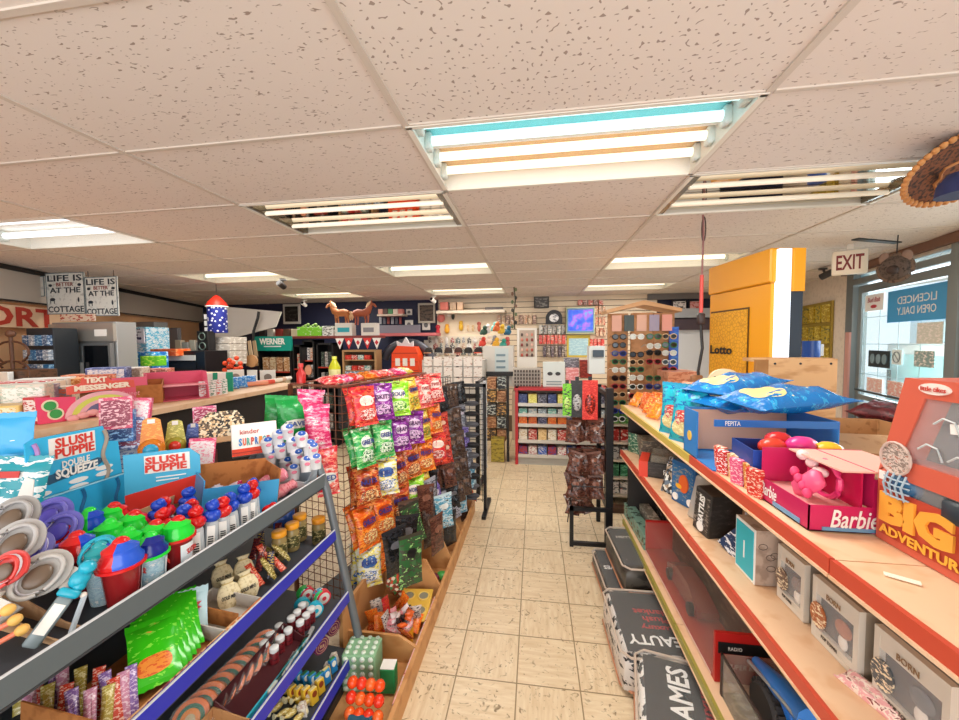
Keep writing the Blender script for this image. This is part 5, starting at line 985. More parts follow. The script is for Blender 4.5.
# text messenger candy display
a_ = at(47, 402, x=-2.14); b_ = at(128, 402, x=-2.14); wd = (b_-a_).length; cc = (a_+b_)/2; top = at(85, 377, x=-2.14).z
t_ = thing('candy_header_display', 'pink and red arched candy display with a rainbow and green emblems', 'display', (cc.x, cc.y, ZC), PI/2-.25); H_ = top-ZC
part('pink_tray', MB().bx(-wd*.55, wd*.5, -.03, .12, 0, .04), flat('e0406a', .4), t_, False); part('side_card', MB().ext([(-wd*.56, 0), (-wd*.2, 0), (-wd*.2, H_*.55), (-wd*.58, H_*.62)], -.036, -.031), flat('e8486e', .4), t_, False)
part('arch_card', MB().ext([(wd*.1+wd*.42*math.cos(a), H_*.05+H_*.58*math.sin(a)) for a in [PI*k/16 for k in range(17)]], -.044, -.038), flat('f0b0b8', .4), t_)
q = MB().loft([[(wd*.1+r_*wd*math.cos(a), -.046, H_*.05+r_*1.35*H_*math.sin(a)) for a in [PI*k/16 for k in range(17)]] for r_ in (.36, .29)], cap=False, close=False); part('rainbow', q, flat('d8d860'), t_)
part('arch_window', MB().ext([(wd*.1+wd*.22*math.cos(a), H_*.08+H_*.28*math.sin(a)) for a in [PI*k/12 for k in range(13)]], -.05, -.046), flat('6a6a8c', .2), t_)
part('candy_heap', (lambda q: [q.ball(-wd*.25+wd*.1*i, -.052, H_*(.05+.04*(i % 3)), .02, 1.2, .5, .8, 8, 5) for i in range(8)] and q)(MB()), flat('e8a0a0', .3), t_)
for k in (0, 1): part('green_emblem', MB().ell(-wd*.45+wd*.05*k, H_*(.40-.2*k), .02, .02, -.04, -.036), flat('3a9a4c'), t_); part('emblem_ring', MB().ell(-wd*.45+wd*.05*k, H_*(.40-.2*k), .027, .027, -.0375, -.036), flat('f0e0c0'), t_)
q = MB().ext([(-wd*.30, H_*.62), (wd*.45, H_*.66), (wd*.44, H_*.86), (wd*.18, H_*.88), (wd*.12, H_*1.02), (-wd*.14, H_*1.0), (-wd*.16, H_*.86), (-wd*.30, H_*.80)], -.052, -.046); part('title_board', q, flat('e05848', .4), t_, False)
text('TEXT', wd*.24, H_*.14, flat('f6e0c8'), t_, (-.0, -.056, H_*.93), bold=.06); text('MESSENGER', wd*.62, H_*.14, flat('f6e0c8'), t_, (wd*.08, -.056, H_*.75), bold=.06)
# pink shelf display
p = at(178, 404, x=-2.25); t_ = thing('pink_shelf_display', 'empty pink cardboard shelf display on the peach counter', 'display', (-2.25, p.y, ZC), .95); PN = flat('e0607c', .5)
part('side_panel', MB().loft([[(-.15, -.10, 0), (-.15, .10, 0), (-.15, .10, .17), (-.15, -.04, .17)], [(-.146, -.10, 0), (-.146, .10, 0), (-.146, .10, .17), (-.146, -.04, .17)]]), PN, t_, False); part('side_panel', MB().loft([[(.15, -.10, 0), (.15, .10, 0), (.15, .10, .17), (.15, -.04, .17)], [(.146, -.10, 0), (.146, .10, 0), (.146, .10, .17), (.146, -.04, .17)]]), PN, t_, False)
part('left_wing', MB().bx(-.30, -.15, -.105, -.10, 0, .16), PN, t_, False); part('shelf_panel', MB().bx(-.146, .146, -.07, .1, .085, .09), flat('f0a0a8', .5), t_, False); part('back_panel', MB().bx(-.146, .146, .095, .1, 0, .17), flat('d85070', .5), t_, False); part('base_panel', MB().bx(-.146, .146, -.1, .1, 0, .004), PN, t_, False)
text('Sweet', .08, .03, flat('f0a0b0'), t_, (-.225, -.107, .07), shear=.2)
t_ = tray('brown_carton', 'open brown carton left of the pink shelf display', .22, .2, .11, .13, speck('b4743c', 'a06430', 20), (-2.35, at(140, 400, x=-2.35).y, ZC), .8)
CB = [(4, -2.3, .16, .10, .09, ['e8c878', 'd8a848', 'f4e8c8'], 'yellow tan box at the left photo edge on the counter'), (20, -2.45, .18, .12, .16, ['a89c94', 'c8bcb4', '7a6e68'], 'grey slanted box behind the yellow tan one'), (30, -2.35, .14, .10, .17, ['dcd4c4', 'b8c8b8', 'f4f0e8'], 'pale green and cream box on the counter'), (38, -2.2, .06, .06, .12, ['b81c1c', 'b81c1c', 'e8e0d8'], 'small dark red carton left of the pink arched display'), (42, -2.5, .12, .08, .15, ['8a7888', 'c0b0b8', 'f0e0d8'], 'mauve printed packet behind the red carton'), (60, -2.5, .14, .08, .13, ['e8dcc8', '6a8a9a', 'c86a50'], 'cream and blue box behind the pink arched display'),
      (10, -2.85, .40, .16, .05, ['e8d8c8', 'd8c0a8'], 'long flat cream box on the upper shelf at far left'), (26, -2.8, .22, .12, .055, ['c83a34', 'f4ece4', 'c83a34'], 'red and white flat box on the upper shelf'), (48, -2.85, .22, .14, .06, ['e8e4dc', 'b8b8b0'], 'white flat box on the upper shelf'), (66, -2.85, .26, .14, .05, ['e89850', 'f0c890', 'c87030'], 'orange flat box on the upper shelf'), (96, -2.9, .26, .14, .06, ['d87a50', 'e8b090', 'a04830'], 'salmon flat box on the upper shelf behind the title board'), (112, -2.85, .2, .14, .10, ['3a4a8a', '8a98c8', 'e0e0e8'], 'blue printed box on the upper shelf behind the carton'), (128, -2.9, .24, .12, .09, ['e8e0d4', 'c8b8a8', '9a8878'], 'beige box on the upper shelf above the brown carton'), (150, -2.9, .3, .12, .07, ['c86858', 'e8b0a0', '8a4840'], 'rose flat box on the upper shelf behind the pink display')]
for i, (u, x, sx, sy, h, c, l) in enumerate(CB): cbox('grocery_box', l, 'box', u, x, sx, sy, h, pr(c, 22), .5+.1*(i % 3), face=pr(c[::-1], 40))
# teal carded display, white cards, blue packs on the right part of counter
p = at(212, 392, x=-2.3); t_ = thing('teal_pouch_stack', 'green teal slanted pouch display with two white cards', 'display', (-2.3, p.y, ZC), .7, None, (-.5, 0, .7)); part('slanted_panel', MB().box(0, 0, .07, .26, .03, .16, .004), flat('1a9a78', .4), t_, False)
for k in (-1, 1): part('white_card', MB().box(.02+.04*k, -.018, .10, .05, .004, .09), pr(['f0ece8', 'f0ece8', 'c87a70'], 60), t_, False)
for i in range(4): solo('carded_toy', MB().box(0, 0, .05, .06, .008, .11, .002), pr([['e8e8e8', 'd04840', 'b8c0c8'], ['f0ece8', '4a8a70', 'd8c0b0']][i % 2], 40), f'white carded toy, {ORD[i]} of four in front of the teal panel', 'toy', (-2.15, at(205+6*i, 400, x=-2.15).y, ZC), rot=(-.3, 0, .8))
for i in range(3): solo('clear_bag_candy', bagmesh(.10, .09, .05, seed=200+i), pr(['3a8ad8', 'a8d0f0', '2060b0'], 30, .25), f'bright blue sweet bag, {["left", "middle", "right"][i]} of three at the counter end', 'candy', (-2.3, at(232+9*i, 392, x=-2.3).y, ZC), rot=(-.3, 0, .8))
for i in range(5): solo('paper_roll', MB().at(0, 0, .02, ry=PI/2).cyl(0, 0, -.12, .12, .018, 10), pr([['f0a080', 'f8e0d0'], ['e85a48', 'f8d8c8'], ['f0e8d8', 'e8b080'], ['e8c0a0', 'd86848'], ['f4ece4', '6aa0c8']][i], 30), f'{["peach", "red", "cream", "tan", "white and blue"][i]} rolled paper pack lying at the counter end', 'paper', (-2.28, at(252+8*i, 396, x=-2.28).y, ZC+.0), rz=.9+.2*i)
for k, (u, c1, l) in enumerate([(236, 'e8e4dc', 'white card with round drawings standing behind the blue sweet bags'), (268, 'f0efe8', 'white card pair behind the paper rolls')]):
    p = at(u, 380, x=-2.55); t_, w_, h = card('price_card', l, u, 379, 13, 17, -2.55, .5, flat(c1)); part('round_print', MB().ell(0, h*.6, w_*.25, w_*.25, -.005, -.002), flat('8a8078'), t_)

# ============================================================ WIRE RACK with hanging candy bags
WX = Vector((-1.10, 2.02, 0)); WA = math.atan2(2.90-2.02, -.88+1.10)      # front face runs from WX at this angle
t_ = thing('wire_bag_rack', 'rust-brown wire grid rack hung with bright candy bags', 'rack', (WX.x, WX.y, 0), WA); LWR = .95
q = MB()
for k in range(20): q.tube([(k*.05, 0, .12), (k*.05, 0, 1.42)], .0028, 4)
for k in range(27): q.tube([(0, 0, .12+.05*k), (LWR, 0, .12+.05*k)], .0028, 4)
WIRE = flat('7a4a34', .4, .3); part('front_grid', q, WIRE, t_)
q = MB()
for k in range(9): q.tube([(0, k*.05, .12), (0, k*.05, 1.42)], .0028, 4); 
for k in range(27): q.tube([(0, 0, .12+.05*k), (0, .4, .12+.05*k)], .0028, 4)
part('end_grid', q, WIRE, t_); part('rack_top', MB().frame(0, LWR, 0, .4, .01, 0, .01) if 0 else MB().tube([(0, 0, 1.43), (LWR, 0, 1.43), (LWR, .4, 1.43), (0, .4, 1.43)], .006, 6, True), flat('8a5040', .35), t_)
part('rear_grid_post', MB().bx(-.01, .01, .39, .41, 0, 1.43), WIRE, t_, False); part('rack_foot', MB().bx(-.01, LWR, .0, .4, 0, .02), BLACK, t_, False)
WR = Matrix.Translation((WX.x, WX.y, 0)) @ Matrix.Rotation(WA, 4, 'Z')
def inw(s, y, z): return WR @ Vector((s, y, z))
BG = {'red': ['d82838', 'f06040', '9a1020', 'f8d8d0'], 'purple': ['6a1a78', '9a3aa8', 'e8c8e8', '4a1058'], 'lime': ['7ed020', 'b8f048', 'e8f8c0', '3a8a18'], 'yellow': ['e8c830', 'f8e878', 'c87820', '3a8a30'], 'orange': ['e86018', 'f89838', 'a83810', 'f8e0a0'], 'green': ['28a850', '8ad080', 'f0f8e8', '1a6a38'], 'straw': ['e03848', 'f88878', 'fce8e0', 'b01828'], 'white': ['e8e8d8', 'f0e060', '3a6ab0', 'f8f8f0'], 'pink': ['e83a78', 'f898b8', 'fff0f4', 'a81848'], 'rust': ['b8401c', 'e08a48', '6a1c10', 'f0c890']}
BPC = {}
def hbag(cname, label, s, z, y=-.05, w_=.15, h=.2, tilt=-.12, rz=0, txt=None, grp=None):
    """candy bag hung by its top seal on a peg of the rack"""
    key = (cname, w_, h, txt); p = inw(s, y, z-h)
    if key not in BPC:
        i = len(BPC); BPC[key] = bag('hanging_candy_bag', label, 'candy bag', w_, h, .06, pr(BG[cname], 16, .22, True, i), flat(BG[cname][2] if cname not in ('red', 'lime') else 'fff0e0', .3), txt, BG[cname][3] if cname in ('red', 'purple', 'straw', 'pink') else '2a3a8a', loc=p, rot=(tilt, 0, WA+rz), seed=300+i, labuv=(.2, .8, .5, .8), img=pr(BG[cname][::-1], 40, .3)); 
        if grp: BPC[key]['group'] = grp
        return BPC[key]
    return dup(BPC[key], loc=p, rot=(tilt, .04*math.sin(s*40+z*9), WA+rz), label=label)
PEG = MB(); pegs = []
def peg(s, z): PEG.tube([tuple(inw(s, 0, z)), tuple(inw(s, -.12, z)), tuple(inw(s, -.125, z+.015))], .003, 4)
rows = [(1.41, .155, .20, [('red', 'straw', 'HEAT'), ('purple', None, 'SKITS'), ('lime', None, 'SOUR'), ('yellow', None, 'GUMMY'), ('straw', None, 'TWIST'), ('straw', None, 'TWIST')], 'top'),
        (1.17, .15, .20, [('green', None, 'GREEN'), ('green', None, 'GREEN'), ('purple', None, 'GRAPE'), ('purple', None, 'GRAPE'), ('yellow', None, 'LEMON'), ('orange', None, 'PEACH')], 'second'),
        (.93, .16, .20, [('rust', None, 'NUTS'), ('white', None, 'NOBLE'), ('rust', None, 'NUTS'), ('rust', None, 'PIECES'), ('orange', None, 'PEACH'), ('red', None, 'BITES')], 'third'),
        (.70, .17, .22, [('orange', None, 'CHEEZY'), ('orange', None, 'CHEEZY'), ('rust', None, 'PIECES'), ('lime', None, 'WORMS'), ('yellow', None, 'BEARS')], 'fourth'),
        (.45, .15, .20, [('white', None, 'EGGS'), ('orange', None, 'PIECES'), ('orange', None, 'PIECES'), ('rust', None, 'NUTS')], 'lowest')]
pos5 = ['nearest the camera', 'second from the near end', 'third from the near end', 'third from the far end', 'second from the far end', 'at the far end']
for z, w_, h, lst, rn in rows:
    n = len(lst)
    for i, (c, _, tx) in enumerate(lst):
        s = .07+i*(LWR-.12)/max(5, n-1)*(1 if n > 4 else 1.0)
        lb = {'straw': 'strawberry red', 'rust': 'rust brown', 'lime': 'lime green'}.get(c, c)
        for d_ in (1, 0):
            pp = f'{"front" if d_ == 0 else "rear"} {lb} candy bag, {rn} row of wire rack, {pos5[i if n == 6 else min(i, 3) if i < 3 else i+6-n]}'
            hbag(c, pp, s+.02*d_+.012*math.sin(i*5+z*9), z+.012*math.sin(i*3), -.12+.06*d_, w_, h, -.22-.12*((i*3+d_) % 3), -.75+.22*((i*7+int(z*10)) % 4), tx)
        peg(s, z)
pgo = part('peg', MB(), WIRE, t_); pgo.data = mesh('peg', PEG, WIRE); pgo.matrix_parent_inverse = (Matrix.Translation((WX.x, WX.y, 0)) @ Matrix.Rotation(WA, 4, 'Z')).inverted(); pgo.name = 'peg_row'
for i, (u, v, c, w_, h, tx, l) in enumerate([(296, 403, 'green', .20, .22, 'LEAVES', 'big green candy bag at the near end of the wire rack, upper front'), (279, 402, 'green', .18, .19, None, 'green candy bag behind the big green one at the rack end'), (318, 412, 'pink', .14, .22, None, 'pink candy bag on the near end of the wire rack'), (309, 395, 'pink', .15, .14, None, 'magenta candy bag peeking above the pink one'), (328, 455, 'straw', .12, .24, 'RED', 'red candy bag beside the rack post of the blue-railed rack')]):
    p = at(u, v, y=1.93 if i != 3 else 1.99); bag('hanging_candy_bag', l, 'candy bag', w_, h, .05, pr(BG[c] if c != 'green' else ['18a048', '18a048', '3ac068', '0c7030'], 16, .22, False, i), flat('f0f4ec', .3) if tx else None, tx, '1a4a9a', loc=p-Vector((0, 0, h*.9)), rot=(-.15, .12*(i % 2), .75), seed=340+i, labuv=(.15, .85, .25, .48), txh=.12)
for i in range(8):
    c = ['straw', 'pink', 'red', 'orange', 'red', 'straw', 'pink', 'yellow'][i]; solo('hanging_candy_bag', bagmesh(.14, .12, .05, seed=350+i), pr(BG[c], 18, .25, True), f'{["strawberry", "pink", "red", "orange", "deep red", "scarlet", "rose", "yellow"][i]} bag lying across the rack top, {ORD[i]} from the near end', 'candy bag', inw(.06+.115*i, .10, 1.44), rot=(-1.42, 0, WA+.3*(i % 3)-.3), group='bags lying on the wire rack')
t_ = thing('juice_bottle', 'yellow juice bottle standing on the rack top', 'bottle', inw(.30, .33, 1.436)); part('bottle', MB().lathe([(.03, 0), (.038, .01), (.038, .08), (.016, .125), (.014, .135)]), clear('d8dc30', .85, .1), t_); part('cap', MB().cyl(0, 0, .135, .152, .016, 12), flat('e8f060'), t_); part('label_band', MB().lathe([(.0385, .025), (.0385, .065)]), flat('e8e4a0'), t_)
t_ = thing('sauce_bottle', 'small red bottle standing on the rack top near end', 'bottle', inw(.02, .33, 1.436)); part('bottle', MB().lathe([(.026, 0), (.028, .06), (.012, .085), (.012, .10)]), flat('c82828', .3), t_); part('cap', MB().cyl(0, 0, .10, .12, .015, 10), flat('e04848'), t_)

# ============================================================ WOODEN TROUGH BINS on the floor
WOOD = speck('d09a62', 'b9804a', 10, .5, .55)
t_ = thing('wooden_trough', 'low plywood trough with divided bins along the left side of the aisle', 'trough', (0, 0, 0)); YT0, YT1 = 1.30, 3.62
part('front_board', MB().bx(-.61, -.59, YT0, YT1, 0, .11), WOOD, t_, False); part('rear_board', MB().bx(-1.0, -.98, 1.75, YT1, 0, .30), WOOD, t_, False); part('bottom_board', MB().bx(-.98, -.61, YT0, YT1, .005, .02), WOOD, t_, False)
for y, h in ((YT0, .1), (1.80, .16), (2.30, .27), (2.62, .30), (2.98, .30), (YT1-.02, .2)):
    part('divider', MB().ext([(-.98, .02), (-.61, .02), (-.61, .11), (-.70, h), (-.98, h)], y, y+.015), WOOD, t_, False)
part('printed_strip', MB().bx(-.618, -.611, 1.5, 2.2, .03, .105), pr(['d8c0b8', 'e8a8a0', 'a8544c', 'f0e4dc'], 25), t_, False)
# contents
eg = thing('green_egg_carton', 'pale green dimpled carton of small candies in the nearest floor bin', 'carton', (-.83, 1.66, .03), .1); part('carton', MB().box(0, 0, .09, .16, .12, .18, .005), flat('8ab890', .5), eg, False)
q = MB()
for a in range(4):
    for c in range(5): q.ball(-.06+.04*a, -.062, .02+.036*c, .013, 1, .5, 1, 8, 5); q.ball(-.06+.04*a, -.04+.03*c if c < 4 else .05, .182, .012, 1, 1, .5, 8, 5)
part('candy_dimple', q, flat('d8e8d8', .3), eg)
t_ = thing('green_carton', 'small green box with a white top in the nearest floor bin', 'carton', (-.69, 1.64, .03), .1); part('carton', MB().box(0, 0, .06, .07, .06, .12, .004), flat('1f8a4c', .4), t_, False); part('white_top', MB().box(0, 0, .121, .066, .056, .003), WHITE, t_, False)
for i in range(14):
    x, y = -.80+.042*(i % 4)+.01*(i//4), 1.50-.035*(i//4); solo('orange_gumball', MB().ball(0, 0, .024, .024, 1, 1, 1, 12, 8), flat(['f0501c', 'e83a20', 'f06a2c'][i % 3], .2), f'{["orange", "red-orange", "light orange"][i % 3]} ball candy, {ORD[i]} counted by rows in the nearest floor bin', 'candy', (x, y, .05+.035*(3-i//4)), group='orange ball candies')
t_ = carton('teal_shipper', 'dark teal box with pale lettering at the photo bottom in the nearest bin', 'carton', .10, .08, .10, flat('1c5a70'), (-.72, 1.38, .022), .1, txt='LINDE', tcol='c8dce0')
t_ = thing('divided_cup_tray', 'yellow tray with round cup holes beside the striped candies', 'tray', (-.72, 2.12, .10), .1, None, (.12, 0, .1)); part('tray_plate', MB().box(0, 0, 0, .19, .24, .012, .004), flat('e0b84a', .4), t_, False)
for k in range(4):
    q = MB(); cx, cy = -.045+.09*(k % 2), -.05+.11*(k//2)
    q.tube([(cx+.032*math.cos(a*PI/8), cy+.032*math.sin(a*PI/8), .008) for a in range(16)], .005, 5, True); part('cup_rim', q, flat('e8c868', .4), t_); part('cup_hole', MB().cyl(cx, cy, .006, .008, .029, 16), flat('8a8a78', .5), t_)
jar('candy_tub', 'round yellow tub of pink and white sweets in the floor trough', 'candy', .075, .10, flat('e8a828', .35), pr(['f0a0a8', 'f8e8e8', '3a2a2a', 'e04858'], 70), (-.74, 1.92, .022), lidh=.02)
for i in range(16):
    c = [['f0a0a8', 'e04858'], ['f8e8e8', 'd8a0a0'], ['3a2a2a', 'e8e0d8'], ['e8682c', 'f8d0a0']][i % 4]; solo('wrapped_sweet', bagmesh(.04, .05, .02, seed=400+i, m_=6, n=6), pr(c, 70, .25, True), f'{["pink", "white", "black and white", "orange"][i % 4]} wrapped sweet, {["far left", "far right", "near left", "near right"][i//4]} in the yellow tub heap', 'candy', (-.78+.03*(i % 4)+.008*(i//8), 1.88+.028*((i//4) % 4), .152+.012*(i % 2)), rot=(-1.2+.4*(i % 3), .3*(i % 2), i*.9), group='wrapped sweets on the yellow tub')
for i in range(18):
    c = ['rust', 'orange', 'white', 'red'][i % 4]; solo('snack_sachet', bagmesh(.07, .10, .022, seed=430+i, m_=7, n=7), pr(BG[c] if c != 'white' else ['d8d0c8', '3a3a48', 'e87830'], 50, .25, True), f'{["rust", "orange", "white and navy", "red"][i % 4]} snack sachet, {ORD[i//4]} of its colour in the middle floor bin', 'snack', (-.90+.055*(i % 5), 2.0+.055*(i//5)-.1, .06+.02*(i % 3)), rot=(-1.0+.35*(i % 3), .2*(i % 2), i*.7), group='snack sachets in the middle floor bin')
for i, (y, c, l) in enumerate([(2.22, 'e0702c', 'orange oval candy pack standing by the cup tray'), (2.16, 'd8502c', 'round orange and green candy pack by the cup tray')]): solo('oval_candy_pack', MB().at(rx=PI/2).cyl(0, 0, -.012, .012, .05, 16), voro([c, '3a8a4a', 'f0e8d0', '8a3a20'], 60, .3, False), l, 'candy', (-.86, y, .13+.07*i), rot=(-.3, 0, .6))
t_ = thing('sausage_stick', 'long dark red sausage stick leaning against the bin divider', 'sausage', (-.845, 2.28, .03), 0, None, (.1, .06, 0)); part('stick', MB().cyl(0, 0, 0, .34, .022, 12), pr(['6a241c', '8a3828', '3a1410'], 30, .3), t_); part('paper_band', MB().cyl(0, 0, .16, .185, .0232, 12), WHITE, t_)
for i in range(3): solo('green_net_produce', MB().ball(0, 0, .03, .035, 1.2, 1, .8), pr([['3a9a4a', '8ad078'], ['7a1c3c', 'a84060'], ['48b050', 'a8e090']][i], 40), f'{["green", "maroon", "bright green"][i]} round packet in the bin behind the cup tray', 'candy', (-.74+.05*i, 2.42+.03*i, .03))

# ============================================================ JERKY RACK and dark bags
BK = flat('17171a', .4, .2)
t_ = thing('black_wire_rack', 'black wire rack crowded with dark bags, left of the aisle', 'rack', (0, 0, 0)); 
part('side_upright', MB().bx(-1.0, -.98, 2.95, 2.97, .0, 1.34), BK, t_, False); part('aisle_upright', MB().bx(-.5, -.47, 3.60, 3.63, 0, 1.27), BK, t_, False); part('top_bar', MB().bx(-.86, -.47, 3.60, 3.63, 1.24, 1.27), BK, t_, False); part('left_upright', MB().bx(-.86, -.83, 3.60, 3.63, 0, 1.27), BK, t_, False); part('foot', MB().bx(-.5, -.46, 3.45, 3.9, 0, .03), BK, t_, False)
q = MB()
for k in range(24): q.tube([(-.84, 3.615, .12+.05*k), (-.49, 3.615, .12+.05*k)], .003, 4)
for k in range(6): q.tube([(-.82+.062*k, 3.615, .1), (-.82+.062*k, 3.615, 1.25)], .003, 4)
part('wire_grid', q, BK, t_)
q = MB()
for k in range(22): q.tube([(-.93, 2.95, .3+.05*k), (-.82, 3.6, .3+.05*k)], .003, 4)
for k in range(12): q.tube([(-.93+.01*k, 2.95+.059*k, .3), (-.93+.01*k, 2.95+.059*k, 1.34)], .003, 4)
part('side_grid', q, BK, t_)
JC = {'brown': ['3a2a24', '5a4438', '241814', '7a6050'], 'black': ['161618', '2c2c30', '0c0c0e', '6a6a70'], 'silver': ['6a6a74', 'a8a8b4', '3a3a44', 'd8d0e0'], 'red': ['a82018', 'e05040', '201414', 'e8c0a8'], 'violet': ['6a50a8', '9a88d0', '3a2a60', 'd8d0e8'], 'blue': ['58a0c0', 'c8e0e8', '2a3a4a', 'e8f0f0'], 'meat': ['4a2a22', '6e4436', '2a1612', '8a5a48'], 'green': ['2a5a30', '3a3a30', '8ac070', '181818'], 'orange': ['e04a20', 'f08050', '6a1c10', 'f8e0d0']}
JP = {}
def jbag(c, label, p, w_, h, rot, name='jerky_bag', cat='snack bag', lab='c8c0b8'):
    if (c, w_, h) not in JP:
        r = thing(name, label, cat, p, 0, None, rot); i = len(JP); q = bagmesh(w_, h, .025, seed=500+i, m_=10, n=8, wr=.5); part('pouch', q, pr(JC[c], 18, .25, True, i), r); part('front_label', patch(q.front, .25, .75, .6, .78), flat(JC[c][3], .3), r); part('crimped_seal', MB().box(0, 0, h+.008, w_, .003, .018), flat(JC[c][1], .25), r, False); JP[(c, w_, h)] = r; return r
    return dup(JP[(c, w_, h)], loc=p, rot=rot, label=label)
JR = [(1.27, 'black', 'top'), (1.05, 'silver', 'second'), (.84, 'violet', 'third'), (.64, 'brown', 'fourth'), (.45, 'black', 'fifth')]
for ri, (z, c, rn) in enumerate(JR):
    for i in range(9):
        y = 2.98+.075*i; cc_ = [['black', 'brown', 'black'], ['red', 'brown', 'silver'], ['red', 'brown', 'violet'], ['meat', 'brown', 'silver'], ['black', 'brown', 'blue']][ri][min(2, i//3)]
        jbag(cc_, f'{cc_} hanging bag, {ORD[i]} from the near end, {rn} row of the black wire rack', Vector((-.80+.012*i+.03*ri*(i % 2), y, z-.18)), .13, .19, (-.22, .05*math.sin(i*3), .95-.1*(i % 3)))
for i, (u, v, c, l) in enumerate([(412, 485, 'brown', 'brown'), (425, 500, 'meat', 'dark meat'), (432, 478, 'silver', 'silver'), (440, 498, 'violet', 'lavender'), (404, 510, 'black', 'black'), (398, 528, 'black', 'lower black'), (418, 525, 'green', 'green-edged'), (430, 530, 'brown', 'lower brown'), (445, 512, 'blue', 'light blue'), (455, 505, 'silver', 'pale silver'), (462, 500, 'blue', 'blue and white'), (438, 535, 'meat', 'lowest meat brown'), (470, 492, 'orange', 'small orange'), (410, 540, 'green', 'lowest green'), (450, 530, 'black', 'lowest black'), (466, 512, 'brown', 'farthest brown')]):
    p = at(u, v, x=-.78+.006*i if i < 8 else -.70+.004*i); jbag(c, f'{l} bag standing in the bins below the black rack', Vector((p.x, p.y, max(.03, min(.40, p.z-.12)))), .15, .24, (-.25+.1*(i % 3), .15*math.sin(i*2), .75+.15*(i % 4)))
for i in range(5): jbag('black', f'glossy black bag, {ORD[i]} down the near corner of the black rack', Vector((-.88+.02*i, 2.86-.03*i, 1.02-.20*i)), .17, .24, (-.3, .1, .9-.1*i))
# rack of black hats / items, further along the aisle, and papers rack
t_ = thing('magazine_rack', 'black rack edge hung with white papers farther along the left of the aisle', 'rack', (-.62, 4.05, 0)); part('frame', MB().bx(-.02, .02, -.02, .02, 0, 1.25).bx(-.02, .02, .50, .54, 0, 1.25).bx(-.02, .02, .02, .5, 1.2, 1.24).bx(-.02, .02, .02, .5, .02, .06), BK, t_, False)
for i in range(12):
    for j in (0, 1):
        q = MB().box(0, 0, 0, .06, .004, .10); solo('price_paper', q, pr([['e8e8e8', 'b8b8bc', '6a6a70'], ['d8dce0', '8a9098', 'f4f4f4']][j], 40), f'white paper tag on the black rack edge, {ORD[i]} from the top, {["near", "far"][j]} column', 'paper', (-.575, 4.12+.2*j, 1.18-.085*i), rot=(-.1, .0, 1.0), group='white paper tags on the magazine rack')
for i in range(10):
    z = 1.12-.10*i; solo('folded_black_cap', MB().ball(0, 0, 0, .06, 1.3, .5, .45, 10, 6).box(.0, -.05, -.01, .11, .04, .006), flat(['1c1c20', '3a3a40', '26262a'][i % 3], .6), f'dark folded item on the grid end, {ORD[i]} from the top, left column', 'cap', (-.75, 3.54, z), group='dark folded items on the rack end'); solo('folded_black_cap', MB().ball(0, 0, 0, .06, 1.2, .5, .45, 10, 6).box(.0, -.05, -.01, .10, .04, .006), flat(['48484e', '1c1c20', '5a5a60'][i % 3], .6), f'dark folded item on the grid end, {ORD[i]} from the top, right column', 'cap', (-.60, 3.54, z-.03), group='dark folded items on the rack end')

# ============================================================ BLACK RACK at the right of the aisle
t_ = thing('black_snack_rack', 'tall black post rack with brown jerky bags at the right of the aisle', 'rack', (0, 0, 0)); 
part('main_post', MB().bx(.565, .62, 3.10, 3.16, 0, 1.30), BK, t_, False); part('rear_post', MB().bx(.565, .60, 3.55, 3.58, 0, 1.28), BK, t_, False); part('cross_bar', MB().bx(.57, .60, 3.16, 3.55, 1.22, 1.26).bx(.57, .60, 3.16, 3.55, .3, .34), BK, t_, False); part('foot', MB().bx(.28, .60, 3.08, 3.11, .30, .33).bx(.28, .31, 3.08, 3.11, 0, .33).bx(.3, .6, 3.10, 3.13, .0, .03), BK, t_, False)
part('shelf_wire', MB().tube([(.30, 3.1, .50), (.30, 3.5, .50), (.56, 3.5, .50)], .005, 5).tube([(.30, 3.1, .31), (.30, 3.5, .31)], .005, 5).tube([(.30, 3.1, .50), (.56, 3.1, .50)], .005, 5).tube([(.3, 3.1, .5), (.28, 3.3, .1)], .005, 5), BK, t_)
for ri, (z, n, nm) in enumerate([(1.02, 7, 'upper'), (.76, 7, 'middle'), (.56, 6, 'lower'), (.42, 5, 'lowest')]):
    for i in range(n): jbag('meat', f'brown jerky bag, {ORD[i]} from the left, {nm} cluster of the black post rack', Vector((.30+.04*i, 3.12+.03*((i*3) % 5), z-.17)), .12, .17, (-.35 if ri < 3 else -1.1, .25*math.sin(i*2+ri), -.3+.2*((i*2) % 5)))
for i, (u, v, w_, h, c, l) in enumerate([(567, 398, .07, .26, ['7ad020', '2a2a2a', 'c8f080'], 'lime and black carded item hanging in front of the red shelf unit'), (577, 397, .10, .30, ['1c1c1e', '2c2c30', 'b8b8b8'], 'black carded tool hanging between the lime and red ones'), (590, 398, .12, .32, ['d02820', 'f05040', '701410'], 'red carded item hanging at the top of the black post rack')]):
    p = at(u, v, y=3.12); t_ = thing('carded_tool', l, 'tool', (p.x, p.y, p.z-h*.55)); part('card', MB().ext([(-w_/2, 0), (w_/2, 0), (w_/2, h), (-w_/2, h)], -.003, .003), pr(c, 25, .4), t_, False); part('blister', MB().ball(0, -.01, h*.4, w_*.35, 1, .4, 2.0), pr(c[::-1], 30, .3), t_); part('hang_tab', MB().box(0, 0, h+.015, .03, .004, .03), BLACK, t_)
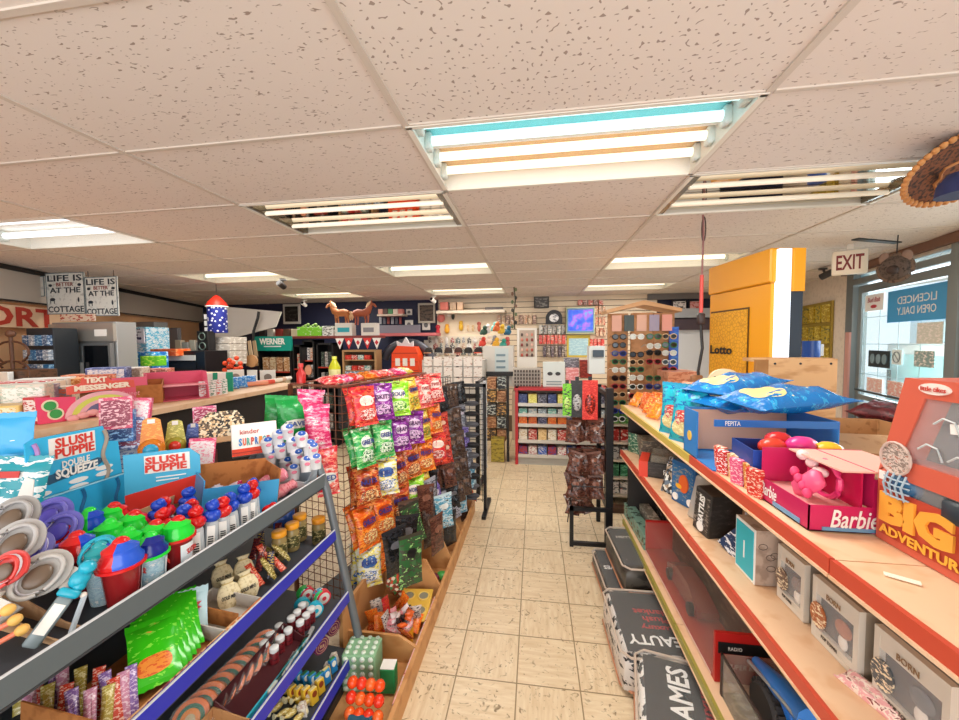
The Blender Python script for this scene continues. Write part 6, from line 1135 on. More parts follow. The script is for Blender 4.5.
# ============================================================ BACK OF THE SHOP
def bgb(name, label, cat, u0, v0, u1, v1, y, depth, mat, group=None, legs=False, zb=None):
    a_, b_ = at(u0, (v0+v1)/2, y=y), at(u1, (v0+v1)/2, y=y); zt, z0 = at((u0+u1)/2, v0, y=y).z, at((u0+u1)/2, v1, y=y).z
    w_ = b_.x-a_.x; zb_ = z0 if zb is None else zb
    t_ = thing(name, label, cat, ((a_.x+b_.x)/2, y, zb_), 0, group); t_['_w'] = 0; del t_['_w']
    h = zt-zb_
    part('body', MB().box(0, depth/2, h/2, w_, depth, h, min(.004, depth*.2)), mat, t_, False)
    return t_, w_, h
def bgs(name, label, cat, u0, v0, u1, v1, y, depth, mat, group=None):
    a_, b_ = at(u0, (v0+v1)/2, y=y), at(u1, (v0+v1)/2, y=y); zt, z0 = at((u0+u1)/2, v0, y=y).z, at((u0+u1)/2, v1, y=y).z
    return solo(name, MB().box(0, depth/2, (zt-z0)/2, b_.x-a_.x, depth, zt-z0, min(.004, depth*.2)), mat, label, cat, ((a_.x+b_.x)/2, y, z0), 0, group, False)
# ---- back left: fridge wall
d3 = Vector((-.43, 1, 0)).normalized()
# wall lettering
p = at(22, 315, x=-5.15); t_ = solo('wall_banner', MB().box(0, 0, 0, 1.9, .012, .22), flat('f2cba4', .7), 'cream banner along the left wall with big brick red capitals', 'banner', (p.x, p.y, p.z-.02), PI/2+.40)
text('SPORT', 1.25, .20, flat('c23a26'), t_, (-.22, -.012, .0), bold=.03)
bgs('small_banner', 'narrow white strip with red writing above the drinks fridge', 'banner', 60, 314, 95, 321, 3.35, .01, pr(['f0d8c0', 'c0503a', 'f0e0d0'], 12))
# drinks fridge
t_, w_, h = bgb('drinks_fridge', 'steel double-door drinks fridge with dark glass doors', 'fridge', 54, 322, 118, 400, 3.3, .2, flat('a9acac', .35, .5), zb=0)
part('header_panel', MB().bx(-w_/2, w_/2, -.03, 0, h-.20, h-.02), flat('b9b6ae', .3, .6), t_, False); part('white_badge', MB().bx(w_*.22, w_*.4, -.035, -.03, h-.15, h-.08), WHITE, t_, False)
for k in (-1, 1):
    dr = part('glass_door', MB().bx(k*w_*.24-w_*.22, k*w_*.24+w_*.22, -.04, -.01, .25, h-.24), flat('0f1216', .12), t_, False); part('door_frame', MB().frame(k*w_*.24-w_*.23, k*w_*.24+w_*.23, .2, h-.22, .025, -.05, -.01), flat('8d9294', .3, .6), dr, False)
    part('door_handle', MB().bx(k*w_*.04-.012, k*w_*.04+.012, -.08, -.05, .9, 1.5), flat('c0c2c0', .3, .6), dr, False)
    for j in range(3): part('fridge_shelf', MB().bx(k*w_*.24-w_*.2, k*w_*.24+w_*.2, -.045, -.041, h-.62-.3*j, h-.61-.3*j), flat('6d7478', .3), dr, False)
part('orange_label', MB().ell(-w_*.24+.02, h-.55, .07, .05, -.05, -.041), flat('e89a70'), t_)
t_, w_, h = bgb('merchandiser_rack', 'tilted dark wire rack of small packets left of the drinks fridge', 'rack', 28, 328, 55, 400, 3.0, .2, flat('22282e', .5), zb=0)
for j in range(5):
    for i in range(4): part('shelf_packet', MB().box(-w_*.36+w_*.24*i, -.02, h-.12-.14*j, w_*.2, .04, .10), pr([['3a5a80', 'b8c8d8', '20303c'], ['8a98a8', 'e0e4e8', '3a4450'], ['2c6a9a', '90b8d0', '10202c']][(i+j) % 3], 25), t_, False)
t_ = thing('iron_scroll_stand', 'brown iron scrollwork stand against the peach wall at the left edge', 'stand', at(14, 385, y=2.8)); z_ = 0
part('post', MB().cyl(0, 0, -1.4, .46, .014), flat('5c3a28', .5), t_)
for s_ in (-1, 1):
    for k in (0, 1): part('scroll', MB().tube([(s_*(.02+.17*math.sin(a*.35)), 0, .12+.18*k+.10*math.cos(a*.35)) for a in range(9)]+[(s_*.15, 0, .0+.18*k), (s_*.12, 0, -.02+.18*k)], .01, 5), flat('5c3a28', .5), t_)
part('finial', MB().ball(0, 0, .47, .035), flat('6a4430'), t_)
LB = [('display_case', 'dark wood cabinet below the iron stand', 'cabinet', -10, 370, 30, 400, 2.7, .2, ['5a3c28', '3a2618', '8a6a4a']), ('white_box', 'small white box on the dark cabinet', 'box', -2, 372, 8, 384, 2.65, .04, ['f0f0ea', 'e8e8e0']),
      ('drink_display', 'white and cyan drinks display with a dark poster on top', 'display', 120, 327, 147, 376, 4.0, .3, ['d8e8ee', '58b8d8', 'e8f0f0', '2a6a98']), ('grey_monitor', 'large grey flat screen back beside the drinks display', 'monitor', 148, 328, 178, 354, 4.8, .06, ['6e6e72', '76767a']), ('grey_cabinet', 'grey cabinet edge above the drinks display', 'cabinet', 116, 322, 154, 330, 4.5, .2, ['7d7c7c', '8a8886']),
      ('blue_bag_pile', 'pile of bright blue snack bags in front of the drinks display', 'snack', 112, 352, 152, 372, 3.7, .2, ['1a6ac8', '38a8e8', 'f0f4f8', '2a3ab0']), ('lime_bag_pile', 'lime green bags beside the blue snack pile', 'snack', 140, 356, 158, 366, 3.6, .1, ['68c828', 'c8e858', '208838']), ('orange_bag', 'orange wedge of snack bags left of the microwave', 'snack', 150, 349, 176, 356, 4.0, .2, ['e86028', 'f09058', 'b03818'])]
for n_, l, c_, u0, v0, u1, v1, y, dp, pal in LB: bgs(n_, l, c_, u0, v0, u1, v1, y, dp, pr(pal, 12))
q = bgs('dark_poster', 'dark blue and white poster on the drinks display', 'poster', 122, 329, 144, 343, 3.96, .01, pr(['e8e8f0', '1c2458', 'e8e8f0'], 7))
t_, w_, h = bgb('microwave_oven', 'black microwave oven with a pale front strip', 'oven', 160, 351, 205, 372, 4.1, .35, flat('15161a', .3)); part('control_strip', MB().bx(-w_*.44, w_*.3, -.01, 0, h*.55, h*.80), flat('d8dcdc', .3), t_, False); part('door_glass', MB().bx(-w_*.44, w_*.3, -.01, 0, h*.1, h*.45), flat('25282e', .1), t_, False)
for i in range(4): bgs('steel_canister', f'pale steel canister, {ORD[i]} from the left behind the microwave', 'canister', 175+7*i, 340+(i % 2)*2, 181+7*i, 352, 4.5, .06, flat(['c8b8a0', 'b8b4ac', 'd0c4b0', 'a8a098'][i], .3, .4))
t_, w_, h = bgb('twin_speaker', 'small black speaker with two round cones left of the rocket lantern', 'speaker', 197, 331, 208, 352, 4.3, .12, BLACK)
for k in (0, 1):
    q = MB(); q.tube([(.045*math.cos(a*PI/8), -.006, h*(.28+.46*k)+.045*math.sin(a*PI/8)) for a in range(16)], .007, 5, True); part('speaker_cone', q, flat('6a8078', .3), t_)
t_, w_, h = bgb('menu_board', 'black framed board with white cards beside the rocket lantern', 'board', 203, 312, 212, 334, 4.42, .02, BLACK)
for k in range(3): part('white_card', MB().bx(-w_*.32, w_*.32, -.006, 0, h*(.08+.3*k), h*(.30+.3*k)), pr(['e8e8e8', 'b0b0b4'], 30), t_, False)
# rocket lantern
p = at(218, 333, y=4.5); zt = at(218, 295, y=4.5).z-p.z; r_ = .115
t_ = thing('rocket_lantern', 'blue star-spangled cylinder with a red cone cap hanging from the ceiling', 'lantern', p)
m, t, b = newmat('blue_with_white_stars'); v = t.nodes.new('ShaderNodeTexVoronoi'); v.inputs['Scale'].default_value = 22; v.inputs['Randomness'].default_value = .7; t.links.new(coords(t, 1, False), v.inputs['Vector']); t.links.new(ramp(t, v.outputs['Distance'], ['f0f4ff', '18288c'], True, [0, .30]), b.inputs['Base Color'])
part('cylinder', MB().lathe([(r_*.95, 0), (r_, .01), (r_, zt*.70), (r_*.9, zt*.72)], 20), m, t_); part('cone_cap', MB().lathe([(r_*1.15, zt*.70), (r_*.9, zt*.82), (r_*.25, zt*.98), (.001, zt)], 20), flat('e03020', .4), t_); part('white_band', MB().lathe([(r_*1.16, zt*.68), (r_*1.16, zt*.71)], 20), WHITE, t_); part('hanger', MB().tube([(0, 0, zt), (0, 0, 2.47-p.z)], .004), BLACK, t_)
for i in range(4): bgs('stacked_pale_carton', f'pale grey carton under the rocket lantern, {["lowest", "second from below", "third from below", "topmost"][i]} of its stack', 'carton', 207+(i % 2), 358-7*i, 230, 364.6-7*i, 4.5, .3, pr(['c8c0b4', 'e8e4dc', '9a948a'], 10), 'pale cartons under the rocket lantern')
# sloping awning panel and paddles
q = MB().loft([[(-.42, 0, .30), (.46, .3, .22), (.36, .3, -.02), (-.48, 0, -.28)], [(-.42, .03, .30), (.46, .33, .22), (.36, .33, -.02), (-.48, .03, -.28)]]); solo('awning_panel', q, flat('cfc8c0', .6), 'off-white slanted panel right of the rocket lantern under the ceiling', 'panel', at(241, 325, y=5.2), .1, None, False)
for i in range(6):
    p = at(232+5*i, 366, y=5.0); q = MB().bx(-.015, .015, 0, .01, 0, .16).ext([(-.03, .14), (.03, .14), (.025, .38), (-.025, .38)], 0, .012); solo('wooden_paddle', q, flat(['b09a80', 'c0a888', 'a08868'][i % 3], .6), f'leaning wooden paddle, {ORD[i]} from the rocket lantern', 'paddle', p, rot=(-.1, -.18, 0), group='wooden paddles', smooth=False)
solo('round_wood_plaque', MB().ell(0, 0, .09, .09, 0, .03), flat('b98a5c', .6), 'round wooden plaque beside the teal-topped display rack', 'plaque', at(251, 361, y=4.9)); bgs('white_leaflet', 'white leaflet hanging below the round wooden plaque', 'paper', 247, 370, 257, 384, 4.85, .01, flat('e8e8e4'))
solo('orange_flower_bunch', (lambda q: [q.ball(.05*math.cos(i*2.4)*(i**.5)*.6, .03*(i % 3), .05*math.sin(i*2.4)*(i**.5)*.6, .03, seg=7, n=4) for i in range(14)] and q)(MB()), flat('e04a20', .5), 'orange-red cluster above the teal pouch display', 'decoration', at(231, 366, y=4.2))
t_ = thing('black_cable', 'thick black cable hanging down beside the teal-topped rack', 'cable', at(259, 318, y=5.3)); part('cable', MB().tube([(0, 0, .1), (-.02, 0, 0), (-.10, 0, -.2), (-.13, 0, -.5), (-.08, 0, -.7)], .02, 6), BLACK, t_)
# ---- display racks in front of the navy wall
def rack(label, u0, v0, u1, y, n, m_, pals, header=None, depth=.3, top=None, base=0):
    a_, b_ = at(u0, v0, y=y), at(u1, v0, y=y); w_ = b_.x-a_.x; zt = a_.z
    t_ = thing('packet_display_rack', label, 'rack', ((a_.x+b_.x)/2, y, base)); h = zt-base
    part('frame', MB().bx(-w_/2, -w_/2+.03, 0, depth, 0, h).bx(w_/2-.03, w_/2, 0, depth, 0, h).bx(-w_/2, w_/2, depth-.02, depth, 0, h).bx(-w_/2, w_/2, 0, depth, h-.03, h), BLACK, t_, False)
    for j in range(m_):
        zz = h-.05-(j+1)*(h-.35)/m_; part('rack_shelf', MB().bx(-w_/2+.03, w_/2-.03, -.01, depth-.02, zz-.02, zz), flat('b03828', .4) if j == 0 else BLACK, t_, False)
        hh = (h-.35)/m_*.72
        for i in range(n):
            cx = -w_/2+.05+(w_-.1)*(i+.5)/n; part('packet', MB().box(cx, .06, zz+hh/2, (w_-.1)/n*.82, .04, hh).box(cx, .038, zz+hh*.75, (w_-.1)/n*.5, .004, hh*.3), pr(pals[(i+j) % len(pals)], 18, .4, True), t_, False)
    if header: part('header_board', MB().bx(-w_/2-.03, w_/2+.03, -.03, .0, h-.03, h+header[1]), flat(header[0], .4), t_, False); text(header[2], w_*.75, header[1]*.5, WHITE, t_, (0, -.034, h+header[1]*.6), bold=.04); part('header_subline', MB().bx(-w_*.25, w_*.25, -.033, -.03, h+header[1]*.16, h+header[1]*.24), WHITE, t_, False)
    return t_, w_, h
NUT = [['b88a58', 'e8d8c0', '8a6038'], ['d8c8a8', 'a8784a', 'f0e8d8'], ['a07048', 'e0c8a8', 'e8e4dc']]
rack('teal-topped display rack of white and tan packets', 257, 349, 291, 5.5, 4, 4, NUT, ('0f9a88', .20, 'WERNER'))
rack('narrow black rack of packets right of the teal-topped one', 292, 345, 301, 5.5, 1, 4, [['a8a890', 'c83830', '3a3a3a'], ['d8b0a0', 'e8e0d8', '8a6a50']])
t_, w_, h = rack('black board rack with round white labels', 302, 340, 314, 5.6, 2, 5, [['e8e4e0', '3a4a6a', 'c8c0b8'], ['d8c8b8', 'c87850', 'f0ece8']]); part('round_label', MB().ell(0, h*.72, .06, .08, -.02, -.005), flat('e8a080'), t_)
rack('black gift card rack with dark printed cards', 316, 343, 333, 5.6, 3, 4, [['2a3430', '6a7a70', 'e0e0dc'], ['8a8480', 'd0ccc8', '4a4644']])
bgs('dark_wall_counter', 'dark counter cabinet below the display racks', 'cabinet', 252, 386, 340, 425, 5.9, .4, flat('201c1c'))
for i in range(6): bgs('wall_ledge_item', f'{["dark mug", "white scroll ornament", "red scroll ornament", "brown jar", "cream jar", "small tin"][i]} on the ledge above the display racks', 'ornament', 259+8*i, 329, 265+8*i, 337, 5.75, .08, pr([['3a3030', '8a7a70'], ['d8d0c4', '8a8078'], ['8a3028', 'd8c0b0'], ['5a4030', '8a6a50'], ['d8c8a8', 'a89070'], ['6a6a6a', 'b0b0b0']][i], 12))
bgs('ledge_shelf', 'long narrow ledge above the display racks', 'shelf', 256, 336, 378, 338.5, 5.7, .3, flat('8a3a34'))
t_, w_, h = bgb('seed_bag', 'lime green and white bag lying on the ledge in front of the navy wall', 'bag', 297, 327, 321, 336, 5.72, .14, pr(['8ad838', '8ad838', 'e8f0d8', '4a9a28'], 9)); part('leafy_top', (lambda q: [q.ball(-.14+.045*i, .06, h+.02*(i % 3), .035, 1, .6, .8, 7, 4) for i in range(7)] and q)(MB()), flat('7a9a48'), t_)
bgs('white_bag', 'white packet next to the lime bag on the ledge', 'bag', 322, 326, 333, 336, 5.72, .1, pr(['e8ece8', '6a7068', 'f4f4f0'], 12))
for u0, u1, v0, l, c in ((335, 352, 323, 'white box with a teal label on the ledge under the horses', '28a8b8'), (361, 376, 323, 'white box with grey lines on the ledge under the right horse', '8a8a90')):
    t_, w_, h = bgb('white_box', l, 'box', u0, v0, u1, 336, 5.72, .14, flat('e6e4dc')); part('label_strip', MB().bx(-w_*.35, w_*.35, -.004, 0, h*.3, h*.65), flat(c), t_, False)
t_, w_, h = bgb('framed_picture', 'black and white abstract picture in a pale frame on the navy wall', 'picture', 283, 304, 300, 324, 6.9, .03, flat('c8c4bc')); part('picture_print', MB().bx(-w_*.38, w_*.38, -.006, 0, h*.12, h*.88), pr(['141414', '3a3a3a', 'd8d8d8'], 7, .4), t_, False)
t_, w_, h = bgb('framed_picture', 'framed dark animal picture at the corner of the navy wall', 'picture', 418, 303, 435, 323, 6.9, .03, flat('b8b4a4')); part('picture_print', MB().bx(-w_*.4, w_*.4, -.006, 0, h*.1, h*.9), pr(['5a4a3a', '2a221c', 'b8a890'], 8), t_, False)
def horse(label, u, v, y, c, flip, sc=1):
    t_ = thing('horse_figure', label, 'figure', at(u, v, y=y), 0); f_ = -1 if flip else 1
    q = MB()
    q.tube([(-.22*f_*sc, 0, .30*sc), (-.10*f_*sc, 0, .32*sc), (.06*f_*sc, 0, .31*sc), (.17*f_*sc, 0, .36*sc), (.25*f_*sc, 0, .48*sc), (.28*f_*sc, 0, .55*sc), (.35*f_*sc, 0, .52*sc), (.40*f_*sc, 0, .46*sc)], [.07*sc, .10*sc, .09*sc, .09*sc, .05*sc, .045*sc, .035*sc, .022*sc], 10)
    for x in (-.20, -.13, .08, .15): q.tube([(x*f_*sc, .02*(1 if x in (-.13, .15) else -1), .28*sc), ((x+.01)*f_*sc, .02, .15*sc), (x*f_*sc, .02, 0)], [.045*sc, .022*sc, .016*sc], 7)
    part('horse_body', q, flat(c, .6), t_); part('mane', MB().tube([(.14*f_*sc, 0, .45*sc), (.20*f_*sc, 0, .54*sc), (.26*f_*sc, 0, .60*sc)], [.02, .03, .015], 6), flat('e8c8a0', .7), t_); part('tail', MB().tube([(-.26*f_*sc, 0, .34*sc), (-.33*f_*sc, 0, .25*sc), (-.32*f_*sc, 0, .12*sc)], [.02, .03, .008], 6), flat('d8b088', .7), t_)
    part('ear', MB().ball(.27*f_*sc, 0, .60*sc, .02, .7, .7, 1.4), flat(c), t_); return t_
horse('tan horse figure standing on the ledge, left of the pair', 341, 325, 5.78, 'b8703c', True, .62); horse('chestnut horse figure standing on the ledge, right of the pair', 362, 325, 5.80, 'a8583c', False, .62)
# bunting and wooden shelf
t_ = thing('pennant_bunting', 'red and white pennant bunting strung under the ledge', 'bunting', at(358, 338, y=5.45)); part('string', MB().tube([(-.38, 0, 0), (.36, 0, 0)], .006, 4), flat('8a2a28'), t_)
for i in range(5):
    x = -.30+.15*i; part('pennant', MB().ext([(x-.07, 0), (x+.07, 0), (x, -.17)], -.004, .004), flat('d83030' if i % 2 else 'f0ece8'), t_, False); part('maple_mark', MB().ext([(x, -.03), (x+.03, -.07), (x, -.11), (x-.03, -.07)], -.008, -.003), flat('f0ece8' if i % 2 else 'c82838'), t_, False)
a_, b_ = at(342, 350, y=5.5), at(376, 350, y=5.5); W_ = b_.x-a_.x
t_ = thing('wooden_shelf_unit', 'small wooden shelf unit with red boxes below the bunting', 'shelving', ((a_.x+b_.x)/2, 5.5, .9)); H_ = a_.z-.9
part('unit_frame', MB().frame(-W_/2, W_/2, 0, H_, .03, 0, .22), flat('a8835a', .6), t_, False); 
for j in range(3): part('unit_shelf', MB().bx(-W_/2+.03, W_/2-.03, 0, .22, H_*(.25+.25*j), H_*(.25+.25*j)+.015), flat('a8835a', .6), t_, False)
part('unit_back', MB().bx(-W_/2, W_/2, .21, .22, 0, H_), flat('6a5038'), t_, False)
for j in range(3):
    for i in range(4): solo('red_shelf_box', MB().box(0, 0, .035, .09, .08, .07), pr([['c83028', 'e8d8d0', '801c18'], ['d8d8d0', '3a9a9a', 'b83028'], ['c82820', 'e86050', 'f0e8e0']][(i+j) % 3], 20, .4, True), f'small red and white box, {ORD[i]} from left on the {["lowest", "middle", "upper"][j]} board of the wooden unit', 'box', ((a_.x+b_.x)/2-W_/2+.08+.105*i, 5.57, .9+H_*(.25+.25*j)+.016), 0, 'boxes on the wooden shelf unit', False)
bgs('dark_lower_counter', 'dark counter under the wooden shelf unit', 'counter', 338, 378, 428, 430, 5.6, .4, pr(['2a2a30', '44444c', '7a7a84'], 6)); 
for i in range(5): bgs('blue_boxed_item', f'blue and white boxed item, {ORD[i]} from the left on the dark counter', 'box', 345+8*i, 371, 352+8*i, 378, 5.5, .12, pr(['3a6a98', 'd8e0e8', '1c3050'], 14, .4, True), 'blue boxed items on the dark counter')
# shelf of toys on the navy wall, cards, pink ledge
bgs('wall_shelf', 'small wall shelf on the navy wall right of the horses', 'shelf', 377, 314, 403, 316, 6.7, .25, flat('c8b8a8'))
for i in range(5): bgs('shelf_toy', f'{["pink", "brown", "green", "cream", "rose"][i]} toy on the small navy wall shelf', 'toy', 378+5*i, 309, 382.5+5*i, 314, 6.72, .1, flat(['d89a88', '5a3a30', '4a8a58', 'e0d0c0', 'c87a70'][i]))
for i in range(6): bgs('hanging_bottle_opener', f'small dark hanging tool, {ORD[i]} from the left under the navy wall shelf', 'tool', 379+4*i, 317, 381.5+4*i, 324, 6.9, .02, flat(['a8a8b0', '5a5a66', '8a3838'][i % 3]), 'tools hung under the wall shelf')
bgs('grey_display_band', 'long grey display band behind the pink ledge', 'display', 377, 325, 420, 333, 6.75, .05, flat('7a7a86')); bgs('pink_ledge', 'long pink ledge under the grey display band', 'shelf', 376, 333, 436, 336, 6.5, .35, flat('c86a6c'))
for i, (u, v, l) in enumerate([(406, 309, 'white heart-shaped card on the navy wall'), (405, 320, 'small white framed card on the navy wall, left one'), (422, 320, 'small white framed card on the navy wall, right one')]):
    t_, w_, h = bgb('wall_card', l, 'card', u, v, u+(6 if i == 0 else 8), v+(6 if i == 0 else 10), 6.95, .02, flat('dcd8d0')); part('card_print', MB().ell(0, h*.5, w_*.25, h*.25, -.005, 0), flat('6a6a6a'), t_)
# grey arc and items behind the orange pack
q = MB(); q.tube([(.42*math.cos(a), 0, .38*math.sin(a)) for a in [PI*k/14*.9 for k in range(15)]], .07, 10); solo('grey_arched_cover', q, flat('4e505a', .4, .3), 'big dark grey arched cover behind the orange pack', 'cover', at(408, 366, y=5.9))
t_ = thing('orange_pack_display', 'bright orange panelled pack standing behind the candy bags', 'display', at(405, 378.4, y=5.62)); s_ = 5.62/377
part('pack_body', MB().ext([(-15*s_, 0), (15*s_, 0), (15*s_, 24*s_), (11*s_, 33*s_), (-8*s_, 34*s_), (-14*s_, 26*s_)], 0, .25), flat('f04a14', .45), t_, False)
for k in range(3): part('white_panel', MB().bx((-10+8*k)*s_, (-5+8*k)*s_, -.01, 0, 13*s_, 21*s_), pr(['f0ece4', 'f0ece4', 'e86a40'], 12), t_, False); part('dark_seam', MB().bx(-14*s_, 14*s_, -.006, 0, (8+9*k)*s_, (8.6+9*k)*s_), flat('a02c0c'), t_, False)
part('crown_top', MB().ext([(-9*s_, 33*s_), (-10*s_, 39*s_), (-4*s_, 36*s_), (0, 43*s_), (4*s_, 36*s_), (8*s_, 39*s_), (8*s_, 33*s_)], .05, .10), flat('d8d8dc'), t_, False)
# ---- centre: card grid and cap shelf
CG = at(422, 352, y=5.4), at(484, 352, y=5.4); W_ = CG[1].x-CG[0].x
t_ = thing('card_display_stand', 'white and black stand with rows of paper cards under a row of caps', 'stand', ((CG[0].x+CG[1].x)/2, 5.4, 0)); part('stand_body', MB().bx(-W_/2, W_/2, 0, .3, 0, CG[0].z-.12), flat('c8c4bc'), t_, False); part('black_divider', MB().bx(.05, .09, -.02, 0, .2, CG[0].z-.05).bx(-W_/2, W_/2, -.02, 0, .86, .92), BLACK, t_, False)
for i in range(6):
    u = 424+10*i; x = at(u+4, 360, y=5.38)
    for j in range(3): t2 = solo('photo_card', MB().box(0, 0, 0, .125, .008, .14), pr(['e8e0d8', 'e8e0d8', 'c09888', '8a8078'], 14, .5, True), f'cream paper card, {ORD[i]} from the left, {["top", "middle", "lower"][j]} row of the card stand', 'card', (x.x, 5.37, x.z-.02-.155*j), 0, 'paper cards on the card stand', False)
    t_ = thing('peaked_cap', f'dark peaked cap, {ORD[i]} from the left above the card stand', 'cap', (x.x, 5.42, x.z+.10), 0, 'caps above the card stand'); part('cap_crown', MB().lathe([(.06, 0), (.062, .04), (.04, .08), (.001, .09)], 12), flat(['2a2624', '1c1c1e', '3a2a24', '4a2e28', '26221f', '2a1c1a'][i], .7), t_); part('cap_visor', MB().ext([(-.055, 0), (.055, 0), (.045, .012), (-.045, .012)], -.10, -.04), flat(['c88a60', '8a8480', '3a3a3a', 'a05a48', '2a2a2a', 'e0604a'][i], .6), t_)
# cream wall zone: pegged toys, keyrings, lamps
bgs('long_wall_shelf', 'long cream shelf high on the wall above the yellow toys', 'shelf', 436, 310, 505, 313, 6.6, .4, flat('cdbfac')); bgs('cream_wall_panel', 'plain cream wall panel below the long shelf', 'panel', 437, 313, 500, 352, 6.96, .02, flat('ead8bc'))
for i, (u0, u1, c, l) in enumerate([(440, 448, ['c86a5a', 'e8c0b0'], 'pink boxed item at the left of the long cream shelf'), (450, 456, ['b09070', 'd8c0a0'], 'first tan box on the long cream shelf'), (457, 463, ['c09a78', 'e0c8a8'], 'second tan box on the long cream shelf'), (485, 503, ['3a2a24', '6a4a3a'], 'dark brown lying figure on the right of the long shelf')]): bgs('shelf_box', l, 'box', u0, 302 if i < 3 else 307, u1, 310, 6.62, .1, pr(c, 10))
WT = [(441, 318, 12, 14, 'd87a70', 'pink hanging toy under the long cream shelf'), (449, 314, 8, 8, 'f0ece4', 'round white wall clock under the long shelf'), (453, 316, 5, 12, '24342a', 'dark green bottle shape on the cream wall'), (447, 330, 8, 12, 'e8a828', 'yellow bear-like hanging toy on the cream wall'), (461, 327, 7, 12, 'e0b030', 'yellow hanging gourd toy on the cream wall'), (438, 332, 6, 14, 'c02838', 'red hanging toy at the corner of the navy wall'), (468, 329, 4, 8, 'd8b890', 'tan small hanging toy, left of its pair'), (473, 329, 4, 8, 'c8a880', 'tan small hanging toy, right of its pair'), (479, 328, 5, 12, 'b86050', 'terracotta hanging toy right of the tan pair')]
for u, v, du, dv_, c, l in WT:
    p = at(u, v, y=6.9); s_ = 6.9/377; q = MB().ball(0, 0, 0, dv_*s_*.32, du/dv_*1.1, .5, 1, 10, 6).ball(0, 0, dv_*s_*.36, dv_*s_*.18, 1, .5, 1, 8, 5); solo('hanging_toy' if 'clock' not in l else 'wall_clock', q, flat(c, .5), l, 'toy' if 'clock' not in l else 'clock', p)
random.seed(11)
for i in range(30):
    u = 430+(i % 10)*5.6; v = 341+(i//10)*6; c = ['2a2a2a', 'e8e4e0', '8a8a90', 'c8a080', '3a5a58', 'd8d0c8', 'b04838'][i*5 % 7]
    p = at(u, v, y=6.925); solo('pegged_trinket', MB().box(0, 0, 0, .05+.02*(i % 3), .02, .07+.02*(i % 2), .006).ball(0, -.01, .05, .022, seg=7, n=4), pr([c, 'e8e0d8', c], 30), f'small pegged trinket, {ORD[i % 10]} from the left in the {["top", "middle", "bottom"][i//10]} row above the caps', 'trinket', p, 0, 'pegged trinkets above the caps')
bgs('peg_panel', 'cream peg panel behind the small pegged trinkets', 'panel', 428, 336, 486, 358, 6.94, .02, flat('ddd0bc'))
t_, w_, h = bgb('coat_rail_figure', 'white board with printed lines beside the caps', 'board', 424, 340, 437, 356, 6.93, .03, flat('ece8e0'))
# toys heap on top of the white chest
for i in range(12):
    u = 484+(i % 6)*4.5; v = 327+(i//6)*13; c = ['3a5a4a', 'e8e8e8', '6ab0a8', 'd8703a', 'e8c040', '2a6a8a', 'd84838', 'f0e0d0', '8a8a90', 'e8b038', '3a9a8a', 'c86058'][i]
    solo('soft_toy', MB().ball(0, 0, .06, .07, 1, .8, .9, 9, 6).ball(.02, -.02, .14, .045, seg=8, n=5).ball(-.05, -.02, .03, .03, seg=7, n=4), flat(c, .7), f'{["dark green", "white", "aqua", "orange", "yellow", "blue", "red", "cream", "grey", "golden", "teal", "salmon"][i]} soft toy in the heap on the white paper stand', 'soft toy', at(u+1.5*math.sin(i*4), v+6+2*math.cos(i*5), y=5.75+.08*(i % 3))).scale = (.8, .8, .8)
t_, w_, h = bgb('paper_stand', 'white stand with sheets of paper fanned on its front', 'stand', 483, 346, 513, 372, 5.7, .4, flat('dcd8d0'), zb=1.0)
part('paper_panel', MB().bx(-w_*.1, w_*.35, -.01, 0, .05, h*.95), flat('d0dcdc'), t_, False)
for k in range(3): part('fanned_sheets', MB().bx(-w_*.05, w_*.25, -.02, -.01, h*(.45+.15*k), h*(.50+.15*k)), flat('7a94a0'), t_, False)
bgs('black_table', 'black table carrying the white paper stand', 'table', 483, 372, 513, 376, 5.6, .5, BLACK); bgs('table_leg', 'thin black leg of the table under the caps and magazines', 'leg', 506.5, 376, 509, 466, 5.2, .04, BLACK)
for i in range(10):
    u = 487+10*(i % 2); v = 378+13*(i//2); bgs('magazine_bundle', f'{["brown", "grey"][i % 2]} bundle, {ORD[i//2]} from the top of the {["left", "right"][i % 2]} column under the black table', 'box', u, v, u+9, v+11, 5.3, .2, pr([['8a5a3a', 'c89a70', '2a2220'], ['2a2c30', 'c8d0c8', '6a7a70'], ['4a3a30', 'd8a860', '1c1c1e']][i % 3], 14, .4, True), 'bundles under the black table')
bgs('olive_box', 'olive yellow box on the floor left of the red shelf unit', 'box', 491, 439, 504, 462, 5.15, .2, pr(['a8943a', '7a6a28', '2a2818'], 10))
# figure cabinet, grid rack, document holder
t_, w_, h = bgb('figurine_tower', 'tall white framed case of small pink and red figurines', 'case', 517, 328, 537, 370, 6.78, .2, flat('e8e4dc')); part('case_inside', MB().bx(-w_*.38, w_*.38, -.006, 0, h*.32, h*.95), flat('b8a898'), t_, False)
for j in range(5):
    for i in range(3): part('figurine', MB().ball(-w_*.25+w_*.25*i, -.02, h*(.36+.12*j), .022, 1, .6, 1.4, 7, 5), flat(['c85a4a', 'e8c0b0', '8a3a38', 'd88a78', '5a4a48'][(i*2+j) % 5]), t_)
t_, w_, h = bgb('keyring_grid', 'square grey grid holder filled with tiny keyrings', 'rack', 513, 368, 541, 388, 5.3, .12, flat('b8b0a4'))
q = MB()
for i in range(9):
    for j in range(5): q.box(-w_*.42+w_*.105*i, -.01, h*(.12+.18*j), w_*.06, .012, h*.12)
o = part('keyring', q, flat('4a4038'), t_, False); o['kind'] = 'stuff'
t_, w_, h = bgb('document_holder', 'clear white document holder with spectacle drawings', 'holder', 543, 362, 565, 388, 5.3, .1, flat('d8e4e0'))
for k in (0, 1): part('printed_line', MB().bx(-w_*.35, w_*.35, -.005, 0, h*(.12+.1*k), h*(.17+.1*k)), flat('8aa0a0'), t_, False)
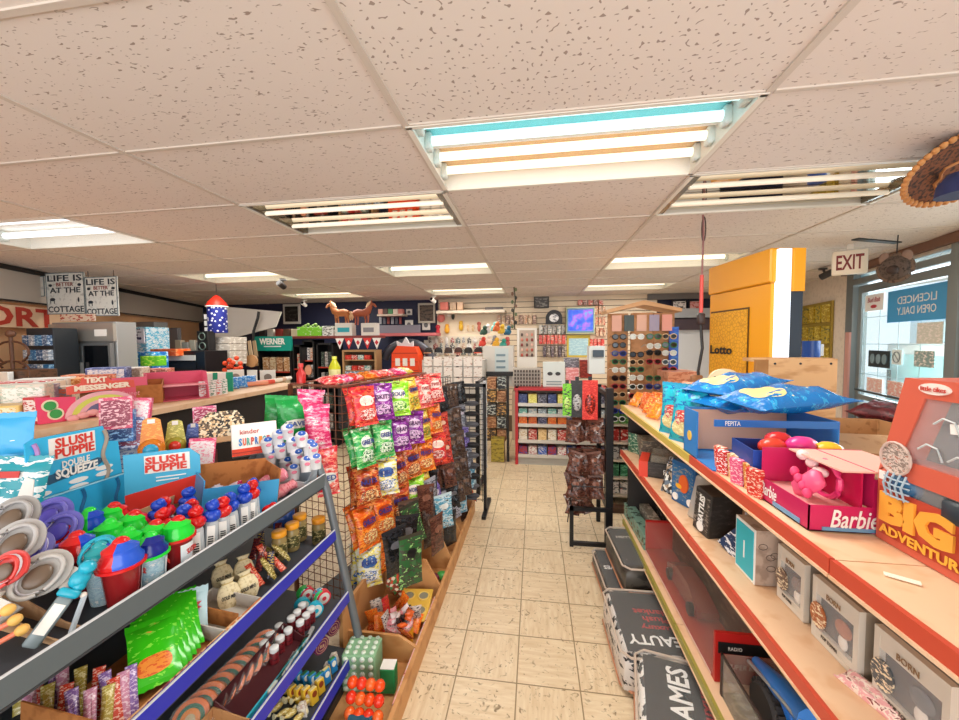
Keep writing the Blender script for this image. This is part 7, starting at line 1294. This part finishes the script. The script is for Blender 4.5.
for k in (-1, 1): part('spectacle_drawing', MB().ell(k*w_*.18, h*.55, w_*.12, h*.07, -.005, 0), flat('3a3c3c'), t_)
bgs('pink_packet_box', 'pink box of packets right of the document holder', 'box', 566, 368, 579, 384, 5.3, .1, pr(['e08a8a', 'f0c0c0', 'b84850'], 12)); bgs('red_dark_box', 'dark red box above the pink packets', 'box', 580, 360, 592, 378, 5.35, .1, pr(['8a2820', 'b84a38', '3a1814'], 12)); bgs('grey_pattern_box', 'grey patterned box above the pink packets', 'box', 564, 358, 579, 368, 5.4, .1, pr(['6a6a74', 'a8a8b0', '3a3a44'], 14))
# red shelf unit
RU = at(518, 388, y=5.1), at(608, 388, y=5.1); W_ = RU[1].x-RU[0].x; H_ = RU[0].z; RC = flat('b8222a', .4)
t_ = thing('red_shelf_unit', 'low red-framed shelf unit stocked with boxes at the end of the aisle', 'shelving', ((RU[0].x+RU[1].x)/2, 5.1, 0)); cx = (RU[0].x+RU[1].x)/2
part('red_side', MB().bx(-W_/2-.04, -W_/2, 0, .4, 0, H_), RC, t_, False); part('red_side', MB().bx(W_/2, W_/2+.04, 0, .4, 0, H_), RC, t_, False); part('red_top', MB().bx(-W_/2-.05, W_/2+.05, -.02, .42, H_-.03, H_), RC, t_, False); part('unit_back', MB().bx(-W_/2, W_/2, .38, .4, 0, H_-.03), flat('c8b8a0'), t_, False)
ys = [.14, .34, .56, .70, .84]
for j, z in enumerate(ys): part('unit_shelf', MB().bx(-W_/2, W_/2, -.0, .38, z-.025, z), flat('d8ccb8', .4), t_, False); part('shelf_edge', MB().bx(-W_/2, W_/2, -.015, 0, z-.035, z+.01), flat('c8c4bc', .3, .4), t_, False)
part('toe_kick', MB().bx(-W_/2, W_/2, .02, .05, 0, .11), flat('b0aca4'), t_, False)
cols = [[['a83038', '3a4a98', 'e8e4e0'], ['e8e0d8', 'b02838', '6a6a8a'], ['3a5ab0', 'e8e8e8', 'c83040']], [['e8e0d0', 'c8a878', '8a3828'], ['b83830', 'e8d8c8', '5a2420'], ['e8c890', 'c89858', 'f4ecd8']], [['e86820', 'f0a848', '3a3a6a'], ['e07828', 'c83820', 'f0c060'], ['3a3a5a', '8a8aa8', 'e87838']], [['6ab0a0', 'd8d8d0', '3a5a68'], ['c8c8c0', '5a8aa0', 'e0a090'], ['8a98a0', 'd8e0e0', '3a4a5a']], [['2a3a6a', '5a6aa0', 'd8d8e0'], ['d8d060', 'f0e898', '8a8a38'], ['3a3a4a', '8a8a98', 'e8e8e8']]]
for j, z in enumerate(ys):
    top = (ys[j+1]-.04 if j < 4 else H_-.05)-z
    for i in range(9):
        w1 = W_/9; hh = top*(.65+.25*((i*3+j) % 3)/2); solo('boxed_grocery', MB().box(0, 0, hh/2, w1*.86, .14, hh), pr(cols[j][i % 3], 22, .4, True), f'boxed item, {ORD[i]} from the left on the {["lowest", "second", "third", "fourth", "top"][j]} shelf of the red unit', 'box', (cx-W_/2+w1*(i+.5), 5.20, z+.001), 0, 'boxed items in the red shelf unit', False)
bgs('steel_side_rack', 'pale metal rack side standing to the left of the red shelf unit', 'rack', 512, 392, 517, 440, 5.2, .3, flat('b09a80'))
# wall toys in rows on the slatwall
def wallrow(label, u0, u1, v, n, hpx, pals, y=6.92, rowname='', dpt=.06):
    for i in range(n):
        u = u0+(u1-u0)*i/n; bgs('blister_pack', f'{label}, {ORD[i]} from the left', 'pack', u, v, u+(u1-u0)/n*.84, v+hpx, y, dpt, pr(pals[i % len(pals)], 14, .35, True), rowname or label)
wallrow('small tan and white pack in the top slatwall row', 497, 537, 315, 9, 9, [['c89a78', 'e8d8c8', '8a5a48'], ['d8c0a0', 'a87858', 'e8e0d8'], ['8a6a5a', 'd8b8a0', '3a2a28']])
wallrow('mixed pack in the second slatwall row', 539, 566, 325, 6, 9, [['d8d0c8', '6a8078', 'a8a098'], ['b8b0a8', '3a3a40', 'e8e4e0']])
wallrow('red pack in the third slatwall row', 539, 566, 335, 7, 9, [['d83028', 'f0a090', '8a1c18'], ['e04a30', 'e8c8b8', 'b02820']])
wallrow('dark figure pack in the fourth slatwall row', 543, 566, 346, 6, 11, [['4a3a44', 'a89898', '2a2228'], ['6a5a50', 'd8c8b8', '38303a']])
wallrow('orange and white pack beside the framed screen', 595, 606, 306, 3, 8, [['c88a60', 'e8d8c0', 'd85a38']]); wallrow('tan pack beside the framed screen, lower row', 595, 606, 317, 3, 8, [['d8b090', 'c84838', 'f0e4d8']]); wallrow('small carton beside the framed screen, third row', 596, 607, 328, 3, 8, [['e0c0a0', 'a85840', 'f4ece0']]); wallrow('red packet under the framed screen', 590, 605, 339, 4, 9, [['d83a30', 'f0b0a0', '9a2020']]); wallrow('reddish pack in the highest row left of the sunglasses', 578, 604, 300, 5, 5, [['c85a48', 'e8c8b8', '6a8aa8'], ['8a5a4a', 'd8b8a8', 'b03a30']])
t_ = thing('arched_wall_plaque', 'black arched plaque with a white mask picture on the slatwall', 'plaque', at(554, 318, y=6.8)); s_ = 6.8/377; part('arch', MB().ext([(8*s_*math.cos(a), 8*s_*math.sin(a)) for a in [PI*k/12 for k in range(13)]]+[(-8*s_, -6*s_), (8*s_, -6*s_)], 0, .04), flat('26262a'), t_, False); part('mask_picture', MB().ell(0, 0, 4.5*s_, 4*s_, -.01, 0), pr(['e8e8e8', '8a8a90', '3a3a3a'], 12), t_)
t_, w_, h = bgb('framed_photo', 'small black and white portrait near the ceiling on the slatwall', 'picture', 534, 296, 549, 308, 6.9, .03, flat('2a2826')); part('picture_print', MB().bx(-w_*.42, w_*.42, -.006, 0, h*.1, h*.9), pr(['4a4642', '8a8680', 'c8c4bc'], 8), t_, False)
t_ = thing('hanging_vine', 'twisted chain of small dark ornaments hanging from the ceiling in the centre', 'ornament', at(514, 287, y=5.6)); part('strand', MB().tube([(0, 0, 0), (.02, 0, -.2), (-.01, 0, -.4), (.01, 0, -.62)], .01, 5), flat('4a4a38'), t_)
for k in range(10): part('ornament', MB().ball(.025*(-1)**k, -.01, -.04-.06*k, .022, 1, 1, 1.3, 7, 5), flat(['6a7a58', '8a6a58', '3a3a34'][k % 3]), t_)
# framed screen + poster
t_, w_, h = bgb('framed_screen', 'glowing blue and purple screen in a pale gold frame', 'screen', 566, 307, 595, 334, 6.86, .12, flat('c8c8a0', .4)); m, t, b = newmat('screen_picture'); n = t.nodes.new('ShaderNodeTexNoise'); n.inputs['Scale'].default_value = 7; t.links.new(coords(t, 1, False), n.inputs['Vector']); cc_ = ramp(t, n.outputs['Fac'], ['2a3ad0', '3a6ae0', 'a060e0', '50a8d8'], False, [.3, .48, .58, .7]); t.links.new(cc_, b.inputs['Base Color']); t.links.new(cc_, b.inputs['Emission Color']); b.inputs['Emission Strength'].default_value = .6
part('screen_panel', MB().bx(-w_*.42, w_*.42, -.01, 0, h*.12, h*.9), m, t_, False); part('frame_band', MB().frame(-w_*.46, w_*.46, h*.06, h*.95, .02, -.02, -.005), flat('6a9ac0'), t_, False)
t_, w_, h = bgb('yellow_poster', 'pale blue poster with a yellow border below the framed screen', 'poster', 567, 335, 590, 357, 6.965, .02, flat('e0c84a')); part('poster_print', MB().bx(-w_*.42, w_*.42, -.006, 0, h*.08, h*.85), pr(['a8d0dc', 'c8e4e8', '7ab0c8'], 12), t_, False)
bgs('white_printer', 'white device with a dark slot left of the sunglasses', 'device', 589, 346, 605, 374, 5.2, .2, flat('e0e8e8')); bgs('device_slot', 'grey blue slot module on the front of the white device', 'panel', 593, 350, 604, 357, 5.17, .03, flat('4a5a68'))
# ---- sunglasses stand
SA, SB = at(607, 300, y=3.75), at(676, 300, y=3.75); W_ = SB.x-SA.x; zt = SA.z+.0; cx = (SA.x+SB.x)/2
t_ = thing('sunglasses_stand', 'tall wooden peg stand filled with rows of sunglasses', 'stand', (cx, 3.75, 0)); WD = speck('c89468', 'b07c50', 12, .5)
for k, (x0, x1, yy, rz) in enumerate(((-W_/2, -W_*.17, .0, 0), (-W_*.17, W_*.17, -.04, 0), (W_*.17, W_/2, .0, 0))): part('board', MB().bx(x0+.01, x1-.01, yy, yy+.03, 1.02, zt-.13), WD, t_, False)
part('stand_top', MB().loft([[(-W_/2-.02, y, zt-.10), (0, y, zt-.02), (W_/2+.02, y, zt-.10), (W_/2+.02, y, zt-.13), (0, y, zt-.06), (-W_/2-.02, y, zt-.13)] for y in (-.1, .2)]), flat('d8a878'), t_, False); part('base', MB().bx(-W_/2+.05, W_/2-.05, .0, .1, 0, .05), flat('4a3020'), t_, False); part('pole', MB().cyl(0, .05, .05, 1.02, .03), flat('4a3020'), t_)
for k in range(5): part('header_picture', MB().bx(-W_*.44+W_*.18*k, -W_*.30+W_*.18*k, -.055, -.045, zt-.30, zt-.15), pr([['e0a890', 'f0d8c8'], ['3a4a48', '6a7a70'], ['e8b8a0', 'f8e0d0'], ['a8a0b8', 'd0c8d8'], ['f0a898', 'f8d8c8']][k], 14), t_, False)
SG = {}
def sunglasses(fc, lc, label, loc, rz):
    if (fc, lc) not in SG:
        g_ = thing('sunglasses', label, 'sunglasses', loc, rz, 'sunglasses on the wooden stand'); q = MB()
        for s_ in (-1, 1): q.tube([(s_*.034+.027*math.cos(a*PI/7), 0, .021*math.sin(a*PI/7)-(.004 if math.sin(a*PI/7) < 0 else 0)) for a in range(14)], .0045, 5, True)
        q.tube([(-.012, 0, .006), (0, -.003, .010), (.012, 0, .006)], .004, 5); part('frame', q, flat(fc, .3), g_)
        for s_ in (-1, 1): part('lens', MB().ell(s_*.034, -.001, .026, .020, -.001, .001, 14), flat(lc, .08), g_); part('temple', MB().tube([(s_*.062, 0, .008), (s_*.064, .06, .008), (s_*.062, .12, -.012)], .003, 4), flat(fc, .3), g_)
        SG[(fc, lc)] = g_; return g_
    return dup(SG[(fc, lc)], loc=loc, rz=rz, label=label)
pal = [('141414', '101418'), ('e8ece8', '2a3434'), ('2a7a4a', '1c2a24'), ('141414', '3a4a58'), ('b02838', '2a1418'), ('e8e8e0', 'c8d0c8'), ('1c3a9a', '141c48'), ('d8b890', '2a2420')]
k = 0
for r in range(11):
    for c in range(4):
        if (r*4+c) % 13 == 5: continue
        fc, lc = pal[(r*3+c*5+(r//3)) % 8]; x = cx-W_*.36+W_*.235*c; z = zt-.35-.076*r-.01*math.sin(r*c)
        nm = {'141414': 'black', 'e8ece8': 'white', '2a7a4a': 'green', 'b02838': 'red', 'e8e8e0': 'cream', '1c3a9a': 'blue', 'd8b890': 'tan'}[fc]
        sunglasses(fc, lc, f'{nm} sunglasses, row {["one", "two", "three", "four", "five", "six", "seven", "eight", "nine", "ten", "eleven", "twelve", "thirteen", "fourteen", "fifteen"][r]} from the top, {["left", "centre left", "centre right", "right"][c]} column of the stand', (x, 3.575 if c in (1, 2) else 3.615, z), .12*math.sin(r*2+c*3)); k += 1
solo('blue_strip_display', MB().box(0, 0, 0, .08, .02, .5), pr(['1c58c8', '2a78d8', '123a8a'], 10), 'bright blue strip down the right side of the sunglasses stand', 'display', (cx+W_*.46, 3.72, 1.55))
# right of sunglasses: white door, lintel, small frames
A_, B_ = at(672, 330, y=6.95), at(716, 330, y=6.95)
q = MB().bx(A_.x, B_.x, 6.93, 6.97, 0, at(690, 321, y=6.95).z); o = struct('door_2', q, flat('d8dce0', .5)); q = MB().bx(A_.x-.1, B_.x, 6.85, 6.99, at(690, 330, y=6.95).z, at(690, 319, y=6.95).z); part('dark_lintel', q, flat('4a3c44'), o, False); q = MB().bx(A_.x-.1, B_.x+.3, 6.80, 6.99, at(690, 318, y=6.95).z, at(690, 309, y=6.95).z); part('grey_header', q, flat('a8acb0'), o, False)
for i, (u0, u1, c, l) in enumerate([(672, 687, ['e8e0d8', '6a6058', 'c8b8a8'], 'small framed picture with dark figures above the white door'), (689, 701, ['e0a8a0', 'c85a50', 'f0e0d8'], 'small framed pink picture above the white door')]):
    t_, w_, h = bgb('framed_picture', l, 'picture', u0, 300, u1, 311, 6.95, .03, flat('1c1a18')); part('picture_print', MB().bx(-w_*.42, w_*.42, -.006, 0, h*.12, h*.88), pr(c, 9), t_, False)
bgs('dark_valance', 'dark band at the top of the wall above the white door', 'trim', 648, 293, 720, 299, 6.9, .05, flat('6a6460'))
bgs('grocery_bag_row', 'salmon bags on the floor shelf behind the gondola end', 'bag', 668, 372, 700, 395, 3.4, .3, pr(['e0a080', 'c87858', 'e8c8b0'], 10))
# shelving behind the black post rack (right)
a_, b_ = at(612, 392, y=3.9), at(660, 392, y=3.9)
t_ = thing('green_item_shelving', 'dark shelving behind the black post rack with red and green boxes', 'shelving', ((a_.x+b_.x)/2, 3.9, 0)); W_ = b_.x-a_.x; part('side', MB().bx(-W_/2, -W_/2+.02, 0, .4, 0, 1.15).bx(W_/2-.02, W_/2, 0, .4, 0, 1.15), flat('2a2624'), t_, False); part('back', MB().bx(-W_/2, W_/2, .38, .4, 0, 1.15), flat('3a3430'), t_, False)
for j in range(6):
    z = .12+.18*j; part('shelf_board', MB().bx(-W_/2, W_/2, 0, .38, z-.02, z), flat('d8ccb8'), t_, False)
    for i in range(5): solo('shelf_carton', MB().box(0, 0, .06, W_/6, .15, .12), pr([['e8e0d8', '6a6a68', 'c83028'], ['28704a', '6ab088', '1c3a2c'], ['c8c4bc', '3a3a3c', 'e8e8e0'], ['b83028', 'e8c8b8', '3a2a28'], ['58984a', 'a8c878', 'e8e8d8'], ['d8c8b0', '7a5a48', '2a2a2c']][j], 14, .4, True), f'carton, {ORD[i]} from the left on shelf {["one", "two", "three", "four", "five", "six"][j]} counted from the floor behind the post rack', 'box', ((a_.x+b_.x)/2-W_/2+W_*(i+.5)/5, 4.02, z+.001), 0, 'cartons behind the post rack', False)
# right wall: golden packet display, pale device, dark red bags
for j in range(3):
    for i in range(5):
        s_ = 2.75-.19*i; p = W0+e*s_+nR*.05; z = 2.0-.27*j
        o = solo('golden_packet', MB().box(0, 0, 0, .15, .03, .22), pr([['b89a28', 'e8d870', '3a3420'], ['c8b040', '6a6a38', 'f0e8a0']][(i+j) % 2], 14, .35, True), f'golden packet, {ORD[i]} from the far side in the {["top", "middle", "bottom"][j]} row on the right wall', 'pack', (p.x, p.y, z), math.atan2(-e.y, -e.x), 'golden packets on the right wall', False)
q = rwmb(); q.bx(1.9, 2.9, -.03, -.005, 1.3, 2.15); solo('golden_display_board', q, flat('a8903a'), 'olive gold display board behind the golden packets', 'board')
p = at(811, 350, y=4.6); solo('blue_round_tin', MB().cyl(0, 0, -.1, .1, .08, 16), flat('1c4a9a', .3), 'round blue tin right of the yellow booth', 'tin', p); bgs('white_round_dial', 'small white card with a dark dial beside the blue tin', 'card', 817, 344, 824, 356, 4.6, .03, flat('e8e4dc'))
for i in range(4): solo('red_mulch_bag', bagmesh(.5, .34, .16, seed=600+i), pr(['5a1c24', '7a3038', '3a1218', 'a87878'], 8, .35, True), f'dark red bulk bag by the door, {["lowest", "second", "third", "topmost"][i]} of its pile', 'bag', (3.22, 4.1, .55+.13*i), rot=(-1.4, 0, -1.2), group='dark red bags by the door')
solo('bag_pallet', MB().bx(-.35, .35, -.35, .35, 0, .5), flat('5a4030'), 'dark low stand under the red bulk bags by the door', 'stand', (3.1, 4.1, 0), -.2)
